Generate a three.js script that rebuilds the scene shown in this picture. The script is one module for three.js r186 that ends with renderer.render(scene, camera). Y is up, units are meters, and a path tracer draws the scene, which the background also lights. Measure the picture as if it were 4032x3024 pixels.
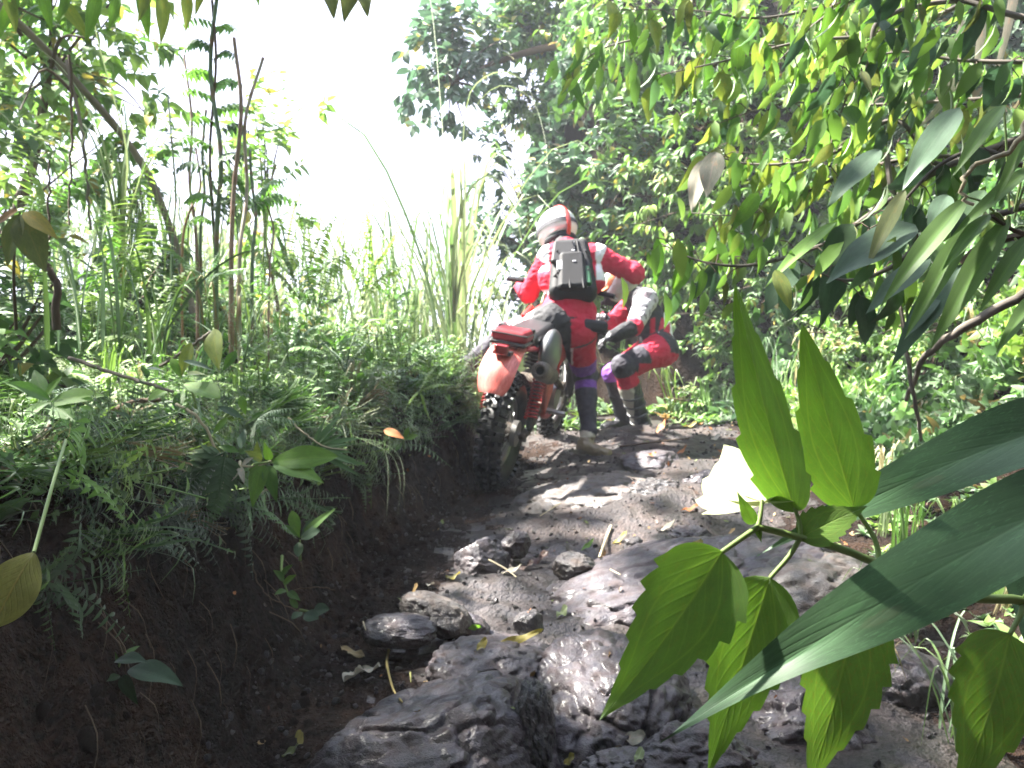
import * as THREE from 'three';
import { mergeVertices } from 'three/addons/utils/BufferGeometryUtils.js';
import { RoundedBoxGeometry } from 'three/addons/geometries/RoundedBoxGeometry.js';
import { MeshBVH, acceleratedRaycast } from 'three-mesh-bvh';
import { ImprovedNoise } from 'three/addons/math/ImprovedNoise.js';

// ---------------------------------------------------------------- camera, sky, sun, exposure
const scene = new THREE.Scene();
const camera = new THREE.PerspectiveCamera(45, 4 / 3, 0.05, 900);
camera.position.set(0, 1, 0);
camera.lookAt(0, 1, -1);
camera.focus = 1.15; camera.userData.fStop = 13;
const renderer = new THREE.WebGLRenderer({ antialias: true });
renderer.toneMapping = THREE.LinearToneMapping;
renderer.toneMappingExposure = 9.6;
renderer.shadowMap.enabled = true;
const SUN = new THREE.Vector3(-0.52, 0.79, -0.33).normalize();
{ // bright thin-cloud tropical sky, whitest round the sun and at the horizon
  const W = 256, H = 128, data = new Float32Array(W * H * 4);
  for (let j = 0; j < H; j++) for (let i = 0; i < W; i++) {
    const el = ((j + 0.5) / H - 0.5) * Math.PI, az = ((i + 0.5) / W - 0.5) * 2 * Math.PI;
    const x = Math.cos(el) * Math.cos(az), y = Math.sin(el), z = Math.cos(el) * Math.sin(az);
    const mu = Math.max(0, x * SUN.x + y * SUN.y + z * SUN.z);
    const hz = Math.exp(-Math.abs(y) * 3.2), halo = Math.pow(mu, 6) * 0.10;
    const o = (j * W + i) * 4, k = 0.225 + 0.09 * hz + halo;
    data[o] = k * (0.84 + 0.12 * hz); data[o + 1] = k * (0.90 + 0.07 * hz); data[o + 2] = k * 1.22; data[o + 3] = 1;
  }
  const sky = new THREE.DataTexture(data, W, H, THREE.RGBAFormat, THREE.FloatType);
  sky.mapping = THREE.EquirectangularReflectionMapping; sky.magFilter = THREE.LinearFilter; sky.minFilter = THREE.LinearFilter; sky.needsUpdate = true;
  scene.background = sky; scene.environment = sky;
}
const sun = new THREE.DirectionalLight(new THREE.Color(1, 0.95, 0.86), 5);
sun.position.copy(SUN).multiplyScalar(30); sun.target.position.set(0, 0.5, -5);
sun.castShadow = true; sun.shadow.radius = 3.5; sun.shadow.mapSize.set(4096, 4096);
Object.assign(sun.shadow.camera, { left: -14, right: 14, top: 14, bottom: -14, near: 1, far: 80 });
scene.add(sun, sun.target);

// ---------------------------------------------------------------- helpers
const V3 = THREE.Vector3, M4 = THREE.Matrix4;
const v = (x, y, z) => new V3(x, y, z);
const lerp = (a, b, t) => a + (b - a) * t, clamp = (x, a = 0, b = 1) => Math.min(b, Math.max(a, x));
const sstep = (a, b, x) => { const t = clamp((x - a) / (b - a)); return t * t * (3 - 2 * t); };
function rng(seed) { let s = seed >>> 0; return () => { s = (s + 0x6d2b79f5) | 0; let t = Math.imul(s ^ (s >>> 15), 1 | s); t = (t + Math.imul(t ^ (t >>> 7), 61 | t)) ^ t; return ((t ^ (t >>> 14)) >>> 0) / 4294967296; }; }
const IN = new ImprovedNoise();
const N3 = (x, y, z) => IN.noise(x + 37.3, y + 11.7, z + 91.1);
const fbm = (x, y, z, o = 4) => { let s = 0, a = 0.5; for (let i = 0; i < o; i++) { s += a * N3(x, y, z); x *= 2.03; y *= 2.03; z *= 2.03; a *= 0.5; } return s; };
const FOC = 384 / Math.tan(22.5 * Math.PI / 180);
const P = (px, py, d) => v((px - 512) / FOC * d, 1 - (py - 384) / FOC * d, -d);   // a point d metres in front of the camera station
const curveTable = (tab) => (x) => { let i = 0; while (i < tab.length - 2 && x > tab[i + 1][0]) i++; const [x0, y0] = tab[i], [x1, y1] = tab[i + 1]; const t = clamp((x - x0) / (x1 - x0)); return lerp(y0, y1, t * t * (3 - 2 * t) * 0.6 + t * 0.4); };
const used = {};
const numbered = (name) => { const n = used[name] = (used[name] ?? -1) + 1; return n ? `${name}_${String(n).padStart(3, '0')}` : name; };
function tag(o, label, category, group, kind) { if (label) o.userData.label = label; if (category) o.userData.category = category; if (group) o.userData.group = group; if (kind) o.userData.kind = kind; return o; }
function thing(name, label, category, pos, group) { const g = new THREE.Group(); g.name = numbered(name); g.position.copy(pos); scene.add(g); return tag(g, label, category, group); }
function shade(o) { o.castShadow = true; o.receiveShadow = true; return o; }
// a part whose geometry is given in world metres; it is re-based on its thing
function partW(name, geo, mat, g) { geo.translate(-g.position.x, -g.position.y, -g.position.z); const m = shade(new THREE.Mesh(geo, mat)); m.name = name; g.add(m); return m; }
function partM(name, geo, mat, g, matrix) { const m = shade(new THREE.Mesh(geo, mat)); m.name = name; m.applyMatrix4(new M4().makeTranslation(-g.position.x, -g.position.y, -g.position.z).multiply(matrix)); g.add(m); return m; }
function frame(o, dir, up, s = 1) { // x along dir, y near up
  const X = dir.clone().normalize(), Z = new V3().crossVectors(X, up); if (Z.lengthSq() < 1e-8) Z.set(0, 0, 1).addScaledVector(X, -X.z); Z.normalize();
  const Y = new V3().crossVectors(Z, X); return new M4().makeBasis(X, Y, Z).scale(v(s, s, s)).setPosition(o);
}
class MB { // collects triangles into one mesh
  constructor(colors = false) { this.p = []; this.n = 0; this.uv = []; this.ix = []; this.c = colors ? [] : null; }
  geo(g, m, col) {
    const a = g.attributes.position, u = g.attributes.uv, q = new V3(), base = this.n;
    for (let i = 0; i < a.count; i++) { q.fromBufferAttribute(a, i); if (m) q.applyMatrix4(m); this.p.push(q.x, q.y, q.z); this.uv.push(u ? u.getX(i) : 0, u ? u.getY(i) : 0); if (this.c) this.c.push(col[0], col[1], col[2]); }
    this.n += a.count; const ix = g.index; const cnt = ix ? ix.count : a.count;
    for (let i = 0; i < cnt; i++) this.ix.push(base + (ix ? ix.getX(i) : i)); return this;
  }
  tube(pts, rad, seg = 6, col, cap = true) {
    const n = pts.length, base = this.n, T = new V3(), U = v(0.13, 1, 0.21), A = new V3(), B = new V3(); let len = 0;
    for (let i = 0; i < n; i++) {
      T.copy(pts[Math.min(n - 1, i + 1)]).sub(pts[Math.max(0, i - 1)]).normalize();
      if (i === 0) { if (Math.abs(T.dot(U.clone().normalize())) > 0.95) U.set(1, 0.1, 0.2); A.crossVectors(T, U).normalize(); } else { A.addScaledVector(T, -A.dot(T)).normalize(); len += pts[i].distanceTo(pts[i - 1]); }
      B.crossVectors(T, A); const r = typeof rad === 'function' ? rad(i / (n - 1)) : Array.isArray(rad) ? rad[i] : rad;
      for (let j = 0; j <= seg; j++) { const a = j / seg * Math.PI * 2, c = Math.cos(a) * r, s = Math.sin(a) * r; this.p.push(pts[i].x + A.x * c + B.x * s, pts[i].y + A.y * c + B.y * s, pts[i].z + A.z * c + B.z * s); this.uv.push(j / seg * 6.28 * r, len); if (this.c) { const k = typeof col === 'function' ? col(i / (n - 1)) : col; this.c.push(...k); } }
    }
    const w = seg + 1; for (let i = 0; i < n - 1; i++) for (let j = 0; j < seg; j++) { const a = base + i * w + j; this.ix.push(a, a + w, a + 1, a + 1, a + w, a + w + 1); }
    this.n += n * w;
    if (cap) for (const [i, f] of [[0, 1], [n - 1, 0]]) { const c = this.n; this.p.push(pts[i].x, pts[i].y, pts[i].z); this.uv.push(0, 0); if (this.c) this.c.push(...(typeof col === 'function' ? col(i / (n - 1)) : col)); this.n++; for (let j = 0; j < seg; j++) { const a = base + i * w + j; f ? this.ix.push(c, a, a + 1) : this.ix.push(c, a + 1, a); } }
    return this;
  }
  build() { const g = new THREE.BufferGeometry(); g.setAttribute('position', new THREE.Float32BufferAttribute(this.p, 3)); g.setAttribute('uv', new THREE.Float32BufferAttribute(this.uv, 2)); if (this.c) g.setAttribute('color', new THREE.Float32BufferAttribute(this.c, 3)); g.setIndex(this.ix); g.computeVertexNormals(); return g; }
}
const spline = (pts, n = 16) => new THREE.CatmullRomCurve3(pts, false, 'centripetal').getPoints(n);
const tubeGeo = (pts, r, seg = 6) => new MB().tube(pts, r, seg).build();

// ---------------------------------------------------------------- textures (grain and stains only)
function tileNoise(size, cells, seed) { // periodic value noise
  const r = rng(seed), g = new Float32Array(cells * cells).map(() => r()), out = new Float32Array(size * size);
  for (let y = 0; y < size; y++) for (let x = 0; x < size; x++) { const fx = x / size * cells, fy = y / size * cells, x0 = fx | 0, y0 = fy | 0; let tx = fx - x0, ty = fy - y0; tx = tx * tx * (3 - 2 * tx); ty = ty * ty * (3 - 2 * ty); const x1 = (x0 + 1) % cells, y1 = (y0 + 1) % cells; out[y * size + x] = lerp(lerp(g[y0 * cells + x0], g[y0 * cells + x1], tx), lerp(g[y1 * cells + x0], g[y1 * cells + x1], tx), ty); }
  return out;
}
function tileFbm(size, cells, oct, seed, gain = 0.55) { const out = new Float32Array(size * size); let a = 1, tot = 0; for (let o = 0; o < oct; o++) { const n = tileNoise(size, cells << o, seed + o * 17); for (let i = 0; i < out.length; i++) out[i] += a * n[i]; tot += a; a *= gain; } for (let i = 0; i < out.length; i++) out[i] /= tot; return out; }
function tex(size, f, srgb = false, rep = true) { const d = new Uint8Array(size * size * 4); for (let y = 0; y < size; y++) for (let x = 0; x < size; x++) { const c = f(x, y, y * size + x), o = (y * size + x) * 4; d[o] = clamp(c[0]) * 255; d[o + 1] = clamp(c[1]) * 255; d[o + 2] = clamp(c[2]) * 255; d[o + 3] = 255; } const t = new THREE.DataTexture(d, size, size); t.magFilter = t.minFilter = THREE.LinearFilter; if (rep) t.wrapS = t.wrapT = THREE.RepeatWrapping; if (srgb) t.colorSpace = THREE.SRGBColorSpace; t.needsUpdate = true; return t; }
const g3 = (x) => [x, x, x];
const nA = tileFbm(512, 6, 6, 5), nB = tileFbm(512, 24, 4, 77, 0.7), nC = tileFbm(512, 4, 4, 311);
const nD = tileFbm(512, 60, 3, 613, 0.75);
const rockBump = tex(512, (x, y, i) => g3(0.30 * nA[i] + 0.3 * nB[i] + 0.4 * nD[i]));
const rockMap = tex(512, (x, y, i) => { const k = 0.74 + 0.6 * (nB[i] - 0.5) + 0.6 * (nA[i] - 0.5) + 0.6 * (nD[i] - 0.5), w = nC[i] - 0.5; return [k * (1 + 0.4 * w), k * (1 + 0.06 * w), k * (1.02 - 0.3 * w)]; });
const rockRough = tex(512, (x, y, i) => { const w = sstep(0.42, 0.6, nC[i] + 0.35 * (nB[i] - 0.5)); return g3(0.42 + 0.5 * w); });
const earthMap = tex(512, (x, y, i) => { const k = 0.55 + 1.0 * (nB[i] - 0.5) + 0.6 * (nA[i] - 0.5), w = nC[i] - 0.5; return [k * (1.05 + 0.3 * w), k, k * (0.95 - 0.3 * w)]; });
const earthBump = tex(512, (x, y, i) => g3(0.4 * nA[i] + 0.6 * nB[i]));
const fabBump = tex(256, (x, y) => g3(0.5 + 0.25 * Math.sin(x * Math.PI / 2) + 0.25 * Math.sin(y * Math.PI / 2)));
const barkMap = tex(256, (() => { const a = tileFbm(256, 8, 4, 9), b = tileFbm(256, 4, 3, 19); return (x, y) => { const s = a[(y >> 2) * 256 + x]; const k = 0.45 + 0.8 * (s - 0.5) + 0.5 * (b[y * 256 + x] - 0.5) + 0.2; return [k, k * 0.97, k * 0.93]; }; })());
// leaf: u runs base to tip, v across; paler midrib and side veins, mottled blade
function leafTex(seed, side, contrast, blot) {
  const n = tileFbm(512, 8, 5, seed), m = tileFbm(512, 30, 3, seed + 3);
  return tex(512, (x, y, i) => {
    const u = x / 512, s = Math.abs(y / 512 - 0.5) * 2;
    const mid = Math.exp(-Math.pow(s / 0.035, 2)); const ph = (u - 0.42 * s + 0.07 * s * s) * side + 0.25 * (n[i] - 0.5); const f = Math.abs(ph - Math.round(ph)) / side; const vein = Math.exp(-Math.pow(f / 0.006, 2)) * (1 - s * 0.6);
    let k = 0.72 + 0.34 * (n[i] - 0.5) + 0.22 * (m[i] - 0.5) + contrast * Math.max(mid, vein * 0.6); const r = blot * sstep(0.66, 0.74, n[i]);
    return [k * (1 + 0.25 * mid) + r * 0.5, k + 0.02 * r, k * (1 + 0.1 * mid) - r * 0.1];
  }, false, false);
}
const leafA = leafTex(401, 7, 0.13, 0), leafB = leafTex(733, 12, 0.12, 0.5);
const leafBump = (() => { const n = tileFbm(512, 20, 3, 55); return tex(512, (x, y, i) => { const u = x / 512, s = Math.abs(y / 512 - 0.5) * 2, ph = (u - 0.42 * s) * 9, f = Math.abs(ph - Math.round(ph)) / 9; return g3(0.75 - 0.5 * Math.exp(-Math.pow(s / 0.04, 2)) - 0.3 * Math.exp(-Math.pow(f / 0.012, 2)) * (1 - s) + 0.2 * (n[i] - 0.5)); }, false, false); })();
// close-up leaf: three nerves from the base, side veins, a net of fine veins, blemishes
function nerveTex(seed, o) {
  const n = tileFbm(512, 6, 5, seed), S = 34, r = rng(seed + 1), pts = []; for (let j = 0; j < S; j++) for (let i = 0; i < S; i++) pts.push([(i + r()) / S, (j + r()) / S]);
  return tex(512, (x, y, i) => {
    const u = x / 512, v0 = y / 512, s = Math.abs(v0 - 0.5) * 2, ci = (u * S) | 0, cj = (v0 * S) | 0; let f1 = 9, f2 = 9;
    for (let b = -1; b <= 1; b++) for (let a = -1; a <= 1; a++) { const q = pts[((cj + b + S) % S) * S + (ci + a + S) % S], dx = Math.abs(q[0] - u), dy = Math.abs(q[1] - v0), d = Math.hypot(Math.min(dx, 1 - dx), Math.min(dy, 1 - dy)) * S; if (d < f1) { f2 = f1; f1 = d; } else if (d < f2) f2 = d; }
    const net = 1 - sstep(0.02, 0.12, f2 - f1), mid = Math.exp(-Math.pow(s / (0.03 * (1.2 - u)), 2)), lat = Math.exp(-Math.pow((s - 0.62 * Math.pow(Math.sin(Math.PI * Math.min(1, u * 0.92 + 0.02)), 0.7)) / 0.025, 2)) * (u < 0.85 ? 1 : 0), ph = (u - 0.5 * s) * 7 + 0.3 * (n[i] - 0.5), f = Math.abs(ph - Math.round(ph)) / 7, side = Math.exp(-Math.pow(f / 0.007, 2)) * (1 - 0.5 * s);
    const vein = Math.max(mid, (o.lat ?? 0.8) * lat, 0.6 * side, 0.35 * net), k = 0.62 + 0.42 * (n[i] - 0.5) + o.vein * vein, br = o.blemish * sstep(0.63, 0.7, n[(i * 7 + 4099) % n.length]), dust = o.dust * sstep(0.5, 0.66, n[(i + 90000) % n.length]) * (0.5 + net);
    return [k * (1 + 0.25 * vein) * (1 + br) + dust, k * (1 - 0.35 * br) + dust, k * (1 + 0.1 * vein) * (1 - 0.3 * br) + 1.1 * dust];
  }, false, false);
}
const bladeTex = tex(256, (() => { const n = tileFbm(256, 8, 4, 66); return (x, y, i) => { const s = Math.abs(y / 256 - 0.5) * 2, k = 0.78 + 0.1 * Math.sin(y * 0.9) + 0.3 * (n[i] - 0.5) + 0.25 * Math.exp(-s * s / 0.01); return [k, k, k]; }; })(), false, false);

// ---------------------------------------------------------------- materials (linear base colours)
const lin = (r, g, b) => new THREE.Color().setRGB(r, g, b);
const std = (c, rough = 0.6, o = {}) => new THREE.MeshStandardMaterial({ color: lin(...c), roughness: rough, ...o });
const phys = (c, rough = 0.6, o = {}) => new THREE.MeshPhysicalMaterial({ color: lin(...c), roughness: rough, ...o });
const leafMat = (c, o = {}) => new THREE.MeshPhysicalMaterial({ color: lin(...c), roughness: 0.95, transmission: 0.42, thickness: 0, clearcoat: 0.28, clearcoatRoughness: 0.42, side: THREE.DoubleSide, ...o });
const LM = {
  mid: leafMat([0.105, 0.26, 0.028], { map: leafA }), fresh: leafMat([0.20, 0.42, 0.04], { map: leafA, transmission: 0.5 }), dark: leafMat([0.04, 0.105, 0.03], { map: leafA, transmission: 0.25 }),
  lime: leafMat([0.30, 0.40, 0.05], { map: leafB, transmission: 0.55 }), blue: leafMat([0.065, 0.145, 0.07], { map: leafA, transmission: 0.3, clearcoat: 0.4, clearcoatRoughness: 0.4 }), yellow: leafMat([0.42, 0.36, 0.06], { map: leafB }),
  olive: leafMat([0.15, 0.19, 0.04], { map: leafB }), brown: leafMat([0.26, 0.15, 0.06], { map: leafB, transmission: 0.15, clearcoat: 0 }), orange: leafMat([0.45, 0.16, 0.03], { map: leafB, transmission: 0.3 }), pale: leafMat([0.55, 0.52, 0.42], { map: leafB, transmission: 0.2, clearcoat: 0.1 }),
  blade: leafMat([0.14, 0.25, 0.06], { map: bladeTex, transmission: 0.4 }), bladeBlue: leafMat([0.13, 0.22, 0.11], { map: bladeTex, transmission: 0.3 }), bladePale: leafMat([0.32, 0.40, 0.17], { map: bladeTex, transmission: 0.4 }), bladeDry: leafMat([0.30, 0.24, 0.12], { map: bladeTex, transmission: 0.2, clearcoat: 0 }),
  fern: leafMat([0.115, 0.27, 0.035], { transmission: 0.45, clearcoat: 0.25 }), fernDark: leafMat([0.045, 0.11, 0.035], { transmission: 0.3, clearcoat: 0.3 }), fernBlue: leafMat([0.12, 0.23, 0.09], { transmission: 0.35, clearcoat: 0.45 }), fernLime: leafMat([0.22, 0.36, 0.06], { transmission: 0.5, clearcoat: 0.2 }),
  mass: leafMat([1, 1, 1], { vertexColors: true, clearcoat: 0.25 }),
};
const stemGreen = std([0.20, 0.30, 0.08], 0.55), stemBrown = std([0.13, 0.09, 0.06], 0.85, { map: barkMap }), stemGrey = std([0.26, 0.23, 0.20], 0.85, { map: barkMap }), rootMat = std([0.20, 0.145, 0.10], 0.9, { map: barkMap }), stemGrey2 = std([0.17, 0.15, 0.13], 0.85, { map: barkMap }), vinePale = std([0.42, 0.36, 0.24], 0.7);
// ---------------------------------------------------------------- terrain: rocky gully, earth bank on the left, hillside on the right
const prof = curveTable([[-40, -1.2], [-3, -0.3], [0, -0.16], [1.5, -0.02], [2.2, 0.05], [2.8, 0.13], [3.8, 0.23], [4.6, 0.32], [5.35, 0.42], [6.7, 0.62], [8, 0.72], [11, 0.82], [20, 0.9], [400, 2]]);
const xl = curveTable([[-40, -1.2], [-3, -0.9], [1, -0.72], [2.2, -0.62], [3.6, -0.56], [4.6, -0.40], [5.4, -0.19], [5.9, -0.17], [6.8, -0.35], [8, -0.8], [10, -1.7], [13, -3], [20, -6], [400, -120]]);
const bankH = curveTable([[-40, 0.4], [0, 0.9], [2, 0.80], [4, 0.56], [5.2, 0.56], [5.8, 0.56], [6.6, 0.4], [8, 0.25], [12, 0.1], [20, 0.05], [400, 0]]);
const bankW = curveTable([[-40, 1], [0, 0.4], [3, 0.42], [4.6, 0.34], [5.4, 0.16], [6, 0.18], [7, 0.5], [12, 1.2], [400, 5]]);
const xr = curveTable([[-40, 1.2], [0, 1.15], [3, 1.42], [5, 1.55], [6.5, 1.62], [7.5, 1.35], [8.5, 0.75], [9.5, 0.0], [11, -0.15], [14, 0.2], [20, 2.4], [60, 16], [400, 200]]);
function baseH(x, d) {
  let h = prof(d); const L = xl(d), R = xr(d);
  h += 0.13 * clamp(x - L - 0.15, 0, 1) * sstep(3.6, 4.8, d) * (1 - sstep(6.2, 7.2, d));          // the trail tilts up to the right beside the rut
  const l = L - x; if (l > 0) { const w = bankW(d); h += bankH(d) * sstep(0, w, l) + 0.16 * Math.min(2.2, Math.max(0, l - w)) * (1 - sstep(9, 16, d)); }
  const e = x - R + (x > R + 0.2 ? Math.min(1, (x - R - 0.2) * 3) : 0) * (0.45 * fbm(d * 0.9, x * 0.4, 55, 3) + 0.2 * fbm(d * 3, x * 2, 56, 2)); if (e > 0) { const w = sstep(6, 8.2, d), a = lerp(0.8, 0.2, w), s = 0.32 * Math.min(e, a) + lerp(2.3, 9, w) * Math.max(0, e - a); h += 9 * (1 - Math.exp(-s / 9)) * (1 - sstep(60, 160, d)); }
  return h;
}
function groundH(x, z) {
  const d = -z, L = xl(d), R = xr(d), near = 1 - sstep(9, 22, d); let h = baseH(x, d);
  const bank = clamp((L - x + 0.05) / 0.3) * (1 - clamp((L - x - 0.5) / 0.5)), trail = clamp((x - L) / 0.12) * clamp((R - x) / 0.3);
  h += near * (0.05 * fbm(x * 1.6, d * 1.6, 3, 3) + 0.030 * fbm(x * 6, d * 6, 7, 3) + 0.016 * fbm(x * 22, d * 22, 9, 2));
  h += near * trail * (0.045 * Math.max(0, fbm(x * 4.5, d * 3.2, 21, 3)) - 0.03 * Math.abs(fbm(x * 3, d * 3, 31, 3)));
  h += near * bank * (0.20 * fbm(x * 3.1, d * 3.3, 41, 4) + 0.17 * fbm(x * 8, d * 8, 43, 4) + 0.06 * Math.max(0, N3(x * 17, d * 17, 3)) - 0.05 * Math.abs(fbm(d * 5, x * 2, 47, 3)));
  return h;
}
const axis = (lo, hi, step, a, b, grow) => { const o = []; for (let t = lo; t <= hi + 1e-6; t += step) o.push(t); let s = step; for (let t = hi; t < b;) { s *= grow; t += s; o.push(Math.min(t, b)); } s = step; for (let t = lo; t > a;) { s *= grow; t -= s; o.unshift(Math.max(t, a)); } return o; };
let ground;
{
  const xs = axis(-1.6, 2.0, 0.022, -260, 260, 1.09), ds = axis(1.4, 6.8, 0.026, -30, 420, 1.07), W = xs.length, H = ds.length;
  const p = new Float32Array(W * H * 3), uv = new Float32Array(W * H * 2), col = new Float32Array(W * H * 3), ix = [], ixW = [];
  for (let j = 0; j < H; j++) for (let i = 0; i < W; i++) {
    const k = j * W + i, x = xs[i], d = ds[j], h = groundH(x, -d);
    p[k * 3] = x; p[k * 3 + 1] = h; p[k * 3 + 2] = -d; const s = clamp((x - 0.4) / 0.8, -1, 1); uv[k * 2] = (x + h * s) * 2.3; uv[k * 2 + 1] = (d + 0.3 * h) * 2.3;
    const n = fbm(x * 5, d * 5, 77, 3) * 0.25 + fbm(x * 1.3, d * 1.3, 78, 2) * 0.2, stone = clamp(Math.min((x - xl(d)) / 0.32 - 0.45, (xr(d) - x) / 0.3) + n * 5 + 0.9 * fbm(x * 11, d * 11, 83, 2)) * (1 - sstep(7, 8.5, d + n * 2)), wet = sstep(0.05, 0.16, n + 0.1);
    const clay = sstep(-0.02, 0.12, fbm(x * 2.2, d * 2.2, 99, 3));
    const E = [lerp(0.018, 0.036, clay), lerp(0.012, 0.022, clay), lerp(0.009, 0.015, clay)], S = [lerp(0.07, 0.036, wet), lerp(0.051, 0.028, wet), lerp(0.048, 0.030, wet)];
    for (let c = 0; c < 3; c++) col[k * 3 + c] = lerp(E[c], S[c], stone);
    if (i < W - 1 && j < H - 1) (stone > 0.45 ? ixW : ix).push(k, k + 1, k + W, k + 1, k + W + 1, k + W);
  }
  const g = new THREE.BufferGeometry(); g.setAttribute('position', new THREE.BufferAttribute(p, 3)); g.setAttribute('uv', new THREE.BufferAttribute(uv, 2)); g.setAttribute('color', new THREE.BufferAttribute(col, 3)); g.addGroup(0, ix.length, 0); g.addGroup(ix.length, ixW.length, 1); for (const q of ixW) ix.push(q); g.setIndex(ix); g.computeVertexNormals();
  const gm = { map: earthMap, vertexColors: true, bumpMap: earthBump, bumpScale: 0.04 };
  ground = shade(new THREE.Mesh(g, [phys([1.25, 1.25, 1.25], 0.95, { ...gm, specularIntensity: 0.25 }), phys([1.25, 1.25, 1.25], 0.7, { ...gm, clearcoat: 0.4, clearcoatRoughness: 0.3 })]));
  ground.name = 'ground'; tag(ground, 'wet rocky gully floor, dark earth bank and hillside soil', 'ground', null, 'structure'); scene.add(ground);
}

// ---------------------------------------------------------------- rocks
const rockMat = phys([0.092, 0.075, 0.083], 1, { map: rockMap, roughnessMap: rockRough, bumpMap: rockBump, bumpScale: 0.009, clearcoat: 0.3, clearcoatRoughness: 0.3 });
const rockDark = phys([0.075, 0.066, 0.068], 1, { map: rockMap, roughnessMap: rockRough, bumpMap: rockBump, bumpScale: 0.016, clearcoat: 0.3, clearcoatRoughness: 0.35 });
const rockTan = phys([0.14, 0.118, 0.108], 1, { map: rockMap, roughnessMap: rockRough, bumpMap: rockBump, bumpScale: 0.01, clearcoat: 0.2, clearcoatRoughness: 0.4 });
function rockGeo(sx, sy, sz, seed, detail = 16, cuts = 7, rough = 0.12, power = 2.6) {
  const r = rng(seed), g = mergeVertices((() => { const q = new THREE.IcosahedronGeometry(1, detail); q.deleteAttribute('uv'); q.deleteAttribute('normal'); return q; })(), 1e-4), a = g.attributes.position, q = new V3(), uv = new Float32Array(a.count * 2);
  const planes = []; for (let i = 0; i < cuts; i++) { const n = v(r() * 2 - 1, r() * 1.6 - 0.5, r() * 2 - 1).normalize(); planes.push([n, 0.72 + 0.22 * r()]); }
  for (let i = 0; i < a.count; i++) {
    q.fromBufferAttribute(a, i).normalize(); const e = Math.pow(Math.pow(Math.abs(q.x), power) + Math.pow(Math.abs(q.y), power) + Math.pow(Math.abs(q.z), power), -1 / power); q.multiplyScalar(e);
    for (const [n, o] of planes) { const t = q.dot(n) - o; if (t > 0) q.addScaledVector(n, -t * 0.85); }
    const s = seed * 1.7; let k = 1 + rough * (1.4 * fbm(q.x * 1.7 + s, q.y * 1.7, q.z * 1.7, 3) + 0.7 * fbm(q.x * 5 + s, q.y * 5, q.z * 5, 3)) - rough * 0.8 * Math.pow(Math.max(0, 1 - Math.abs(fbm(q.x * 2.1 + s, q.y * 2.1, q.z * 2.1 + 9, 2)) * 11), 2) - rough * 0.35 * Math.pow(Math.max(0, 1 - Math.abs(fbm(q.x * 4.6 + s, q.y * 4.6, q.z * 4.6 + 5, 2)) * 12), 2) + rough * 0.3 * fbm(q.x * 14 + s, q.y * 14, q.z * 14, 3);
    q.multiplyScalar(k); q.set(q.x * sx, q.y * sy, q.z * sz); a.setXYZ(i, q.x, q.y, q.z); uv[i * 2] = (q.x + 0.6 * q.y) * 5.2 + seed * 0.37; uv[i * 2 + 1] = (q.z - 0.6 * q.y) * 5.2 + seed * 0.21;
  }
  g.setAttribute('uv', new THREE.BufferAttribute(uv, 2)); g.computeVertexNormals(); return g;
}
const solids = [ground]; const ray = new THREE.Raycaster();
function rock(label, px, py, d, size, mat, o = {}) { // px,py: where its middle shows; size: half extents
  const c = P(px, py, d); c.y -= 0.1 * size[1] + 0.012; const m = shade(new THREE.Mesh(rockGeo(...size, o.seed ?? (solids.length * 13 + 5), o.detail ?? 14, o.cuts ?? 7, o.rough ?? 0.12, o.power ?? 2.6), mat));
  m.name = numbered(o.name ?? 'rock'); m.position.copy(c); m.rotation.set(o.rx ?? 0, o.ry ?? 0, o.rz ?? 0); tag(m, label, 'rock', o.group); scene.add(m); m.updateMatrixWorld(); solids.push(m); return m;
}
rock('broad grey boulder slab filling the bottom centre foreground', 428, 758, 2.32, [0.37, 0.20, 0.30], rockMat, { seed: 41, detail: 44, rough: 0.10, cuts: 8, rz: 0.06, ry: 0.3 });
rock('rounded dark stone wedged in the crack between the two foreground boulders', 534, 716, 2.34, [0.052, 0.105, 0.10], rockDark, { seed: 8, detail: 20, rough: 0.16, rz: 0.05 });
rock('small stone pressed against the right side of the foreground slab', 497, 715, 2.40, [0.042, 0.095, 0.09], rockMat, { seed: 18, detail: 14, rough: 0.16 });
rock('large wet shining boulder right of the foreground crack, behind the hanging toothed leaves', 608, 712, 2.62, [0.24, 0.23, 0.36], rockMat, { seed: 23, detail: 40, rough: 0.10, cuts: 6, rz: -0.12 });
rock('grey stone shoulder behind the foreground slab, under the curled yellow strip leaf', 490, 668, 2.75, [0.19, 0.10, 0.22], rockMat, { seed: 29, detail: 26, rough: 0.1 });
rock('long smooth wet rock slab lying diagonally across the middle of the gully', 668, 602, 3.55, [0.66, 0.24, 0.42], rockMat, { seed: 31, detail: 44, rough: 0.08, cuts: 5, rz: 0.26, ry: 0.25, power: 2.3 });
rock('mossy tan boulder behind the foreground toothed leaves on the right', 800, 605, 3.5, [0.40, 0.22, 0.36], rockTan, { seed: 37, detail: 26, rough: 0.1, rz: 0.1 });
rock('big smooth rock slab that the rider stands on beside the rear wheel', 594, 522, 5.1, [0.60, 0.30, 0.66], rockTan, { seed: 43, detail: 46, rough: 0.07, cuts: 4, rz: 0.1, ry: -0.15, power: 2.2 });
rock('dark pitted round rock in the sunlit patch right of the rider', 662, 498, 4.75, [0.20, 0.12, 0.18], rockDark, { seed: 47, detail: 22, rough: 0.2 });
rock('dark lump of rock just below the pitted round rock', 655, 522, 4.5, [0.16, 0.075, 0.12], rockDark, { seed: 53, detail: 16, rough: 0.24 });
rock('pale sunlit tilted stone right of the pitted dark rock', 708, 487, 4.9, [0.15, 0.14, 0.12], rockMat, { seed: 59, detail: 18, rough: 0.12, rz: -0.3 });
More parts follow.
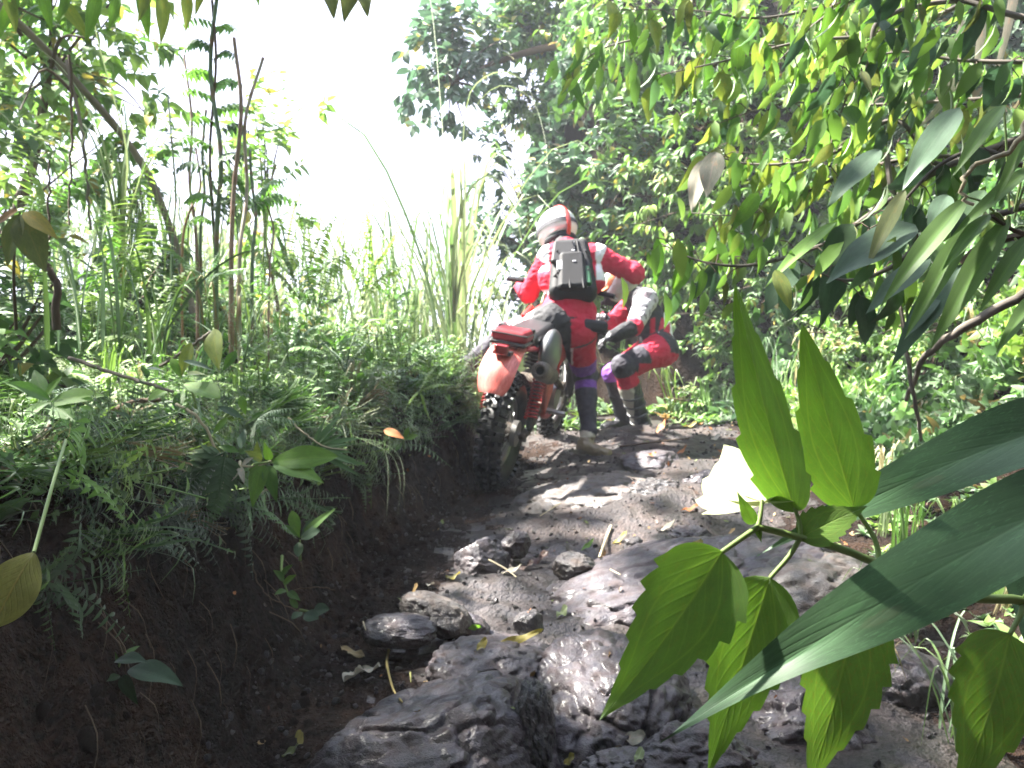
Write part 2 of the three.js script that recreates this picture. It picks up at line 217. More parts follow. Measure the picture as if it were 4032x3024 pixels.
rock('smooth sunlit white-topped stone in front of the crouching person', 652, 464, 5.45, [0.21, 0.10, 0.24], rockMat, { seed: 61, detail: 22, rough: 0.08, rz: 0.05 });
rock('low grey ledge under the crouching person', 650, 458, 6.35, [0.42, 0.16, 0.34], rockTan, { seed: 67, detail: 22, rough: 0.1, rz: 0.04 });
rock('smooth brownish stone in the gully at the foot of the earth bank', 437, 610, 3.05, [0.135, 0.062, 0.10], rockTan, { seed: 71, detail: 20, rough: 0.07, rz: -0.4, power: 2.1 });
rock('flat grey stone half buried below the smooth brownish stone', 400, 625, 2.95, [0.12, 0.05, 0.09], rockMat, { seed: 73, detail: 16, rough: 0.1 });
rock('long stone behind the smooth brownish stone', 470, 622, 3.1, [0.07, 0.04, 0.07], rockMat, { seed: 79, detail: 12, rz: -0.5 });
rock('broken blocky grey rock in the middle of the gully', 482, 556, 3.85, [0.12, 0.10, 0.11], rockMat, { seed: 83, detail: 18, cuts: 12, rough: 0.1 });
rock('small broken block beside the blocky grey rock', 516, 540, 3.95, [0.07, 0.06, 0.07], rockMat, { seed: 89, detail: 12, cuts: 12 });
rock('tan angular stone right of the dead brown leaves', 574, 562, 3.6, [0.085, 0.055, 0.08], rockTan, { seed: 97, detail: 12, cuts: 10 });
rock('dark cubic stone above the curled yellow strip leaf', 528, 618, 3.0, [0.05, 0.045, 0.05], rockDark, { seed: 101, detail: 10, cuts: 12 });
rock('wet rock in the bottom edge below the hanging leaves', 690, 752, 2.25, [0.16, 0.085, 0.12], rockMat, { seed: 103, detail: 20, rough: 0.2 });
rock('small stone beside the bottom edge rock, left of the long hanging leaf', 618, 762, 2.2, [0.09, 0.045, 0.08], rockMat, { seed: 107, detail: 14, rough: 0.2 });
rock('boulder under the toothed plant at lower right', 800, 718, 2.6, [0.24, 0.16, 0.22], rockMat, { seed: 109, detail: 24, rough: 0.16 });
rock('grey stone at the right edge among the grass', 905, 680, 2.75, [0.18, 0.13, 0.18], rockMat, { seed: 113, detail: 18, rough: 0.14 });
rock('stone on the litter strip right of the diagonal slab', 690, 535, 4.15, [0.11, 0.06, 0.10], rockMat, { seed: 127, detail: 14, rough: 0.2 });
rock('small dark stone with a yellow leaf on it above the diagonal slab', 633, 541, 4.0, [0.045, 0.035, 0.05], rockDark, { seed: 131, detail: 10 });
scene.updateMatrixWorld(true);
for (const m of solids) { m.geometry.boundsTree = new MeshBVH(m.geometry, { indirect: true }); m.raycast = acceleratedRaycast; }
ray.firstHitOnly = true;
function hit(px, py) { ray.set(camera.position, P(px, py, 1).sub(camera.position).normalize()); ray.far = 60; const h = ray.intersectObjects(solids, false)[0]; return h ? { p: h.point.clone(), n: h.face.normal.clone().transformDirection(h.object.matrixWorld) } : { p: P(px, py, 10.8), n: v(0, 0.2, 1) }; }
function dropOn(x, z) { ray.set(v(x, 8, z), v(0, -1, 0)); const h = ray.intersectObjects(solids, false)[0]; return { p: h.point.clone(), n: h.face.normal.clone().transformDirection(h.object.matrixWorld) }; }
{ // loose gravel and clods on the gully floor: more than anyone could count
  const r = rng(9001), base = [3, 5, 9].map((s) => rockGeo(1, 0.5, 0.8, s, 2, 14, 0.3)), N = 1500, dm = new M4(), q = new THREE.Quaternion();
  base.forEach((g, b) => {
    const im = shade(new THREE.InstancedMesh(g, b === 1 ? rockTan : b ? rockMat : rockDark, N)); im.name = numbered('gravel'); tag(im, 'loose gravel and clods scattered over the gully floor', 'gravel', null, 'stuff');
    for (let i = 0; i < N; i++) { let d, x, h, k = 0; do { d = 1.7 + 5.4 * Math.pow(r(), 0.8); x = lerp(xl(d) - 0.1, Math.min(xr(d), 1.5), Math.pow(r(), 1.3)); h = dropOn(x, -d).p; } while (h.y > groundH(x, -d) + 0.02 && k++ < 6); const s = 0.002 + 0.012 * Math.pow(r(), 3); q.setFromEuler(new THREE.Euler(r() * 6, r() * 6, r() * 6)); dm.compose(v(x, h.y + s * 0.3, -d), q, v(s, s, s)); im.setMatrixAt(i, dm); }
    scene.add(im);
  });
}
{ // clods of earth stuck in and fallen from the raw bank
  const r = rng(6006), geo = rockGeo(1, 0.7, 0.85, 17, 3, 9, 0.3), N = 900, im = shade(new THREE.InstancedMesh(geo, phys([0.045, 0.03, 0.022], 0.95, { map: earthMap, bumpMap: earthBump, bumpScale: 0.02, specularIntensity: 0.25 }), N)), m = new M4(), q = new THREE.Quaternion(); im.name = 'earth_clods'; tag(im, 'crumbled clods of earth on the raw bank and along its foot', 'earth clods', null, 'stuff');
  for (let i = 0; i < N; i++) { const d = 1.6 + 4.2 * r(), foot = r() < 0.4, x = foot ? xl(d) + 0.16 * (r() - 0.4) : xl(d) - bankW(d) * r(), s = (foot ? 0.004 + 0.02 * r() * r() : 0.006 + 0.028 * r() * r() * r()); q.setFromEuler(new THREE.Euler(r() * 6, r() * 6, r() * 6)); m.compose(v(x, groundH(x, -d) + s * 0.1, -d), q, v(s, s, s)); im.setMatrixAt(i, m); }
  scene.add(im);
}
// ---------------------------------------------------------------- plant kit
const prof2 = {
  ovate: (t) => Math.pow(Math.sin(Math.PI * Math.pow(t, 0.62)), 0.85) * (1 - 0.25 * t), lance: (t) => Math.pow(Math.sin(Math.PI * Math.pow(t, 0.72)), 0.95), elliptic: (t) => Math.pow(Math.sin(Math.PI * t), 0.75),
  longtip: (t) => Math.sin(Math.PI * Math.pow(t, 0.62)) * (1 - 0.3 * t), obovate: (t) => Math.pow(Math.sin(Math.PI * Math.pow(t, 1.5)), 0.8), blade: (t) => Math.min(1, t * 9 + 0.35) * Math.pow(1 - t, 0.55), acum: (t) => Math.pow(Math.sin(Math.PI * Math.pow(t, 0.58)), 0.9) * (1 - 0.55 * t * t),
};
// a leaf along +x, face up +y, with folded blade, droop, wavy or toothed edge
function leafGeo(L, W, o = {}) {
  const n = o.n ?? 7, m = o.m ?? 1, f = prof2[o.shape ?? 'lance'], p = [], uv = [], ix = [], droop = o.droop ?? 0.25, fold = o.fold ?? 0.25, teeth = o.teeth ?? 0, sd = o.seed ?? 1, wave = o.wave ?? 0, curl = o.curl ?? 0;
  for (let i = 0; i <= n; i++) {
    const t = i / n; let w = 0.5 * W * f(clamp(t, 0.001, 0.999)); const th = teeth ? 1 + 0.20 * (((t * teeth) % 1) - 0.55) * sstep(0.12, 0.22, t) * (1 - sstep(0.8, 0.93, t)) : 1;
    const a = droop * t * 1.6, x = L * (droop ? Math.sin(a) / (droop * 1.6) : t), y0 = -L * (droop ? (1 - Math.cos(a)) / (droop * 1.6) : 0), sw = (o.sway ?? 0) * L * t * t;
    for (let j = -m; j <= m; j++) { const s = j / m, ww = w * (Math.abs(j) === m ? th : 1), tw = (o.twist ?? 0) * t, z = s * ww, y = fold * Math.abs(z) - curl * z * z / W + wave * W * Math.abs(s) * Math.sin(t * 11 + sd + (s > 0 ? 1.3 : 0)); p.push(x - Math.sin(a) * 0, y0 + y * Math.cos(tw) - z * Math.sin(tw), z * Math.cos(tw) + y * Math.sin(tw) + sw); uv.push(t, (s + 1) / 2); }
  }
  const w = 2 * m + 1; for (let i = 0; i < n; i++) for (let j = 0; j < 2 * m; j++) { const a = i * w + j; ix.push(a, a + 1, a + w, a + 1, a + w + 1, a + w); }
  const g = new THREE.BufferGeometry(); g.setAttribute('position', new THREE.Float32BufferAttribute(p, 3)); g.setAttribute('uv', new THREE.Float32BufferAttribute(uv, 2)); g.setIndex(ix); g.computeVertexNormals(); return g;
}
const UP = v(0, 1, 0);
const unitLeaves = {}; // shared leaf shapes of length 1
function unit(shape, wid, k) { const id = shape + wid + '_' + k; return unitLeaves[id] ??= leafGeo(1, wid, { shape, n: 8, m: 2, droop: [0.25, 0.55, 0.1, 0.9][k % 4], fold: [0.3, 0.15, 0.45, 0.2][k % 4], wave: 0.05, seed: k * 2.1, twist: [0, 0.4, -0.5, 0.2][k % 4], sway: [0.05, -0.12, 0.1, 0][k % 4] }); }
// one leaf on a plant, from base towards dir
function putLeaf(g, base, dir, up, len, shape, wid, k, mat, name = 'leaf') { return partM(name, unit(shape, wid, k), mat, g, frame(base, dir, up, len)); }
const jit = (r, a) => v((r() - 0.5) * 2 * a, (r() - 0.5) * 2 * a, (r() - 0.5) * 2 * a);

// upright seedling: stem with leaves in a loose spiral
function seedling(label, px, py, o = {}) {
  const r = rng(o.seed ?? Math.round(px * 31 + py * 17)), base = o.base ?? (o.d ? P(px, py, o.d) : hit(px, py).p), g = thing(o.name ?? 'seedling', label, o.category ?? 'plant', base, o.group);
  const H = o.h ?? 0.2, top = base.clone().add(o.top ?? v((r() - 0.5) * 0.25 * H, H, (r() - 0.5) * 0.25 * H)), pts = spline([base.clone().addScaledVector(UP, -0.03), base.clone().lerp(top, 0.5).add(jit(r, 0.06 * H)), top], 8);
  partW('stem', tubeGeo(pts, (t) => lerp(o.sr ?? 0.004, 0.002, t), 5), o.stem ?? stemGreen, g);
  const n = o.n ?? 7, L = o.len ?? 0.1; let a = r() * 6;
  for (let i = 0; i < n; i++) { const t = n === 1 ? 1 : lerp(o.from ?? 0.35, 1, i / (n - 1)), c = pts[Math.round(t * 8)], el = lerp(o.el0 ?? 0.1, o.el1 ?? 0.9, t) + (r() - 0.5) * 0.4; a += 2.4 + (r() - 0.5) * 0.7; const dir = v(Math.cos(a) * Math.cos(el), Math.sin(el), Math.sin(a) * Math.cos(el)); putLeaf(g, c, dir, UP, L * lerp(0.75, 1.2, r()), o.shape ?? 'lance', o.wid ?? 0.36, (r() * 4) | 0, Array.isArray(o.mat) ? o.mat[(r() * o.mat.length) | 0] : o.mat ?? LM.mid); }
  return g;
}
// fern frond: arching rachis with paired leaflets; one part
function frondGeo(pts, len, wid, n, o = {}) {
  const b = new MB(), N = pts.length - 1, r = rng(o.seed ?? 3), lf = leafGeo(1, o.lw ?? 0.24, { shape: 'lance', n: 4, m: 1, droop: 0.35, fold: 0.2 }), up = o.up ?? UP; b.tube(pts, (t) => lerp(0.0035, 0.001, t) * (o.rs ?? 1), 4);
  for (let i = 0; i < n; i++) { const t = lerp(o.from ?? 0.12, 0.99, i / (n - 1)), f = t * N, k = Math.min(N - 1, f | 0), c = pts[k].clone().lerp(pts[k + 1], f - k), T = pts[k + 1].clone().sub(pts[k]).normalize(), S = new V3().crossVectors(T, up).normalize(), l = wid * (o.even ? (1 - 0.35 * t) * sstep(1.01, 0.9, t) : Math.pow(Math.sin(Math.PI * lerp(0.22, 0.985, t)), 0.8)); for (const s of [-1, 1]) { const dir = S.clone().multiplyScalar(s).addScaledVector(T, o.rake ?? 0.35).addScaledVector(UP, -(o.hang ?? 0.15)).add(jit(r, 0.12)); b.geo(lf, frame(c, dir, up, l * lerp(0.85, 1.1, r()))); } }
  return b.build();
}
function fern(label, px, py, o = {}) { // fronds given as [tipDx, tipDy, tipDepth] pixel offsets or made in a ring
  const r = rng(o.seed ?? Math.round(px * 7 + py * 13)), base = o.d ? P(px, py, o.d) : hit(px, py).p, d = -base.z, g = thing('fern', label, 'fern', base, o.group);
  const fr = o.tips ?? []; const tips = fr.map(([x, y, dd = 0]) => P(x, y, d + dd)); if (!fr.length) for (let i = 0; i < (o.n ?? 6); i++) { const a = i / (o.n ?? 6) * 6.28 + r(), L = (o.len ?? 0.35) * lerp(0.7, 1.1, r()); tips.push(base.clone().add(v(Math.cos(a) * L * (o.spread ?? 0.7), L * lerp(0.35, 0.9, r()) * (o.rise ?? 1), Math.sin(a) * L * (o.spread ?? 0.7)))); }
  for (const tip of tips) { const L = base.distanceTo(tip), mid = base.clone().lerp(tip, 0.55).addScaledVector(UP, L * (o.arch ?? 0.22)).add(jit(r, 0.04 * L)), pts = spline([base.clone(), base.clone().lerp(mid, 0.5).addScaledVector(UP, L * 0.06), mid, tip], 14); partW('frond', frondGeo(pts, L, (o.wid ?? 0.2) * L, o.pairs ?? 18, { seed: (r() * 1e6) | 0, ...o.fo }), Array.isArray(o.mat) ? o.mat[(r() * o.mat.length) | 0] : o.mat ?? LM.fern, g); }
  return g;
}
// a strap blade along a path, slightly keeled
function bladeGeo(pts, w, o = {}) {
  const n = pts.length, p = [], uv = [], ix = [], T = new V3(), S = new V3(), Nn = new V3(), side = o.side;
  for (let i = 0; i < n; i++) { T.copy(pts[Math.min(n - 1, i + 1)]).sub(pts[Math.max(0, i - 1)]).normalize(); if (i === 0 || side) { S.crossVectors(T, side ?? UP); if (S.lengthSq() < 1e-4) S.set(1, 0, 0.3); } S.addScaledVector(T, -S.dot(T)).normalize(); Nn.crossVectors(S, T); const t = i / (n - 1), ww = 0.5 * w * prof2.blade(Math.min(t, 0.995)); for (let j = -1; j <= 1; j++) { const h = j ? ww * 0.3 : 0; p.push(pts[i].x + S.x * ww * j + Nn.x * h, pts[i].y + S.y * ww * j + Nn.y * h, pts[i].z + S.z * ww * j + Nn.z * h); uv.push(t, (j + 1) / 2); } }
  for (let i = 0; i < n - 1; i++) for (let j = 0; j < 2; j++) { const a = i * 3 + j; ix.push(a, a + 1, a + 3, a + 1, a + 4, a + 3); }
  const g = new THREE.BufferGeometry(); g.setAttribute('position', new THREE.Float32BufferAttribute(p, 3)); g.setAttribute('uv', new THREE.Float32BufferAttribute(uv, 2)); g.setIndex(ix); g.computeVertexNormals(); return g;
}
function grass(label, px, py, o = {}) {
  const r = rng(o.seed ?? Math.round(px * 5 + py * 3)), base = o.base ?? (o.d ? P(px, py, o.d) : hit(px, py).p), g = thing(o.name ?? 'grass_clump', label, o.category ?? 'grass', base, o.group), n = o.n ?? 14;
  for (const path of o.paths ?? []) partW('blade', bladeGeo(spline([base.clone().add(jit(r, 0.01)), ...path.map(([x, y, dd = 0]) => P(x, y, -base.z + dd))], 18), o.w ?? 0.012), o.mat0 ?? LM.bladeBlue, g);
  for (let i = 0; i < n; i++) { const a = (o.az ?? 0) + (r() - 0.5) * (o.fan ?? 6.28), L = (o.len ?? 0.6) * lerp(0.55, 1.1, r()), sp = (o.spread ?? 0.5) * lerp(0.4, 1.3, r()), H = o.rise ?? 0.85, b0 = base.clone().add(v((r() - 0.5) * (o.foot ?? 0.06), -0.02, (r() - 0.5) * (o.foot ?? 0.06))), out = v(Math.cos(a), 0, Math.sin(a)); const dr = (o.droop ?? 0.35) * lerp(0.3, 1.5, r()); const pts = spline([b0, b0.clone().addScaledVector(UP, L * H * 0.55).addScaledVector(out, L * sp * 0.22), b0.clone().addScaledVector(UP, L * H * (0.92 - dr * 0.15)).addScaledVector(out, L * sp * 0.6), b0.clone().addScaledVector(UP, L * H * (1 - dr)).addScaledVector(out, L * sp)], 10); partW('blade', bladeGeo(pts, (o.w ?? 0.012) * lerp(0.6, 1.2, r())), Array.isArray(o.mat) ? o.mat[(r() * o.mat.length) | 0] : o.mat ?? LM.blade, g); }
  return g;
}
const massLeaf = { round: leafGeo(1, 0.55, { shape: 'elliptic', n: 4, droop: 0.3, fold: 0.2 }), lance: leafGeo(1, 0.34, { shape: 'lance', n: 4, droop: 0.5, fold: 0.25 }), ovate: leafGeo(1, 0.5, { shape: 'acum', n: 4, droop: 0.45, fold: 0.2 }) };
// a leafy mass: leaves on a cloud of twig ends through the crown's volume
function foliage(r, c, rad, n, len, o = {}) {
  const b = new MB(true), twigs = [], col = o.col ?? [[0.08, 0.18, 0.03]]; const nt = Math.max(4, Math.round(n / (o.per ?? 9)));
  for (let i = 0; i < nt; i++) { const q = jit(r, 1); let l = q.length(); if (l > 1) { q.multiplyScalar(Math.pow(r(), 0.5) / l); l = q.length(); } const nz = 1 + 0.55 * N3(q.x * 1.7 + c.x * 3, q.y * 1.7 + c.y, q.z * 1.7); q.multiply(rad).multiplyScalar(nz); const t = o.sample ? o.sample(r) : c.clone().add(q); if (o.keep && !o.keep(t)) continue; twigs.push(t); const out = q.clone().normalize().addScaledVector(UP, o.lift ?? 0.1).add(jit(r, 0.6)).normalize(); const k0 = col[(r() * col.length) | 0], per = o.per ?? 9; for (let k = 0; k < per; k++) { const a = k * 2.4 + r(), S = new V3().crossVectors(out, UP).normalize(), U2 = new V3().crossVectors(S, out), dir = out.clone().multiplyScalar(0.5).addScaledVector(S, Math.cos(a)).addScaledVector(U2, Math.sin(a) * 0.6).addScaledVector(UP, -(o.droop ?? 0.3)), kk = lerp(0.65, 1.4, r()), yl = r() < (o.yellow ?? 0.05) ? 1 : 0; b.geo(massLeaf[o.shape ?? 'ovate'], frame(t.clone().addScaledVector(out, -len * 0.35 * k / per * 4), dir, UP.clone().add(jit(r, 0.5)), len * lerp(0.6, 1.25, r())), yl ? [0.36 * kk, 0.3 * kk, 0.05] : [k0[0] * kk, k0[1] * kk, k0[2] * kk]); } }
  return { geo: b.build(), twigs };
}
const kindStuff = (m) => { m.userData.kind = 'stuff'; return m; };
function shrub(label, base, c, rad, n, len, o = {}) {
  const r = rng(o.seed ?? n + Math.round(c.x * 100)), g = thing(o.name ?? 'shrub', label, o.category ?? 'shrub', base, o.group), f = foliage(r, c, rad, n, len, o);
  kindStuff(partW('foliage', f.geo, LM.mass, g));
  const b = new MB(), N = Math.min(f.twigs.length, o.stems ?? 14); if (o.trunk) { const fk = c.clone().addScaledVector(UP, -0.35 * rad.y); partW('trunk', new MB().tube(spline([base.clone().addScaledVector(UP, -0.2), base.clone().lerp(fk, 0.5).add(jit(r, 0.2)), fk], 14), (u) => lerp(o.trunk, o.trunk * 0.5, u), 8).build(), stemBrown, g); base = fk; } for (let i = 0; i < N; i++) { const t = f.twigs[(i * f.twigs.length / N) | 0], m = base.clone().lerp(t, 0.5).addScaledVector(UP, 0.1 * rad.y).add(jit(r, 0.1 * rad.x)); b.tube(spline([base.clone(), m, t], 8), (u) => lerp(o.sr ?? 0.012, 0.003, u), 5); }
  partW('branches', b.build(), o.bark ?? stemBrown, g).userData.kind = 'stuff'; return g;
}
// ---------------------------------------------------------------- left bank: canes, ferns, grasses, seedlings, roots
const GREENS = [[0.09, 0.20, 0.035], [0.12, 0.25, 0.04], [0.07, 0.15, 0.045], [0.16, 0.27, 0.05]], DEEP = [[0.065, 0.15, 0.04], [0.075, 0.17, 0.05], [0.09, 0.18, 0.06]], LIMES = [[0.15, 0.29, 0.04], [0.13, 0.26, 0.04], [0.21, 0.33, 0.05]], BLUES = [[0.07, 0.14, 0.075], [0.09, 0.17, 0.09], [0.055, 0.115, 0.06]];  // on bushes, paler LIMES paint sunlit leaves and darker DEEP shaded ones
const caneMat = std([1, 1, 1], 0.55, { vertexColors: true });
function cane(label, x0, y0, d0, x1, y1, d1, rad, tone) {
  const a = P(x0, y0, d0), b = P(x1, y1, d1), base = v(a.x, groundH(a.x, a.z) - 0.05, a.z), g = thing('cane_stalk', label, 'stalk', base, 'upright canes on the left bank'), N = 40, r = rng(x0 * 3), pts = spline([base, a.clone().add(jit(r, 0.01)), a.clone().lerp(b, 0.3).add(jit(r, 0.03)), a.clone().lerp(b, 0.65).add(jit(r, 0.05)), b], N), seg = 5 + ((r() * 3) | 0), off = r();
  const mb = new MB(true).tube(pts, (t) => lerp(rad, rad * 0.7, t) * (1 + 0.22 * Math.exp(-Math.pow(((t * seg + off) % 1 - 0.5) / 0.03, 2))), 8, (t) => { const f = (t * seg + off) % 1; return f > 0.47 && f < 0.62 ? [0.16, 0.09, 0.05] : f > 0.62 && f < 0.8 ? [tone[0] * 1.35, tone[1] * 1.2, tone[2] * 1.3] : tone; });
  partW('stem', mb.build(), caneMat, g); return g;
}
const cG = [0.07, 0.13, 0.06], cR = [0.17, 0.12, 0.08], cW = [0.22, 0.2, 0.14];
cane('dark green upright cane, tallest of the left clump, reaching the top edge', 216, 240, 4.6, 219, -20, 4.6, 0.014, cG);
cane('reddish banded cane just right of the tallest green cane', 232, 258, 4.4, 234, 38, 4.5, 0.013, cR);
cane('pale cane leaning right, forked off at the foot of the banded cane', 241, 255, 4.3, 263, 58, 4.6, 0.011, cW);
cane('short green cane between the leaning pale cane and the ferns', 252, 250, 4.5, 250, 150, 4.6, 0.010, cG);
cane('thin grey cane left of the tallest green cane, kinked halfway', 198, 235, 4.7, 184, 55, 5.0, 0.009, cR);
cane('dark slim cane left of the grey kinked cane', 203, 228, 4.9, 206, 110, 5.0, 0.010, cG);
cane('thin tan cane bending across the grey kinked cane', 183, 235, 4.6, 196, 148, 4.7, 0.007, [0.26, 0.15, 0.07]);
cane('slender cane standing alone far left of the clump', 172, 240, 4.8, 168, 95, 5.1, 0.007, cG);
cane('slim reddish cane right of the clump among ferns', 268, 262, 4.6, 276, 165, 4.8, 0.006, cR);
{ // leaning dead trunk and hanging stems at upper left
  const a = P(-30, -22, 4.4), b = P(150, 178, 5.4), base = v(b.x + 0.25, groundH(b.x + 0.25, b.z - 0.2) - 0.05, b.z - 0.2), g = thing('leaning_trunk', 'brown dead trunk leaning diagonally across the upper left corner', 'trunk', base);
  partW('trunk', new MB().tube(spline([base, b, a.clone().lerp(b, 0.45).add(v(0.02, 0.05, 0)), a], 24), (t) => lerp(0.024, 0.018, t) * (1 + 0.1 * Math.sin(t * 40)), 9).build(), stemGrey, g);
  for (const [t, x, y] of [[0.45, 20, 110], [0.6, 95, 40], [0.75, 45, 20]]) { const s = b.clone().lerp(a, t); partW('branch', tubeGeo(spline([s, s.clone().add(v((x - 60) * 0.003, 0.12, 0.1)), P(x, y, 4.6)], 8), (u) => lerp(0.012, 0.004, u), 5), stemBrown, g); }
}
function hanging(label, pts, d, rad, mat, o = {}) { const w = pts.map(([x, y, dd = 0]) => P(x, y, d + dd)), g = shade(new THREE.Mesh(tubeGeo(spline(w, 22).map((q, i) => q.addScaledVector(v(N3(i * 0.7, pts[0][0], 1), 0, N3(i * 0.7, pts[0][0], 5)), 0.012)), (t) => lerp(rad, rad * (o.end ?? 0.6), t), 6), mat)); g.name = numbered(o.name ?? 'hanging_root'); tag(g, label, o.category ?? 'root', o.group); scene.add(g); return g; }
hanging('pair of pale dry stems: the thicker one hanging under the leaning trunk', [[66, 60], [82, 130], [88, 190], [90, 230]], 4.2, 0.010, stemGrey, { name: 'dry_stem', category: 'stem' });
hanging('thin brown dry stem hanging left of the thicker pale one', [[70, 55], [72, 140], [68, 225]], 4.15, 0.007, stemBrown, { name: 'dry_stem', category: 'stem' });
hanging('dark slim upright stem by the left edge ferns', [[52, 300], [49, 230], [50, 160]], 3.4, 0.006, stemBrown, { name: 'dry_stem', category: 'stem' });
hanging('curved dark dead stem under the yellow withered leaf', [[58, 330], [54, 280], [44, 262], [30, 246]], 2.6, 0.012, stemBrown, { name: 'dry_stem', category: 'stem' });
const roots = [
  ['thick grey root hanging from the bank at far left', [[50, 425], [40, 480], [36, 560], [35, 690]], 2.0, 0.0065], ['second grey root hanging right of the thickest one', [[56, 450], [72, 510], [84, 570], [87, 640]], 2.1, 0.005],
  ['thin root with a bend right of the two grey roots', [[80, 530], [98, 575], [108, 620], [107, 660]], 2.1, 0.004], ['fine brown root along the left edge of the bank', [[24, 540], [32, 640], [36, 760]], 1.9, 0.003],
  ['fine root between the two grey roots', [[60, 560], [62, 620], [60, 690]], 2.1, 0.003], ['long thin green runner hanging down the dark bank', [[138, 500], [146, 560], [165, 610], [185, 655]], 2.4, 0.0028],
  ['short stout root stub sticking out of the middle of the bank', [[241, 560], [243, 582], [245, 604]], 2.85, 0.005], ['thin curved rootlet under the dark hanging fern', [[166, 525], [176, 538], [192, 531]], 2.5, 0.003],
  ['wavy rootlet trailing to the round-leaved sprig', [[252, 562], [262, 590], [285, 605], [300, 611]], 2.8, 0.0025], ['fine straight root hanging low in the bottom left', [[76, 690], [82, 730], [81, 775]], 1.95, 0.0025],
  ['fine root hanging under the bottom left plant', [[140, 690], [155, 725], [162, 745]], 2.15, 0.002], ['thin pale rootlet lying across the bank to the right', [[294, 590], [318, 587], [335, 590]], 2.95, 0.0025],
];
for (const [l, p, d, w] of roots) hanging(l, p, d, w, l.includes('green') ? stemGreen : rootMat, { group: 'roots hanging from the bank' });
hanging('pale bare vine looping down from the bank to the bright broad leaves', [[174, 404], [190, 412], [204, 424], [212, 444], [224, 460], [240, 466], [258, 466], [270, 461]], 2.55, 0.0045, vinePale, { name: 'vine', category: 'vine' });
hanging('pale green vine curling in a hook at the left', [[72, 395], [92, 407], [101, 428], [96, 448], [82, 463], [64, 466]], 2.3, 0.0035, stemGreen, { name: 'vine', category: 'vine' });
hanging('thin pale vine trailing over the bank edge left of the fan leaf', [[288, 418], [306, 434], [322, 446], [346, 450]], 2.9, 0.0035, vinePale, { name: 'vine', category: 'vine' });
hanging('bare grey stick leaning among the bright seedlings', [[160, 366], [186, 350], [212, 332]], 3.0, 0.006, stemGrey, { name: 'stick', category: 'stick', end: 1 });
hanging('long thin stick lying along the bank top', [[70, 358], [110, 372], [150, 384], [172, 392]], 2.6, 0.006, stemGrey, { name: 'stick', category: 'stick', end: 0.7 });
hanging('thick brown stick at the bank top behind the vine', [[112, 412], [135, 402], [160, 400]], 2.7, 0.011, rootMat, { name: 'stick', category: 'stick' });
hanging('thin pale twig slanting on the bank above the small seedling', [[262, 494], [270, 486], [274, 474]], 2.9, 0.004, vinePale, { name: 'stick', category: 'stick' });

// ferns
fern('bright green fern with tall upright fronds at left', 121, 312, { d: 3.6, tips: [[140, 178, 0.2], [100, 200, 0], [72, 245, -0.2], [160, 240, 0.1], [60, 290, -0.4]], wid: 0.30, arch: 0.06, pairs: 24, mat: [LM.fernLime, LM.fern], fo: { lw: 0.2 } });
fern('narrow pale fern frond standing upright behind the bright fern', 138, 300, { d: 3.9, tips: [[153, 140, 0], [112, 205, 0.2]], wid: 0.11, arch: 0.03, pairs: 34, mat: LM.fernLime, fo: { even: true, lw: 0.4 } });
fern('yellow-green fern arching right beside the arched grass', 152, 338, { d: 3.3, tips: [[198, 262, 0], [186, 292, -0.1], [128, 300, 0]], wid: 0.34, arch: 0.16, pairs: 20, mat: LM.fernLime });
fern('bluish fern spreading flat below the canes', 205, 290, { d: 3.9, tips: [[148, 236, 0], [222, 248, 0], [250, 268, -0.1], [180, 262, -0.2]], wid: 0.24, arch: 0.12, pairs: 24, mat: LM.fernBlue });
fern('small upright fern below the leaning pale cane', 263, 306, { d: 3.7, tips: [[257, 256, 0], [278, 276, 0.1], [240, 285, 0]], wid: 0.3, arch: 0.04, pairs: 20, mat: LM.fern });
fern('silvery fern in the middle of the left bank', 216, 344, { d: 3.2, tips: [[206, 284, 0], [190, 318, -0.1], [236, 300, 0.1]], wid: 0.26, arch: 0.1, pairs: 26, mat: [LM.fernBlue, LM.fernLime], fo: { lw: 0.16 } });
fern('pale feathery fern right of the silvery fern', 244, 362, { d: 3.1, tips: [[262, 310, 0], [240, 316, 0], [275, 334, 0]], wid: 0.36, arch: 0.05, pairs: 30, mat: LM.fernBlue, fo: { lw: 0.1 } });
fern('deep green fern frond drooping right of the canes against the light', 246, 212, { d: 4.6, tips: [[306, 206, 0.1], [290, 178, 0], [226, 165, 0.1]], wid: 0.42, arch: 0.22, pairs: 16, mat: LM.fern, fo: { lw: 0.2, hang: 0.5 } });
fern('dark fern on the bank between the arched grass and the bike', 345, 372, { d: 4.2, tips: [[336, 316, 0], [372, 338, 0], [318, 338, -0.1], [362, 318, 0.2]], wid: 0.26, arch: 0.1, pairs: 22, mat: [LM.fernDark, LM.fernBlue] });
fern('mid green fern behind the arched grass', 318, 312, { d: 4.6, tips: [[300, 262, 0], [336, 268, 0], [352, 290, 0], [330, 240, 0.3]], wid: 0.26, arch: 0.1, pairs: 22, mat: [LM.fern, LM.fernBlue] });
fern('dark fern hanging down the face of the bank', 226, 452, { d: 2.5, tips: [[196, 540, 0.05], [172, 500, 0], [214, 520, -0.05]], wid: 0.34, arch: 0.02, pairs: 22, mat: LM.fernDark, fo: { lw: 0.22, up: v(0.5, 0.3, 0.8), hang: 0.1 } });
fern('dark fern with broad flat leaflets at lower left of the bank top', 92, 462, { d: 2.35, tips: [[170, 452, 0], [150, 432, 0.1], [128, 482, -0.1], [60, 430, 0]], wid: 0.36, arch: 0.08, pairs: 12, mat: LM.fernDark, fo: { lw: 0.24 } });
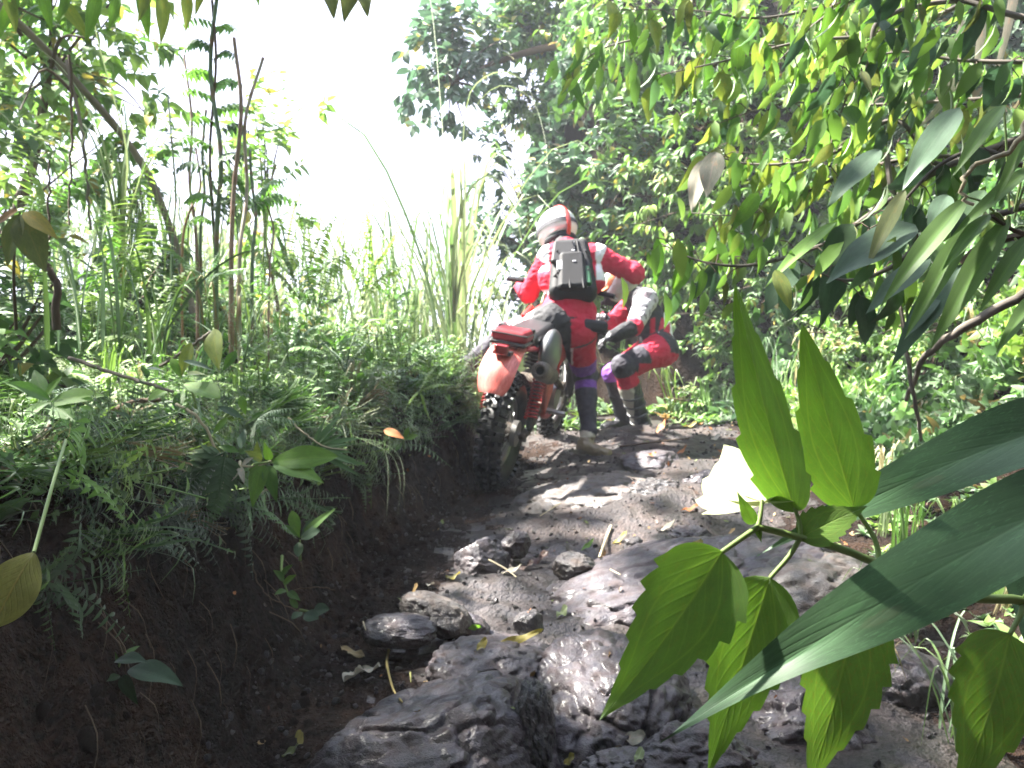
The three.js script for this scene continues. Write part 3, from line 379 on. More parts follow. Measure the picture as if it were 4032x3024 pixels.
fern('dark fern with long leaflets under the bank edge left of the fan leaf', 258, 420, { d: 2.8, tips: [[302, 408, 0], [286, 444, -0.1], [248, 462, 0], [312, 426, 0]], wid: 0.3, arch: 0.06, pairs: 14, mat: LM.fernDark, fo: { lw: 0.12 } });
fern('light green small-leaved fern hanging over the bank edge left of the rear wheel', 420, 392, { d: 4.7, tips: [[440, 362, 0], [404, 412, 0], [430, 420, 0], [452, 385, 0]], wid: 0.3, arch: 0.1, pairs: 18, mat: LM.fernLime });
fern('tall fern at the far left edge behind the withered yellow leaf', 20, 330, { d: 3.2, tips: [[60, 230, 0], [-10, 220, 0], [34, 200, 0.3], [70, 280, 0]], wid: 0.3, arch: 0.08, pairs: 20, mat: [LM.fern, LM.fernDark] });
fern('large fern fronds in the upper left behind the dry stems', 40, 250, { d: 4.6, tips: [[10, 130, 0], [75, 165, 0], [110, 150, 0.2], [30, 170, 0]], wid: 0.32, arch: 0.1, pairs: 18, mat: [LM.fernLime, LM.fern] });
fern('sunlit fern in the bright clearing behind the arched grass', 392, 302, { d: 6.6, tips: [[380, 255, 0], [412, 262, 0], [362, 275, 0], [425, 285, 0]], wid: 0.3, arch: 0.1, pairs: 18, mat: LM.fern });
fern('tall arching fern right of the canes with pale fronds', 300, 300, { d: 5.2, tips: [[262, 215, 0], [300, 190, 0.1], [342, 205, 0], [368, 245, -0.1], [240, 255, 0]], wid: 0.26, arch: 0.14, pairs: 24, mat: [LM.fernLime, LM.fern] });
fern('tall pale fern in the clearing left of the reeds', 362, 300, { d: 6.0, tips: [[330, 222, 0], [366, 205, 0], [402, 222, 0.1], [420, 262, 0]], wid: 0.26, arch: 0.12, pairs: 24, mat: LM.fernLime });
fern('large fern under the arched grass tips', 290, 352, { d: 3.9, tips: [[262, 318, 0], [304, 296, 0], [334, 322, 0], [322, 352, -0.1]], wid: 0.3, arch: 0.14, pairs: 22, mat: [LM.fern, LM.fernBlue] });
fern('fern with spreading fronds left above the rear wheel', 400, 366, { d: 5.0, tips: [[372, 322, 0], [404, 312, 0.1], [438, 330, 0], [386, 350, -0.1]], wid: 0.3, arch: 0.14, pairs: 20, mat: [LM.fern, LM.fernLime] });
fern('lush fern at left between the bright fern and the grass', 92, 352, { d: 3.0, tips: [[56, 308, 0], [88, 290, 0.1], [124, 306, 0], [140, 340, -0.1]], wid: 0.3, arch: 0.14, pairs: 22, mat: [LM.fern, LM.fernLime] });
{ const g = thing('climbing_fern', 'dark pinnate fern climbing up around the tallest cane', 'fern', P(214, 235, 4.62)), r = rng(99);
  partW('stem', tubeGeo(spline([P(214, 235, 4.62), P(210, 150, 4.66), P(216, 60, 4.6), P(212, 0, 4.62)], 16), 0.007, 6), stemBrown, g);
  for (let i = 0; i < 17; i++) { const y = 222 - i * 12.5, s = i % 2 ? 1 : -1, b = P(213, y, 4.62), t = P(213 + s * (22 + 22 * r()), y - 6 + 16 * r(), 4.62 + (r() - 0.5) * 0.4), m = b.clone().lerp(t, 0.55).add(v(0, 0.03 + 0.03 * r(), 0)); partW('frond', frondGeo(spline([b, m, t], 9), 1, 0.085 * lerp(0.7, 1.2, r()), 9, { seed: i, lw: 0.34, hang: 0.5, rs: 0.7 }), r() < 0.6 ? LM.fernDark : LM.fern, g); } }
fern('blue-green fern low behind the canes', 228, 225, { d: 5.2, tips: [[200, 150, 0], [245, 140, 0], [262, 190, 0], [186, 190, 0]], wid: 0.24, arch: 0.08, pairs: 24, mat: LM.fernBlue });
{ // fan-shaped leaf hanging over the bank edge
  const base = P(312, 450, 2.95), g = thing('fan_leaf_plant', 'pale blue-green fan of narrow leaflets hanging at the bank edge', 'plant', base), r = rng(8);
  for (let i = 0; i < 13; i++) { const a = -0.25 + i / 12 * 1.55, tip = base.clone().add(v(Math.cos(a) * 0.17, Math.sin(a) * 0.15 - 0.03, 0.05 + 0.03 * r())); partM('leaflet', unit('lance', 0.1, i % 4), LM.fernBlue, g, frame(base, tip.clone().sub(base), v(0, 0.3, 1), base.distanceTo(tip) * lerp(0.8, 1.15, r()))); }
  for (let i = 0; i < 6; i++) { const a = 3.6 + i * 0.22; partM('leaflet', unit('lance', 0.12, i % 4), LM.fernBlue, g, frame(base, v(Math.cos(a), Math.sin(a) * 0.8, 0.2), v(0, 0.3, 1), 0.12)); }
  partW('stem', tubeGeo(spline([P(330, 424, 3.05), P(322, 436, 3.0), base], 6), 0.004, 5), stemGreen, g);
}
// grasses
grass('grass with two long pale blades arched over the left bank', 156, 348, { d: 3.1, paths: [[[205, 278], [246, 252], [275, 256], [293, 282], [302, 322, -0.05]], [[215, 270], [258, 250], [292, 258], [308, 290], [315, 345, -0.05]], [[180, 290], [212, 272], [236, 280], [246, 300]]], w: 0.017, n: 9, len: 0.42, mat: [LM.bladeBlue, LM.blade] });
grass('thin grass stalks tangled in the middle of the left bank', 235, 345, { d: 3.3, n: 16, len: 0.36, w: 0.008, mat: [LM.bladeBlue, LM.blade, LM.bladeDry], foot: 0.25 });
grass('short curled grass blade clump in front of the small upright fern', 252, 330, { d: 3.3, paths: [[[246, 300], [258, 292], [274, 304]]], n: 8, len: 0.24, w: 0.012, mat: [LM.fernLime, LM.bladeBlue] });
grass('upright grass at the left edge of the bank top', 92, 345, { d: 2.9, n: 14, len: 0.55, w: 0.012, spread: 0.35, mat: [LM.bladeBlue, LM.blade], foot: 0.25 });
grass('thin drooping grass blades hanging over the bank right of the fan leaf', 352, 438, { d: 3.5, paths: [[[372, 442], [385, 452], [388, 480], [386, 525]], [[376, 446], [392, 456], [400, 480], [398, 515]], [[370, 440], [396, 452], [404, 475], [402, 506]]], w: 0.008, n: 3, len: 0.18, mat0: LM.blade });
grass('long pale grass leaning across the upper left corner', 118, 250, { d: 4.2, paths: [[[100, 150], [78, 90], [40, 50], [-10, 40]], [[128, 160], [112, 90], [96, 30], [92, -30]], [[110, 180], [70, 150], [20, 130], [-20, 90]]], w: 0.022, n: 10, len: 1.0, mat: [LM.blade, LM.bladePale], mat0: LM.bladePale, spread: 0.5 });
grass('tall thin grass growing among the canes', 188, 270, { d: 4.9, n: 26, len: 1.0, w: 0.010, spread: 0.3, foot: 0.7, mat: [LM.blade, LM.bladeBlue, LM.bladePale] });
grass('tall sunlit grass right of the canes', 300, 280, { d: 5.6, n: 24, len: 0.9, w: 0.010, spread: 0.4, foot: 0.8, mat: [LM.blade, LM.bladePale] });
const sg = 'sunlit reeds in the clearing';
for (const [l, x, y, d, n, L, f] of [['tall pale reed clump left of the leafy hillside, with blades arching right', 456, 250, 8.2, 20, 1.9, 0.2], ['reed clump at the left foot of the tall pale reeds', 428, 300, 8.8, 24, 1.3, 0.8], ['sunlit reeds in the middle of the clearing', 385, 285, 9.5, 30, 1.5, 1.4], ['sunlit reeds behind the drooping green fern', 330, 270, 10, 30, 1.4, 1.6], ['distant reeds left in the clearing behind the canes', 270, 262, 11, 30, 1.5, 2], ['reed tuft close behind the rider at the foot of the hillside', 492, 315, 8.0, 22, 0.9, 0.6], ['distant reeds far left behind the ferns', 120, 262, 9, 30, 1.6, 2.2], ['distant reeds behind the grey kinked cane', 190, 258, 10, 28, 1.6, 2], ['low reeds by the left end of the helper\'s trail behind the bike', 470, 352, 7.4, 22, 0.5, 0.6]])
  grass(l, x, y, { d, n: Math.round(n * 1.7), len: L * 1.75, w: 0.03 * Math.sqrt(L), spread: 0.55, droop: 0.5, foot: f, mat: [LM.bladePale, LM.blade, LM.bladePale], name: 'reed_clump', category: 'reeds', group: sg, base: (() => { const q = P(x, y, d); q.y = groundH(q.x, q.z); return q; })() });
grass('bright reed with long blades curving right over the hillside foot', 452, 320, { d: 7.6, paths: [[[446, 200], [440, 100], [430, 0], [420, -40]], [[462, 190], [474, 110], [500, 86], [530, 98], [545, 140], [548, 190]], [[462, 180], [472, 90], [500, 72], [524, 82], [540, 118]], [[455, 240], [470, 190], [490, 176], [512, 205], [524, 250]], [[448, 220], [444, 150], [424, 120], [398, 118]], [[470, 260], [482, 240], [505, 245], [520, 290]]], w: 0.035, n: 14, len: 1.1, mat: [LM.bladePale, LM.blade], mat0: LM.bladePale, name: 'reed_clump', category: 'reeds', group: sg });

// seedlings and broad leaves on the bank
const big = (label, list, stemPts, o = {}) => { const g = thing(o.name ?? 'broadleaf_plant', label, 'plant', stemPts[0].clone()); partW('stem', tubeGeo(spline(stemPts, 14), (t) => lerp(o.sr ?? 0.005, 0.0025, t), 6), o.stem ?? stemGreen, g); for (const [bx, by, bd, tx, ty, td, wid, shape, mat, nx = 0, ny = 0.6, nz = 0.8, opt = {}] of list) { const A = P(bx, by, bd), B = P(tx, ty, td), L = A.distanceTo(B); partM('leaf', leafGeo(L * 1.04, L * wid, { shape, n: 26, m: 4, droop: 0.22, fold: 0.22, wave: 0.03, seed: bx, ...opt }), mat, g, frame(A, B.clone().sub(A).addScaledVector(UP, 0.1 * L), v(nx, ny, nz))); } return g; };
big('bright broadleaf plant on a looping vine, one long leaf pointing right', [[272, 462, 2.52, 331, 459, 2.45, 0.36, 'elliptic', LM.fresh, 0, 0.5, 0.9], [274, 463, 2.52, 318, 480, 2.42, 0.34, 'lance', LM.fresh, 0, 0.7, 0.6], [262, 464, 2.55, 252, 505, 2.5, 0.48, 'ovate', LM.fresh, 0, 0.2, 1], [268, 466, 2.55, 274, 500, 2.5, 0.44, 'ovate', LM.mid, 0, 0.2, 1], [262, 460, 2.54, 246, 452, 2.5, 0.5, 'ovate', LM.lime, 0, 0.5, 0.8], [258, 460, 2.56, 256, 442, 2.55, 0.5, 'ovate', LM.lime, 0, 0.2, 1], [270, 460, 2.54, 264, 445, 2.5, 0.45, 'ovate', LM.fresh]], [P(250, 470, 2.75), P(256, 464, 2.6), P(270, 462, 2.52)]);
big('grey-white shrivelled leaves hanging on the looping vine', [[240, 466, 2.52, 222, 488, 2.48, 0.4, 'lance', LM.pale], [242, 465, 2.52, 252, 458, 2.5, 0.4, 'lance', LM.pale], [240, 466, 2.52, 243, 482, 2.48, 0.3, 'lance', LM.pale], [238, 464, 2.52, 222, 466, 2.5, 0.3, 'lance', LM.pale]], [P(240, 462, 2.6), P(240, 466, 2.53)], { name: 'withered_leaves', stem: vinePale });
big('seedling with two tall glowing upright leaves on the bank top', [[220, 372, 2.75, 208, 328, 2.8, 0.42, 'obovate', LM.lime, -0.2, 0.1, 1], [222, 372, 2.75, 236, 352, 2.75, 0.4, 'obovate', LM.mid, 0.2, 0.3, 0.9], [180, 380, 2.7, 190, 342, 2.72, 0.34, 'obovate', LM.lime, 0.1, 0.2, 1], [182, 380, 2.7, 170, 358, 2.7, 0.34, 'obovate', LM.fresh], [214, 378, 2.7, 190, 372, 2.6, 0.36, 'obovate', LM.lime, 0, 0.8, 0.6], [182, 384, 2.68, 214, 394, 2.55, 0.34, 'obovate', LM.fresh, 0, 0.8, 0.6], [178, 386, 2.68, 150, 398, 2.58, 0.34, 'obovate', LM.fresh, 0, 0.8, 0.6], [176, 378, 2.7, 150, 366, 2.6, 0.32, 'obovate', LM.blue, 0, 0.8, 0.6], [216, 372, 2.72, 186, 360, 2.66, 0.3, 'obovate', LM.blue, 0, 0.8, 0.6], [184, 388, 2.66, 176, 408, 2.58, 0.34, 'obovate', LM.mid, 0, 0.7, 0.7]], [P(196, 408, 2.75), P(192, 392, 2.72), P(182, 380, 2.7)]);
big('small seedling with spoon-shaped leaves below the looping vine start', [[212, 436, 2.6, 226, 418, 2.6, 0.36, 'obovate', LM.fresh], [212, 438, 2.6, 204, 426, 2.58, 0.4, 'obovate', LM.blue], [220, 462, 2.58, 208, 444, 2.56, 0.5, 'elliptic', LM.lime], [216, 446, 2.58, 236, 452, 2.55, 0.3, 'obovate', LM.mid], [246, 416, 2.66, 240, 396, 2.66, 0.42, 'obovate', LM.fresh], [246, 420, 2.66, 222, 408, 2.6, 0.3, 'obovate', LM.blue], [247, 424, 2.66, 262, 412, 2.64, 0.3, 'obovate', LM.mid], [245, 428, 2.66, 240, 446, 2.6, 0.34, 'obovate', LM.blue]], [P(228, 460, 2.7), P(222, 448, 2.62), P(212, 436, 2.6)]);
big('young plant with light cupped leaves on the dark bank face', [[300, 538, 2.8, 290, 512, 2.8, 0.44, 'obovate', LM.fresh, 0, 0.1, 1], [300, 538, 2.8, 314, 520, 2.78, 0.36, 'obovate', LM.blue], [301, 538, 2.8, 332, 510, 2.75, 0.2, 'lance', LM.mid], [300, 540, 2.8, 316, 532, 2.75, 0.44, 'obovate', LM.blue], [299, 542, 2.8, 298, 556, 2.76, 0.55, 'elliptic', LM.dark, 0, 0.2, 1], [300, 538, 2.8, 282, 526, 2.78, 0.3, 'obovate', LM.mid]], [P(300, 560, 2.86), P(300, 540, 2.8)]);
big('plant with drooping pale-edged leaves on the dark bank at bottom left', [[112, 664, 1.95, 80, 656, 1.9, 0.28, 'lance', LM.blue, 0, 0.9, 0.5], [116, 660, 1.95, 142, 660, 1.88, 0.34, 'lance', LM.blue, 0, 0.9, 0.5], [130, 668, 1.95, 176, 682, 1.85, 0.34, 'lance', LM.blue, 0, 0.9, 0.5], [118, 660, 1.95, 92, 648, 1.98, 0.3, 'lance', LM.mid], [120, 676, 1.94, 96, 682, 1.88, 0.34, 'lance', LM.dark], [122, 676, 1.94, 134, 704, 1.9, 0.42, 'ovate', LM.dark, 0, 0.5, 0.9], [114, 680, 1.94, 104, 708, 1.9, 0.42, 'ovate', LM.dark, 0, 0.5, 0.9], [96, 690, 1.94, 82, 708, 1.9, 0.42, 'ovate', LM.dark, 0, 0.5, 0.9], [124, 656, 1.96, 140, 645, 2.0, 0.3, 'lance', LM.mid]], [P(112, 735, 2.15), P(112, 690, 2.0), P(120, 662, 1.95)]);
big('little spiky rosette seedling on the dark bank at left', [[98, 530, 2.2, 121, 518, 2.15, 0.2, 'lance', LM.fresh], [98, 530, 2.2, 118, 528, 2.12, 0.2, 'lance', LM.blue], [97, 530, 2.2, 80, 525, 2.18, 0.22, 'lance', LM.fresh], [97, 530, 2.2, 96, 544, 2.14, 0.3, 'lance', LM.blue], [98, 530, 2.2, 114, 541, 2.14, 0.22, 'lance', LM.fresh], [98, 528, 2.2, 96, 514, 2.2, 0.26, 'lance', LM.fresh]], [P(98, 548, 2.32), P(98, 530, 2.2)]);
big('round-leaved sprig low on the bank', [[304, 614, 2.85, 316, 619, 2.8, 0.6, 'elliptic', LM.blue], [312, 612, 2.85, 326, 610, 2.8, 0.6, 'elliptic', LM.blue], [302, 612, 2.85, 293, 618, 2.8, 0.5, 'elliptic', LM.dark], [298, 608, 2.86, 290, 600, 2.84, 0.5, 'elliptic', LM.mid]], [P(300, 610, 3.0), P(314, 612, 2.86)]);
big('small trailing green sprig on the bank left of the pale rootlet', [[284, 580, 2.85, 276, 572, 2.8, 0.4, 'lance', LM.mid], [284, 584, 2.85, 294, 576, 2.82, 0.4, 'lance', LM.fresh], [286, 590, 2.85, 276, 594, 2.8, 0.4, 'lance', LM.mid], [288, 592, 2.85, 298, 600, 2.8, 0.36, 'lance', LM.mid], [282, 575, 2.85, 290, 566, 2.82, 0.4, 'lance', LM.mid]], [P(282, 556, 2.96), P(282, 575, 2.86), P(288, 594, 2.85)]);
big('small sprout on the bank left of the rear wheel', [[404, 440, 4.4, 416, 436, 4.35, 0.4, 'obovate', LM.fresh], [404, 440, 4.4, 408, 428, 4.38, 0.4, 'obovate', LM.fresh], [403, 442, 4.4, 396, 450, 4.36, 0.4, 'obovate', LM.mid]], [P(404, 452, 4.5), P(404, 440, 4.4)]);
big('big pale yellow veined leaf hanging at the left edge of the picture', [[34, 552, 1.18, -6, 625, 1.12, 0.62, 'elliptic', leafMat([0.36, 0.36, 0.07], { map: leafA, bumpMap: leafBump, bumpScale: 0.003, transmission: 0.25 }), 0.3, 0.1, 1, { droop: 0.5, fold: 0.1 }]], [P(60, 455, 2.1), P(66, 440, 1.75), P(54, 480, 1.35), P(34, 552, 1.18)], { name: 'hanging_leaf_stem', sr: 0.003 });
big('withered yellow-brown drooping leaf at the left edge', [[22, 214, 2.5, 40, 268, 2.45, 0.5, 'lance', LM.olive], [20, 214, 2.5, 4, 262, 2.45, 0.4, 'lance', LM.olive], [24, 212, 2.5, 52, 236, 2.45, 0.34, 'lance', LM.yellow], [18, 210, 2.5, -8, 226, 2.5, 0.4, 'lance', LM.brown]], [P(16, 330, 2.6), P(14, 260, 2.55), P(20, 212, 2.5)], { stem: stemBrown });
big('broad green leaves standing at far left above the bank', [[50, 400, 2.2, 8, 382, 2.1, 0.36, 'lance', LM.mid], [52, 402, 2.2, 96, 396, 2.12, 0.3, 'lance', LM.fresh], [50, 404, 2.2, 70, 420, 2.1, 0.34, 'lance', LM.mid], [48, 402, 2.2, 20, 420, 2.1, 0.3, 'lance', LM.mid], [46, 396, 2.2, 60, 376, 2.2, 0.34, 'lance', LM.fresh], [20, 430, 2.1, -10, 446, 2.05, 0.4, 'lance', LM.mid], [24, 432, 2.1, 46, 462, 2.05, 0.36, 'ovate', LM.dark], [46, 400, 2.2, 30, 368, 2.25, 0.34, 'lance', LM.mid], [34, 444, 2.1, 32, 472, 2.06, 0.4, 'ovate', LM.yellow]], [P(44, 470, 2.35), P(46, 430, 2.25), P(48, 398, 2.2)]);
big('orange-red dead leaf caught at the bank edge left of the rear wheel', [[384, 430, 4.0, 402, 438, 3.95, 0.4, 'lance', LM.orange]], [P(382, 440, 4.1), P(383, 434, 4.02), P(384, 430, 4.0)], { name: 'dead_leaf', stem: stemBrown });
{ // further seedlings scattered along the bank top
  const L = [['dark glossy seedling at the bank edge right of the grass', 372, 398, 0.18, LM.blue], ['leafy seedling right of the fan leaf', 356, 412, 0.16, LM.mid], ['light green seedling in front of the dark fern', 338, 384, 0.2, LM.fresh], ['seedling with narrow leaves under the small upright fern', 272, 378, 0.2, LM.mid], ['seedling behind the two tall glowing leaves', 250, 388, 0.16, LM.blue], ['low glossy seedling above the rear wheel', 430, 376, 0.16, LM.blue], ['bushy seedling on the bank left of the rider\'s boot', 444, 352, 0.22, LM.fresh], ['seedling left of the feathery fern', 222, 376, 0.2, LM.mid], ['seedling at the left end of the long thin stick', 84, 372, 0.22, LM.mid], ['pale seedling above the long thin stick', 128, 368, 0.2, LM.fresh], ['dull green seedling beside the brown stick', 150, 418, 0.14, LM.dark], ['leafy seedling at the foot of the tall left fern', 60, 345, 0.25, LM.mid], ['glossy seedling right of the arched grass tips', 316, 366, 0.18, LM.blue], ['bright seedling on the sunlit bank behind the dark fern', 392, 346, 0.22, LM.fresh], ['bright leafy plant in the sun left of the red fender', 470, 340, 0.24, LM.fresh], ['seedling beside the bare grey stick', 204, 362, 0.18, LM.fresh], ['dark seedling under the bluish fern', 188, 326, 0.2, LM.mid], ['small seedling hanging below the bank edge', 352, 446, 0.10, LM.blue]];
  L.forEach(([l, x, y, h, m], i) => seedling(l, x, y, { h, n: 8, len: h * 0.62, mat: [m, LM.mid], seed: 500 + i, wid: 0.36, el0: 0, el1: 0.8 }));
}
// the thicket behind
const G = (x, z) => v(x, groundH(x, z), z);
shrub('dense green thicket at the left edge behind the ferns', G(-3.2, -5.2), v(-3.1, 1.9, -5.2), v(0.9, 1.0, 0.7), 1500, 0.11, { col: GREENS });
shrub('bright leafy bush in the upper left corner behind the leaning trunk', G(-4.4, -7.0), v(-4.2, 2.9, -7), v(1.2, 1.3, 0.9), 1500, 0.14, { col: [...GREENS, ...LIMES] });
shrub('small bush at left foot of the leaning trunk', G(-2.4, -5.8), v(-2.3, 1.55, -5.8), v(0.5, 0.45, 0.4), 700, 0.10, { col: [...GREENS, ...DEEP] });
shrub('leafy undergrowth behind the canes', G(-1.7, -6.2), v(-1.7, 1.35, -6.2), v(0.8, 0.5, 0.5), 1000, 0.08, { col: GREENS });
shrub('low bush behind the dark fern', G(-1.15, -7.2), v(-1.1, 1.15, -7.2), v(0.6, 0.4, 0.5), 900, 0.07, { col: [...GREENS, ...LIMES] });
shrub('leafy bush left behind the rider', G(-0.55, -7.6), v(-0.5, 1.05, -7.6), v(0.5, 0.35, 0.5), 1000, 0.06, { col: [...GREENS, ...LIMES] });
shrub('leafy undergrowth on the bank at far left', G(-1.75, -3.0), v(-1.7, 1.05, -3.0), v(0.35, 0.4, 0.4), 500, 0.09, { col: [...GREENS, ...DEEP] });
shrub('distant bush across the clearing behind the canes', G(-4.5, -13), v(-4.5, 1.7, -13), v(2.0, 0.9, 1), 1000, 0.14, { col: [...GREENS, ...LIMES] });
shrub('leafy tree crown filling the top left corner', G(-3.6, -6.0), v(-2.9, 3.2, -5.8), v(0.9, 0.8, 0.7), 1100, 0.13, { col: [...LIMES, ...GREENS], name: 'tree', category: 'tree', trunk: 0.05, seed: 33 });
shrub('loose leafy sapling standing behind the canes', G(-2.0, -7.5), v(-2.0, 2.6, -7.5), v(0.55, 1.2, 0.5), 420, 0.13, { col: LIMES, name: 'sapling', category: 'tree', trunk: 0.025, seed: 34, stems: 8 });
shrub('thin leafy sapling between the dry stems and the canes', G(-2.5, -6.2), v(-2.45, 2.3, -6.2), v(0.4, 0.9, 0.4), 300, 0.12, { col: GREENS, name: 'sapling', category: 'tree', trunk: 0.02, seed: 35, stems: 8 });
for (const [l, x, d, w, h, sd] of [['distant pale tree across the clearing behind the canes', -7.4, -24, 2.6, 3.4, 61], ['distant tree left of the far reeds', -11.5, -25, 3, 4.2, 62], ['distant low tree in the centre of the clearing', -3.2, -26, 2.4, 2.6, 63], ['distant tree at the far left edge', -15, -24, 3, 5, 64]]) shrub(l, G(x, d), v(x, groundH(x, d) + h * 0.75, d), v(w, h * 0.5, w * 0.6), 900, 0.34, { col: [...GREENS, ...LIMES], name: 'tree', category: 'tree', trunk: 0.12, seed: sd, group: 'distant trees' });
shrub('distant bush in the middle of the clearing', G(-2.2, -14), v(-2.2, 1.6, -14), v(1.6, 0.8, 1), 900, 0.14, { col: [...GREENS, ...LIMES] });
{ // taller mixed herbs and stalks between the named plants
  const herb = (seed, tall) => { const b = new MB(), r = rng(seed); b.tube([v(0, -0.1, 0), v(0.03, 0.5, 0.02), v(0.05, 1, -0.03)], 0.012, 4); for (let i = 0; i < tall; i++) { const t = 0.15 + 0.85 * i / (tall - 1), a = i * 2.4 + r(), el = 0.1 + 0.7 * r(); b.geo(massLeaf[seed % 2 ? 'lance' : 'ovate'], frame(v(0.05 * t, t, 0), v(Math.cos(a) * Math.cos(el), Math.sin(el), Math.sin(a) * Math.cos(el)), UP, lerp(0.42, 0.22, t) * (seed % 2 ? 1.2 : 0.8))); } return b.build(); };
  const tuft = (seed) => { const b = new MB(), r = rng(seed); for (let i = 0; i < 9; i++) { const a = r() * 6.28, o = v(Math.cos(a), 0, Math.sin(a)), s = 0.15 + 0.5 * r(), q = jit(r, 0.12); q.y = -0.1; b.geo(bladeGeo(spline([q, q.clone().addScaledVector(UP, 0.55).addScaledVector(o, s * 0.2), q.clone().addScaledVector(UP, 0.95).addScaledVector(o, s * 0.6), q.clone().addScaledVector(UP, 1.0 - 0.5 * r()).addScaledVector(o, s * 1.1)], 6), 0.035)); } return b.build(); };
  const frd = (seed) => { const b = new MB(), r = rng(seed); for (let i = 0; i < 5; i++) { const a = i * 1.3 + r(), o = v(Math.cos(a), 0, Math.sin(a)), q = v(0, -0.05, 0); b.geo(frondGeo(spline([q, q.clone().addScaledVector(UP, 0.6).addScaledVector(o, 0.25), q.clone().addScaledVector(UP, 0.75 + 0.2 * r()).addScaledVector(o, 0.85)], 8), 1, 0.26, 13, { seed: i, rs: 2.5 })); } return b.build(); };
  const r = rng(515), m = new M4(), q = new THREE.Quaternion(), c = new THREE.Color(), mat = leafMat([1, 1, 1], { clearcoat: 0.3 });
  for (const [name, label, geo, n, h0, h1, pal] of [['tall_herbs', 'upright leafy herbs crowding the top of the left bank', herb(3, 9), 520, 0.14, 0.34, [...GREENS, ...LIMES]], ['broad_herbs', 'broad-leaved herbs between the ferns on the left bank', herb(4, 7), 800, 0.10, 0.3, [...GREENS, ...DEEP, ...LIMES]], ['wild_grass', 'wild grass growing through the undergrowth on both sides', tuft(5), 380, 0.15, 0.45, [...GREENS, [0.18, 0.26, 0.1], [0.28, 0.24, 0.12]]], ['undergrowth_ferns', 'small ferns filling the undergrowth on the left bank', frd(6), 330, 0.14, 0.3, [...GREENS, ...BLUES, ...LIMES]]]) {
    const im = shade(new THREE.InstancedMesh(geo, mat, n)); im.name = name; tag(im, label, 'undergrowth', null, 'stuff');
    for (let i = 0; i < n; i++) { let x, d; if (name === 'wild_grass' && r() < 0.4) { d = 2.4 + 7 * r(); x = xr(d) + 0.1 + 1.3 * r(); } else if (r() < 0.2) { d = 6.5 + 7 * r(); x = xl(d) - 1 + (r() - 0.5) * 4; if (x > xr(d)) x = xr(d); } else { d = 1.9 + 5.2 * r(); x = xl(d) - bankW(d) * (0.7 + 0.4 * r()) - 2.2 * Math.pow(r(), 1.8); } const s = lerp(h0, h1, r() * r()) * (d > 6.5 ? 1.7 : d < 3.6 && x < 0 ? 0.55 : 1), g0 = pal[(r() * pal.length) | 0], kk = 0.6 + 0.9 * r(); q.setFromEuler(new THREE.Euler((r() - 0.5) * 0.5, r() * 6.28, (r() - 0.5) * 0.5)); m.compose(v(x, groundH(x, -d), -d), q, v(s, s, s)); im.setMatrixAt(i, m); im.setColorAt(i, c.setRGB(g0[0] * kk, g0[1] * kk, g0[2] * kk)); }
    scene.add(im);
  }
  // plants draped down the face of the bank
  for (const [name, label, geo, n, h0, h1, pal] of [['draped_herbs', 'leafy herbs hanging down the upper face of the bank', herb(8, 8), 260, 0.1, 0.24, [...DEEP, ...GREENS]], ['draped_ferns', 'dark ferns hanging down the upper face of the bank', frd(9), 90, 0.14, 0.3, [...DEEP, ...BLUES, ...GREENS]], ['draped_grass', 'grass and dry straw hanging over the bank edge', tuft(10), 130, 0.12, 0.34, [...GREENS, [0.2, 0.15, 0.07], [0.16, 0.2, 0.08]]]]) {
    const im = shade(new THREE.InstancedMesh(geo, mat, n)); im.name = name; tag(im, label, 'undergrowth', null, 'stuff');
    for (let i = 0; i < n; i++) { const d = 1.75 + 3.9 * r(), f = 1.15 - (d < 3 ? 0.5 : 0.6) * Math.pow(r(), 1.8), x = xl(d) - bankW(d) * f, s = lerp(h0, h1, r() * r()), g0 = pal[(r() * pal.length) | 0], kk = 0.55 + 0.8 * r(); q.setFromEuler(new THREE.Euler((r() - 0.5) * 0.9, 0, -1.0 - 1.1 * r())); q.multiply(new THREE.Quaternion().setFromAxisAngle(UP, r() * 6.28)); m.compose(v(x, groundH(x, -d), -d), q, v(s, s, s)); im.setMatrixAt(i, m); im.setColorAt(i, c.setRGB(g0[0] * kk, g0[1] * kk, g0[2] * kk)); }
    scene.add(im);
  }
  // fine roots and dry straws hanging over the raw earth
  const rt = (() => { const b = new MB(), r2 = rng(61); for (let i = 0; i < 1; i++) { const x = (r2() - 0.5) * 0.5; b.tube(spline([v(x, 0.05, -0.1), v(x + 0.05, -0.2, 0.03), v(x + (r2() - 0.5) * 0.3, -0.6, 0.02), v(x + (r2() - 0.5) * 0.5, -1, -0.02)], 7), (t) => lerp(0.007, 0.003, t), 4); } return b.build(); })(), NR = 240, im = shade(new THREE.InstancedMesh(rt, rootMat, NR)); im.name = 'rootlets'; tag(im, 'fine rootlets and dry straws hanging over the raw earth bank', 'roots', null, 'stuff');
  for (let i = 0; i < NR; i++) { const d = 1.7 + 3.9 * r(), f = 0.25 + 0.7 * r(), x = xl(d) - bankW(d) * f, s = 0.05 + 0.35 * r() * r(); q.setFromEuler(new THREE.Euler((r() - 0.5) * 0.6, Math.PI / 2 + (r() - 0.5) * 0.8, (r() - 0.5) * 1.2)); m.compose(v(x + 0.03, groundH(x, -d) + 0.02, -d), q, v(s, s, s)); im.setMatrixAt(i, m); } scene.add(im);
}
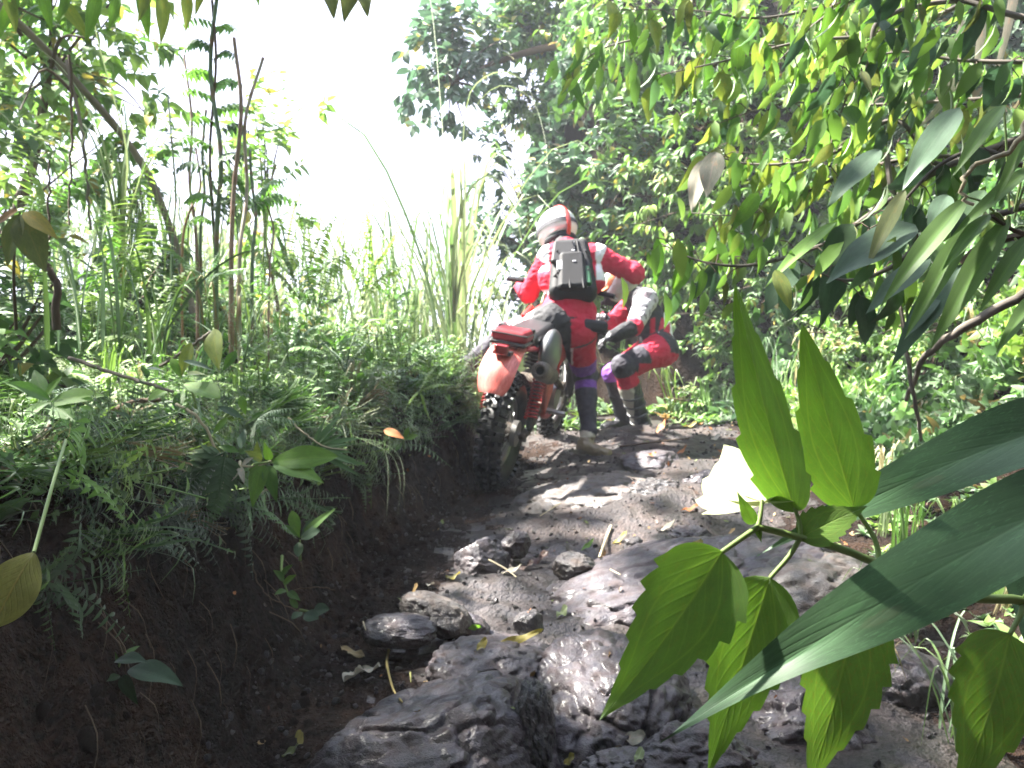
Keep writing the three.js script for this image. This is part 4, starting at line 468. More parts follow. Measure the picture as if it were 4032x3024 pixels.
{ // low herbs that cover the bank top and the clearing
  const geo = (() => { const b = new MB(), r = rng(4); for (let i = 0; i < 9; i++) { const a = i * 2.4, el = 0.2 + 0.9 * r(); b.geo(massLeaf[i % 2 ? 'ovate' : 'lance'], frame(v(0, 0.12 * r(), 0), v(Math.cos(a) * Math.cos(el), Math.sin(el), Math.sin(a) * Math.cos(el)), UP, lerp(0.35, 0.75, r()))); } return b.build(); })();
  const r = rng(71), N = 6500, im = shade(new THREE.InstancedMesh(geo, leafMat([1, 1, 1], { clearcoat: 0.35 }), N)), m = new M4(), q = new THREE.Quaternion(), c = new THREE.Color();
  im.name = 'ground_cover'; tag(im, 'low leafy herbs covering the bank top, clearing and hillside foot', 'ground cover', null, 'stuff');
  for (let i = 0; i < N; i++) {
    let x, d; const k = r(); if (k < 0.5) { d = 1.6 + 6.5 * r(); x = xl(d) - bankW(d) * (0.75 + 0.35 * r()) - 2.6 * Math.pow(r(), 1.6); } else if (k < 0.68) { d = 7 + 12 * Math.pow(r(), 1.3); x = xl(d) - 1 + (r() - 0.5) * 7; if (x > xr(d) + 1) x = xr(d) + r(); } else { d = 2.2 + 7.8 * r(); x = xr(d) + 0.05 + 1.7 * Math.pow(r(), 1.1); }
    const far = d > 7 ? 1.8 : 1, s = (0.05 + 0.11 * r() * r()) * far * (k < 0.5 ? 1.15 : 1), kk = 0.6 + 0.9 * r(), g0 = [...GREENS, ...LIMES, ...DEEP][(r() * 10) | 0]; q.setFromEuler(new THREE.Euler((r() - 0.5) * 0.7, r() * 6.28, (r() - 0.5) * 0.7)); m.compose(v(x, groundH(x, -d) - 0.1 * s, -d), q, v(s, s * (0.7 + 0.6 * r()), s)); im.setMatrixAt(i, m); im.setColorAt(i, r() < 0.04 ? c.setRGB(0.3, 0.2, 0.07) : c.setRGB(g0[0] * kk, g0[1] * kk, g0[2] * kk));
  }
  scene.add(im);
}
// ---------------------------------------------------------------- creepers on the hillside, forest at the camera's back
{
  const geo = (() => { const b = new MB(), r = rng(14); for (let i = 0; i < 10; i++) { const a = i * 2.4, el = -0.5 + 1.2 * r(); b.geo(massLeaf[['ovate', 'lance', 'round'][i % 3]], frame(jit(r, 0.3), v(Math.cos(a) * Math.cos(el), Math.sin(el) - 0.3, Math.sin(a) * Math.cos(el)), UP, lerp(0.5, 1, r()))); } return b.build(); })();
  const r = rng(171), N = 6500, mat = leafMat([1, 1, 1], { clearcoat: 0.45 }), im = shade(new THREE.InstancedMesh(geo, mat, N)), m = new M4(), q = new THREE.Quaternion(), c = new THREE.Color();
  im.name = 'hillside_creeper'; tag(im, 'leafy creepers covering the steep hillside behind the rider', 'creeper', null, 'stuff');
  let n = 0, tries = 0; while (n < N && tries++ < 60000) {
    const d = 2.6 + 9.5 * r(), e = 3.6 * Math.pow(r(), 1.1), x = xr(d) + 0.35 + e, y = groundH(x, -d); if (y > 7.5 || y > 1.6 + 0.5 * d) continue; const bare = fbm(x * 0.9, y * 0.9, d * 0.9, 2); if (bare < -0.13) continue; const far = sstep(4, 9, d), s = (0.07 + 0.10 * r()) * lerp(0.75, 1.15, far), kk = 0.55 + 0.95 * r(), zone = fbm(x * 0.8 + 9, y * 0.8, d * 0.5, 2), P0 = zone > 0.08 ? LIMES : zone < -0.1 && d > 6 ? BLUES : r() < 0.5 ? GREENS : DEEP, g0 = P0[(r() * 3) | 0];
    q.setFromEuler(new THREE.Euler(r() * 6.28, r() * 6.28, r() * 6.28)); const ox = -0.12 * r(); m.compose(v(x + ox, y + 0.1 * r(), -d + 0.1 * r()), q, v(s, s, s)); im.setMatrixAt(n, m); im.setColorAt(n, r() < 0.05 ? c.setRGB(0.3, 0.22, 0.07) : c.setRGB(g0[0] * kk, g0[1] * kk, g0[2] * kk)); n++;
  }
  im.count = n; scene.add(im);
  // the wood behind and over the photographer, which keeps the gully in shade
  const rf = rng(404), NF = 5200, fo = shade(new THREE.InstancedMesh(geo, mat, NF)); fo.name = 'forest'; tag(fo, 'dense forest foliage behind and above the viewpoint, outside the picture', 'forest', null, 'stuff');
  for (let i = 0; i < NF; i++) { let p; if (i < NF * 0.8) { const a = Math.PI * (0.02 + 0.96 * rf()), R = 3.2 + 1.6 * rf(); p = v(Math.cos(a) * R * 1.1, -0.2 + 5.8 * rf(), Math.sin(a) * R * 0.9 + 0.3); } else p = v(-3.6 + 7 * rf(), 3.6 + 1.7 * rf(), 3.2 - 2.8 * rf()); const s = 0.28 + 0.3 * rf(), g0 = [...DEEP, ...GREENS][(rf() * 7) | 0]; q.setFromEuler(new THREE.Euler(rf() * 6.28, rf() * 6.28, rf() * 6.28)); m.compose(p, q, v(s, s, s)); fo.setMatrixAt(i, m); fo.setColorAt(i, c.setRGB(...g0)); }
  scene.add(fo);
}
// ---------------------------------------------------------------- right side: hillside thicket, overhanging tree, near plants
function hillShrub(label, px, py, rad, n, len, o = {}) { const h = hit(px, py); if (h.p.z < -14) { h.p = P(px, py, 10.8); h.n = v(0, 0, 1); } const c = h.p.clone().addScaledVector(h.n, (o.out ?? 0.25) * rad.x).add(v(0, (o.upw ?? 0.1) * rad.y, 0)); return shrub(label, h.p.clone(), c, rad, n, len, { group: 'shrubs covering the hillside', ...o }); }
shrub('dark blue-green tree crown at the top centre against the bright sky', G(0.75, -10.0), P(452, 50, 10.2), v(0.75, 1.0, 0.6), 900, 0.15, { name: 'tree', category: 'tree', trunk: 0.05, col: BLUES, shape: 'round', seed: 1, sr: 0.02 });
hillShrub('blue-green large-leaved bush directly behind the helmet', 590, 205, v(0.75, 0.5, 0.45), 750, 0.15, { col: BLUES, shape: 'round', seed: 2 });
hillShrub('blue-green bush right of the brown earth face', 660, 165, v(0.7, 0.55, 0.4), 650, 0.14, { col: [...BLUES, ...GREENS], shape: 'ovate', seed: 3 });
hillShrub('blue-green leaves left of the helmet, on the hillside foot', 500, 245, v(0.55, 0.4, 0.35), 420, 0.12, { col: BLUES, shape: 'round', seed: 4 });
hillShrub('small-leaved creeper over the brown earth face', 545, 120, v(0.7, 1.0, 0.25), 1000, 0.05, { col: [[0.2, 0.22, 0.05], [0.13, 0.17, 0.04], [0.28, 0.26, 0.07]], seed: 5, out: 0.1, per: 5, stems: 0 });
hillShrub('yellow-green bush at top, right of the dark blue-green bush', 560, 40, v(0.9, 0.7, 0.5), 800, 0.15, { col: LIMES, seed: 6, droop: 0.7, shape: 'lance' });
hillShrub('lime leafy bush high on the hillside in the middle right', 660, 60, v(1.0, 0.8, 0.5), 1000, 0.15, { col: [...LIMES, ...GREENS], seed: 7, droop: 0.7, shape: 'lance' });
hillShrub('dense green bush high at right behind the branches', 780, 80, v(1.0, 0.8, 0.5), 1000, 0.12, { col: GREENS, seed: 8 });
hillShrub('deep green thicket behind the branch tangle', 820, 180, v(0.9, 0.7, 0.4), 1100, 0.10, { col: [...DEEP, ...GREENS], seed: 9 });
hillShrub('deep green bush in the upper right corner', 960, 70, v(0.9, 0.8, 0.4), 1000, 0.10, { col: [...DEEP, ...GREENS], seed: 10 });
hillShrub('bush behind the long striped leaves', 950, 230, v(0.7, 0.6, 0.35), 800, 0.08, { col: [...DEEP, ...GREENS], seed: 11 });
hillShrub('leafy bush right above the crouching person', 660, 245, v(0.6, 0.4, 0.3), 650, 0.08, { col: [...DEEP, ...GREENS], seed: 12 });
hillShrub('feathery light green bush right of the rider\'s arm', 700, 285, v(0.6, 0.45, 0.3), 900, 0.09, { col: GREENS, seed: 13, droop: 0.9, shape: 'lance' });
hillShrub('green herb thicket right of the crouching person', 735, 340, v(0.55, 0.35, 0.3), 800, 0.07, { col: [...GREENS, ...LIMES], seed: 14 });
hillShrub('leafy thicket under the long thin branch', 790, 290, v(0.6, 0.4, 0.3), 800, 0.07, { col: [...GREENS, ...DEEP], seed: 15 });
hillShrub('bright low herbs right of the upright near leaves', 870, 350, v(0.45, 0.3, 0.25), 650, 0.06, { col: [...GREENS, ...LIMES], seed: 16 });
hillShrub('leafy herbs by the thick branch at the right edge', 960, 330, v(0.45, 0.3, 0.25), 600, 0.06, { col: [...GREENS, ...LIMES], seed: 17 });
hillShrub('low leaves at the feet of the crouching person', 705, 405, v(0.3, 0.14, 0.22), 420, 0.055, { col: [...GREENS, ...LIMES], seed: 18 });
hillShrub('low herbs along the trail edge behind the upright near leaf', 790, 400, v(0.35, 0.18, 0.2), 420, 0.055, { col: [...LIMES, ...GREENS], seed: 19 });
hillShrub('low herbs below the broad dark near leaf', 890, 470, v(0.25, 0.14, 0.18), 380, 0.045, { col: [...GREENS, ...LIMES], seed: 20 });
hillShrub('green undergrowth behind the rider between reeds and hillside', 512, 300, v(0.5, 0.35, 0.3), 700, 0.07, { col: [...LIMES, ...DEEP], seed: 21 });
shrub('slim leafy bush standing below the dark tree crown', G(0.35, -9.6), P(492, 170, 9.6), v(0.3, 0.8, 0.3), 260, 0.11, { col: BLUES, seed: 22 });
hillShrub('leafy bush at the top edge above the branch tangle', 880, 20, v(0.9, 0.6, 0.4), 900, 0.11, { col: [...GREENS, ...LIMES], seed: 23 });
hillShrub('large-leaved bush at the top left end of the hillside', 525, 40, v(0.7, 0.6, 0.4), 700, 0.15, { col: [...BLUES, ...GREENS], seed: 24, shape: 'round' });
hillShrub('leafy bush hanging over the brown earth face', 520, 115, v(0.5, 0.5, 0.35), 420, 0.13, { col: [...BLUES, ...GREENS], seed: 25 });
hillShrub('light leafy bush right of the blue-green bush', 705, 205, v(0.7, 0.5, 0.35), 800, 0.11, { col: [...GREENS, ...LIMES], seed: 26, droop: 0.7, shape: 'lance' });  // leaf colour of this and the next bush lightens the shaded hollow
hillShrub('light hanging bush above the feathery bush', 750, 250, v(0.6, 0.45, 0.3), 800, 0.1, { col: [...GREENS, ...LIMES], seed: 27, droop: 0.8, shape: 'lance' });
for (const [l, x, y, n, L, mt] of [['grass tuft beside the crouching person\'s back', 742, 395, 16, 0.35, LM.blade], ['arching grass under the thick branch', 985, 360, 18, 0.5, LM.bladeBlue], ['bright grass right of the second upright near leaf', 900, 390, 16, 0.35, LM.blade], ['thin grass below the broad dark near leaf', 930, 470, 18, 0.28, LM.blade], ['pale arching grass at lower right under the stem', 900, 640, 16, 0.38, LM.bladeBlue], ['grass at the lower right corner', 965, 740, 18, 0.42, LM.bladeBlue], ['thin dry grass among the lower right stones', 870, 690, 14, 0.3, LM.bladeDry], ['fresh grass right of the hanging leaves at the edge', 1000, 590, 16, 0.35, LM.blade], ['grass tuft on the sunlit trail edge', 770, 425, 12, 0.22, LM.blade], ['leafy grass on the hillside right of the feathery bush', 830, 330, 16, 0.5, LM.blade], ['pale feathery grass hanging on the hillside behind the rider\'s arm', 700, 320, 20, 0.6, LM.bladePale]])
  grass(l, x, y, { n, len: L, w: 0.011, mat: [mt, LM.blade], foot: 0.12, spread: 0.7, droop: 0.55, group: 'grass on the right verge' });
['ginger-like leafy seedling under the thin branch', 'broad seedling in the sunlit verge', 'pale seedling by the trail edge'].forEach((l, i) => seedling(l, [862, 905, 815][i], [345, 372, 392][i], { h: 0.3, n: 9, len: 0.17, mat: [LM.fresh, LM.mid], el0: 0.2, el1: 1.1, wid: 0.26 }));

{ // overhanging tree whose branches reach in from the right
  const base = v(2.9, groundH(2.9, -2.6), -2.6), g = thing('overhanging_tree', 'tree reaching in from the right with drooping branches and hanging leaves', 'tree', base), r = rng(77);
  const fork = v(2.35, 2.1, -2.6), fork2 = v(2.2, 2.9, -2.9);
  partW('trunk', new MB().tube(spline([base.clone().add(v(0, -0.2, 0)), v(2.75, 1.4, -2.55), fork, fork2, v(1.9, 3.8, -3.2)], 20), (t) => lerp(0.11, 0.04, t), 10).build(), stemBrown, g);
  const B = [ // branch paths: pixel stations with depth; leaf count, palette (L paints backlit leaves yellow-green)
    [[[1040, 132, 2.5], [940, 165, 2.5], [895, 120, 2.6], [824, 157, 2.7], [750, 164, 2.8], [700, 150, 2.9]], 0.010, 28, 'L'],
    [[[1040, 130, 2.4], [939, 170, 2.4], [889, 201, 2.5], [830, 241, 2.5], [780, 259, 2.5], [740, 266, 2.5], [700, 261, 2.5], [660, 243, 2.6]], 0.010, 22, 'M'],
    [[[1050, 145, 2.6], [900, 160, 2.6], [839, 177, 2.7], [780, 205, 2.8], [740, 215, 2.8], [692, 213, 2.9]], 0.008, 24, 'L'],
    [[[1040, 92, 2.6], [960, 100, 2.7], [860, 105, 2.9], [780, 104, 3.0], [700, 130, 3.1]], 0.008, 30, 'L'],
    [[[1040, 200, 2.2], [930, 235, 2.2], [895, 265, 2.2], [855, 280, 2.2], [830, 277, 2.2], [800, 260, 2.25]], 0.009, 10, 'D'],
    [[[1000, -20, 2.8], [900, 30, 2.9], [800, 42, 3.0], [720, 62, 3.1], [660, 75, 3.2]], 0.009, 34, 'L'],
    [[[960, -30, 3.0], [850, 0, 3.1], [760, 18, 3.2], [690, 10, 3.3], [620, 10, 3.4]], 0.009, 34, 'L'],
    [[[1050, 60, 2.4], [960, 60, 2.5], [900, 52, 2.6], [850, 62, 2.7]], 0.009, 22, 'D'],
    [[[1050, 170, 2.3], [980, 150, 2.3], [940, 165, 2.3], [900, 205, 2.3], [870, 235, 2.3]], 0.009, 14, 'D'],
    [[[880, 20, 2.5], [870, 60, 2.5], [850, 90, 2.5], [835, 130, 2.5]], 0.008, 14, 'M'],
    [[[1040, 20, 2.2], [960, 0, 2.3], [880, -10, 2.4], [820, 20, 2.5], [780, 60, 2.6]], 0.009, 24, 'M'],
    [[[720, -20, 3.6], [660, 30, 3.6], [600, 50, 3.7], [560, 80, 3.8]], 0.008, 18, 'L'],
  ];
  const more = new MB(true);
  const pal = { L: [LM.lime, LM.lime, LM.fresh, LM.mid, LM.olive, LM.blue], M: [LM.fresh, LM.mid, LM.blue, LM.olive], D: [LM.blue, LM.dark, LM.mid, LM.blue] };
  for (const [st, rad, n, pk] of B) {
    const pts = spline([st[0][2] > 2.75 ? fork2.clone() : fork.clone(), ...st.map((s) => P(...s))], 40);
    partW('branch', new MB().tube(pts, (t) => lerp(rad * 1.1, rad * 0.2, t), 6).build(), stemGrey2, g);
    for (let i = 0; i < n * 2.4; i++) { const t = lerp(0.25, 1, r()), c = pts[Math.min(40, Math.round(t * 40))].clone().add(v((r() - 0.5) * 0.26, (r() - 0.6) * 0.22, (r() - 0.5) * 0.3)), k = [...LIMES, ...LIMES, ...GREENS][(r() * 10) | 0], kk = 0.6 + 0.8 * r(); more.geo(massLeaf.lance, frame(c, v((r() - 0.6) * 1.2, -0.5 - 0.7 * r(), (r() - 0.5) * 1.2), v((r() - 0.3) * 1.4, 0.6, 0.7), 0.05 + 0.07 * r()), [k[0] * kk, k[1] * kk, k[2] * kk]); }
    for (let i = 0; i < n; i++) { const t = lerp(0.3, 1, (i + r()) / n), c = pts[Math.min(40, Math.round(t * 40))].clone(), l = (pk === 'D' ? 0.14 : 0.12) * lerp(0.5, 1.25, r()), out = v((r() - 0.62) * 1.0, -0.55 - 0.6 * r(), (r() - 0.5) * 1.1), hub = c.clone().add(v((r() - 0.5) * 0.1, (r() - 0.5) * 0.1, (r() - 0.5) * 0.12)); partW('twig', tubeGeo([c, c.clone().lerp(hub, 0.6).add(v(0, 0.01, 0)), hub], 0.0016, 4), stemBrown, g); putLeaf(g, hub, out, v((r() - 0.3) * 1.4, 0.6, 0.7 + r() * 0.5), l, ['lance', 'ovate', 'lance', 'acum'][(r() * 4) | 0], [0.26, 0.34, 0.44][(r() * 3) | 0], (r() * 4) | 0, pal[pk][(r() * pal[pk].length) | 0]); }
  }
  kindStuff(partW('foliage', more.build(), LM.mass, g));
  for (const [bx, by, bd, tx, ty, td, wid, m] of [[916, 225, 2.1, 832, 262, 2.0, 0.5, LM.blue], [930, 258, 2.0, 868, 300, 1.95, 0.4, LM.blue], [962, 265, 1.95, 892, 350, 1.9, 0.34, LM.blue], [960, 108, 2.1, 905, 170, 2.0, 0.36, LM.blue], [905, 190, 2.1, 868, 252, 2.0, 0.24, LM.olive], [836, 222, 2.2, 768, 268, 2.1, 0.2, LM.fresh], [716, 152, 2.4, 706, 190, 2.35, 0.7, LM.pale], [704, 160, 2.5, 690, 205, 2.45, 0.5, LM.pale], [784, 282, 2.1, 788, 320, 2.1, 0.55, LM.blue], [775, 270, 2.1, 792, 306, 2.05, 0.5, LM.lime], [948, 195, 2.0, 930, 225, 1.95, 0.6, LM.blue], [880, 150, 2.3, 830, 190, 2.2, 0.4, LM.blue], [985, 190, 2.0, 952, 235, 1.95, 0.5, LM.dark], [940, 290, 1.95, 905, 330, 1.9, 0.4, LM.blue]]) { const A = P(bx, by, bd), T = P(tx, ty, td), L = A.distanceTo(T); partM('leaf', leafGeo(L * 1.05, L * wid * 0.72, { shape: 'lance', n: 18, m: 3, droop: 0.25, fold: 0.18, wave: 0.04, seed: bx }), m, g, frame(A, T.clone().sub(A), v(-0.2, 0.7, 0.7))); }
}
hanging('thin bare stem hanging straight down at right, from the branches to the verge', [[889, 152], [893, 200], [897, 259], [903, 330], [915, 405], [922, 440, 0.3]], 2.45, 0.008, stemGrey, { name: 'liana', category: 'stem' });
hanging('thick grey-brown branch slanting in at the right edge', [[1060, 268, -0.05], [1010, 302], [960, 330], [930, 352, 0.2], [905, 400, 0.6]], 2.1, 0.013, stemGrey, { name: 'thick_branch', category: 'branch', end: 0.5 });
hanging('slim brown stick slanting among the bluish leaves', [[905, 340], [930, 300], [960, 262], [1000, 240], [1040, 235]], 2.3, 0.009, stemBrown, { name: 'stick', category: 'branch', end: 1.3 });
for (const [l, p] of [['longest pale dead leaf strip hanging in the upper right corner', [[1014, -10], [1004, 40], [992, 85]]], ['bright dead leaf strip left of the longest one', [[985, 10], [978, 50], [974, 84]]], ['grey dead leaf strip left in the hanging bundle', [[962, 20], [954, 70], [940, 105], [918, 128]]], ['crumpled pale dead leaf strip at the bottom of the hanging bundle', [[975, 70], [962, 84], [950, 92]]]]) { const w = p.map(([x, y]) => P(x, y, 2.6)), m = shade(new THREE.Mesh(bladeGeo(spline(w, 12), 0.035, { side: v(0.3, 0.2, 1) }), LM.pale)); m.name = numbered('dead_leaf_strip'); tag(m, l, 'dead leaf', 'dead leaf strips'); scene.add(m); }
{ // long striped leaves at the right edge
  const st = spline([P(1060, 560, 1.75), P(1050, 400, 1.72), P(1040, 250, 1.7), P(1015, 232, 1.66), P(990, 215, 1.66)], 20), base = v(st[0].x, groundH(st[0].x, st[0].z), st[0].z), g = thing('striped_leaf_plant', 'plant with long hanging striped green leaves at the right edge', 'plant', base);
  partW('stem', tubeGeo(spline([base, st[0], st[8], st[12], st[16], st[20]], 20), (t) => lerp(0.008, 0.003, t), 6), stemBrown, g);
  const m = leafMat([0.13, 0.27, 0.045], { map: bladeTex, transmission: 0.4, clearcoat: 0.35 });
  for (const [bx, by, tx, ty, wid] of [[968, 197, 895, 290, 0.17], [972, 222, 917, 322, 0.18], [1008, 218, 944, 332, 0.18], [1030, 235, 992, 300, 0.2], [1035, 165, 968, 225, 0.14], [1004, 105, 966, 162, 0.2], [1040, 290, 1008, 345, 0.2], [1038, 115, 1004, 190, 0.14], [990, 214, 954, 262, 0.2]]) { const A = P(bx, by, 1.66), T = P(tx, ty, 1.6), L = A.distanceTo(T); partM('leaf', leafGeo(L * 1.08, L * wid, { shape: 'lance', n: 24, m: 3, droop: 0.3, fold: 0.3, wave: 0.02, seed: bx, sway: 0.06 }), m, g, frame(A, T.clone().sub(A).add(v(0, 0.02, 0)), v(-0.55, 0.35, 0.8))); partW('petiole', tubeGeo(spline([st[16].clone().lerp(A, 0.15), st[16].clone().lerp(A, 0.6).add(v(0, 0.012, 0)), A], 5), 0.0022, 4), stemGreen, g); }
}
hanging('pale curled dry vine tip at the right edge beside the striped leaves', [[1026, 120], [1010, 150], [966, 172], [960, 190], [972, 205]], 1.62, 0.005, vinePale, { name: 'vine', category: 'vine' });
seedling('small yellow-leaved sprig under the thin branch', 838, 272, { d: 3.6, h: 0.02, n: 9, len: 0.11, mat: [LM.lime, LM.yellow], top: v(-0.06, 0.02, 0.03), el0: -0.9, el1: -0.2, wid: 0.3 });

{ // the toothed plant close to the camera
  const speck = (() => { const n = tileFbm(512, 10, 4, 915), s = tileFbm(512, 60, 2, 917), vv = nerveTex(555, { vein: 0.25, blemish: 0, dust: 0.18, lat: 0 }).image.data; return tex(512, (x, y, i) => { const d = sstep(0.68, 0.8, s[i]) * sstep(0.42, 0.6, n[i]), q = (px, py, rx, ry) => Math.exp(-Math.pow(Math.pow((x / 512 - px) / rx, 2) + Math.pow((y / 512 - py) / ry, 2), 2)), b = q(0.56, 0.34, 0.035, 0.07), w = 0.8 * q(0.60, 0.62, 0.03, 0.05) + 0.5 * q(0.8, 0.45, 0.012, 0.02); const k = vv[i * 4] / 255; return [k + 0.45 * d + 0.9 * w + 0.75 * b, vv[i * 4 + 1] / 255 + 0.4 * d + 0.7 * w + 0.05 * b, vv[i * 4 + 2] / 255 + 0.55 * d + 1 * w + 0.2 * b]; }, false, false); })();
  const nA1 = nerveTex(711, { vein: 0.22, blemish: 0.15, dust: 0 }), nA2 = nerveTex(733, { vein: 0.2, blemish: 0.3, dust: 0 });
  const tuft = { fresh: leafMat([0.21, 0.45, 0.035], { map: nA1, bumpMap: leafBump, bumpScale: 0.0007, transmission: 0.55, clearcoat: 0.15 }), deep: leafMat([0.22, 0.46, 0.04], { map: nA2, bumpMap: leafBump, bumpScale: 0.0007, transmission: 0.42, clearcoat: 0.15 }), top: leafMat([0.085, 0.215, 0.08], { map: speck, bumpMap: leafBump, bumpScale: 0.0006, transmission: 0.22, clearcoat: 0.5, clearcoatRoughness: 0.42 }), young: leafMat([0.62, 0.68, 0.36], { map: leafA, transmission: 0.45, clearcoat: 0.2 }) };  // young: the white of direct sun is put into the leaf colour
  const base = v(0.98, groundH(0.98, -0.95) - 0.03, -0.95), g = thing('toothed_leaf_plant', 'large plant with broad toothed leaves close to the camera at lower right', 'plant', base);
  const S = (pts, r0, r1) => partW('stem', new MB().tube(spline(pts, 20), (t) => lerp(r0, r1, t), 8).build(), stemGreen, g);
  S([base, v(0.82, 0.35, -0.92), P(1100, 640, 0.86), P(1024, 601, 0.8), P(965, 597, 0.78), P(907, 577, 0.77), P(850, 552, 0.76), P(798, 537, 0.75), P(758, 527, 0.74)], 0.0052, 0.0026);
  S([P(758, 527, 0.74), P(742, 538, 0.735), P(722, 552, 0.73)], 0.0024, 0.002); S([P(758, 527, 0.74), P(761, 512, 0.745), P(762, 500, 0.75)], 0.0022, 0.0014); S([P(800, 538, 0.75), P(800, 525, 0.755), P(794, 506, 0.76)], 0.0022, 0.0016); S([P(800, 538, 0.75), P(790, 555, 0.745), P(770, 578, 0.745)], 0.0024, 0.0018); S([P(907, 577, 0.77), P(880, 585, 0.775), P(856, 604, 0.775)], 0.0024, 0.0018); S([P(880, 565, 0.77), P(875, 540, 0.78), P(855, 508, 0.79)], 0.0024, 0.0018); S([P(1024, 601, 0.8), P(1020, 615, 0.79), P(1010, 634, 0.78)], 0.0026, 0.002); S([P(1024, 601, 0.8), P(1060, 540, 0.76), P(1090, 482, 0.71)], 0.003, 0.0026); S([P(1060, 540, 0.77), P(1090, 470, 0.8), P(1100, 424, 0.82)], 0.003, 0.0024);
  const L = (bx, by, bd, tx, ty, td, wid, m, up, o = {}) => { const A = P(bx, by, bd), T = P(tx, ty, td), l = A.distanceTo(T); partM('leaf', leafGeo(l * 1.03, l * wid, { shape: o.shape ?? 'acum', n: 72, m: 6, droop: o.droop ?? 0.18, fold: o.fold ?? 0.12, teeth: o.teeth ?? 8, wave: o.wave ?? 0.02, seed: bx, sway: o.sway ?? 0.02, twist: o.twist ?? 0, curl: o.curl ?? 0 }), m, g, frame(A, T.clone().sub(A), up)); };
  L(795, 512, 0.76, 726, 298, 0.70, 0.28, tuft.fresh, v(-0.55, 0.1, 0.75), { shape: 'ovate', fold: 0.35, droop: 0.1, teeth: 5 });
  L(854, 508, 0.79, 800, 336, 0.74, 0.38, tuft.fresh, v(-0.35, 0.1, 0.85), { shape: 'ovate', fold: 0.3, droop: 0.12, teeth: 5 });
  L(1110, 410, 0.84, 796, 488, 0.72, 0.2, tuft.top, v(0.0, 0.62, 0.75), { shape: 'longtip', droop: 0.42, fold: 0.22, teeth: 0, wave: 0.05 });
  L(1130, 468, 0.74, 678, 688, 0.61, 0.19, tuft.top, v(-0.1, 0.66, 0.7), { shape: 'longtip', droop: 0.4, fold: 0.14, teeth: 0, wave: 0.07, sway: 0.05 });
  L(722, 552, 0.73, 619, 726, 0.68, 0.54, tuft.fresh, v(0.1, 0.28, 0.95), { sway: 0.06 });
  L(770, 578, 0.745, 708, 776, 0.71, 0.47, tuft.fresh, v(0.05, 0.2, 1), { sway: -0.04 });
  L(856, 604, 0.775, 824, 796, 0.73, 0.56, tuft.deep, v(0.15, 0.2, 1));
  L(1010, 634, 0.78, 974, 806, 0.73, 0.66, tuft.deep, v(0.1, 0.15, 1));
  L(800, 538, 0.75, 868, 500, 0.76, 0.55, tuft.deep, v(-0.2, 0.5, 0.8));
  L(905, 572, 0.80, 985, 620, 0.86, 0.5, tuft.deep, v(0, 0.8, 0.5)); L(1000, 598, 0.82, 905, 548, 0.9, 0.5, tuft.deep, v(0, 0.6, 0.8));
  L(1040, 560, 0.86, 1015, 660, 0.95, 0.4, tuft.top, v(-0.4, 0.6, 0.6), { teeth: 0 });
  L(762, 506, 0.76, 720, 442, 0.84, 1.0, tuft.young, v(-0.45, 0.75, 0.5), { droop: 0.1, teeth: 5 }); L(763, 502, 0.76, 796, 482, 0.82, 0.7, tuft.young, v(-0.3, 0.8, 0.5), { teeth: 5 }); L(762, 502, 0.76, 760, 462, 0.83, 0.8, tuft.young, v(-0.4, 0.75, 0.5), { teeth: 5 });
  L(754, 524, 0.74, 737, 494, 0.735, 0.42, tuft.fresh, v(-0.4, 0.3, 0.8), { teeth: 0 }); L(757, 528, 0.74, 762, 542, 0.735, 0.5, tuft.fresh, v(0, 0.3, 1), { teeth: 0 });
}
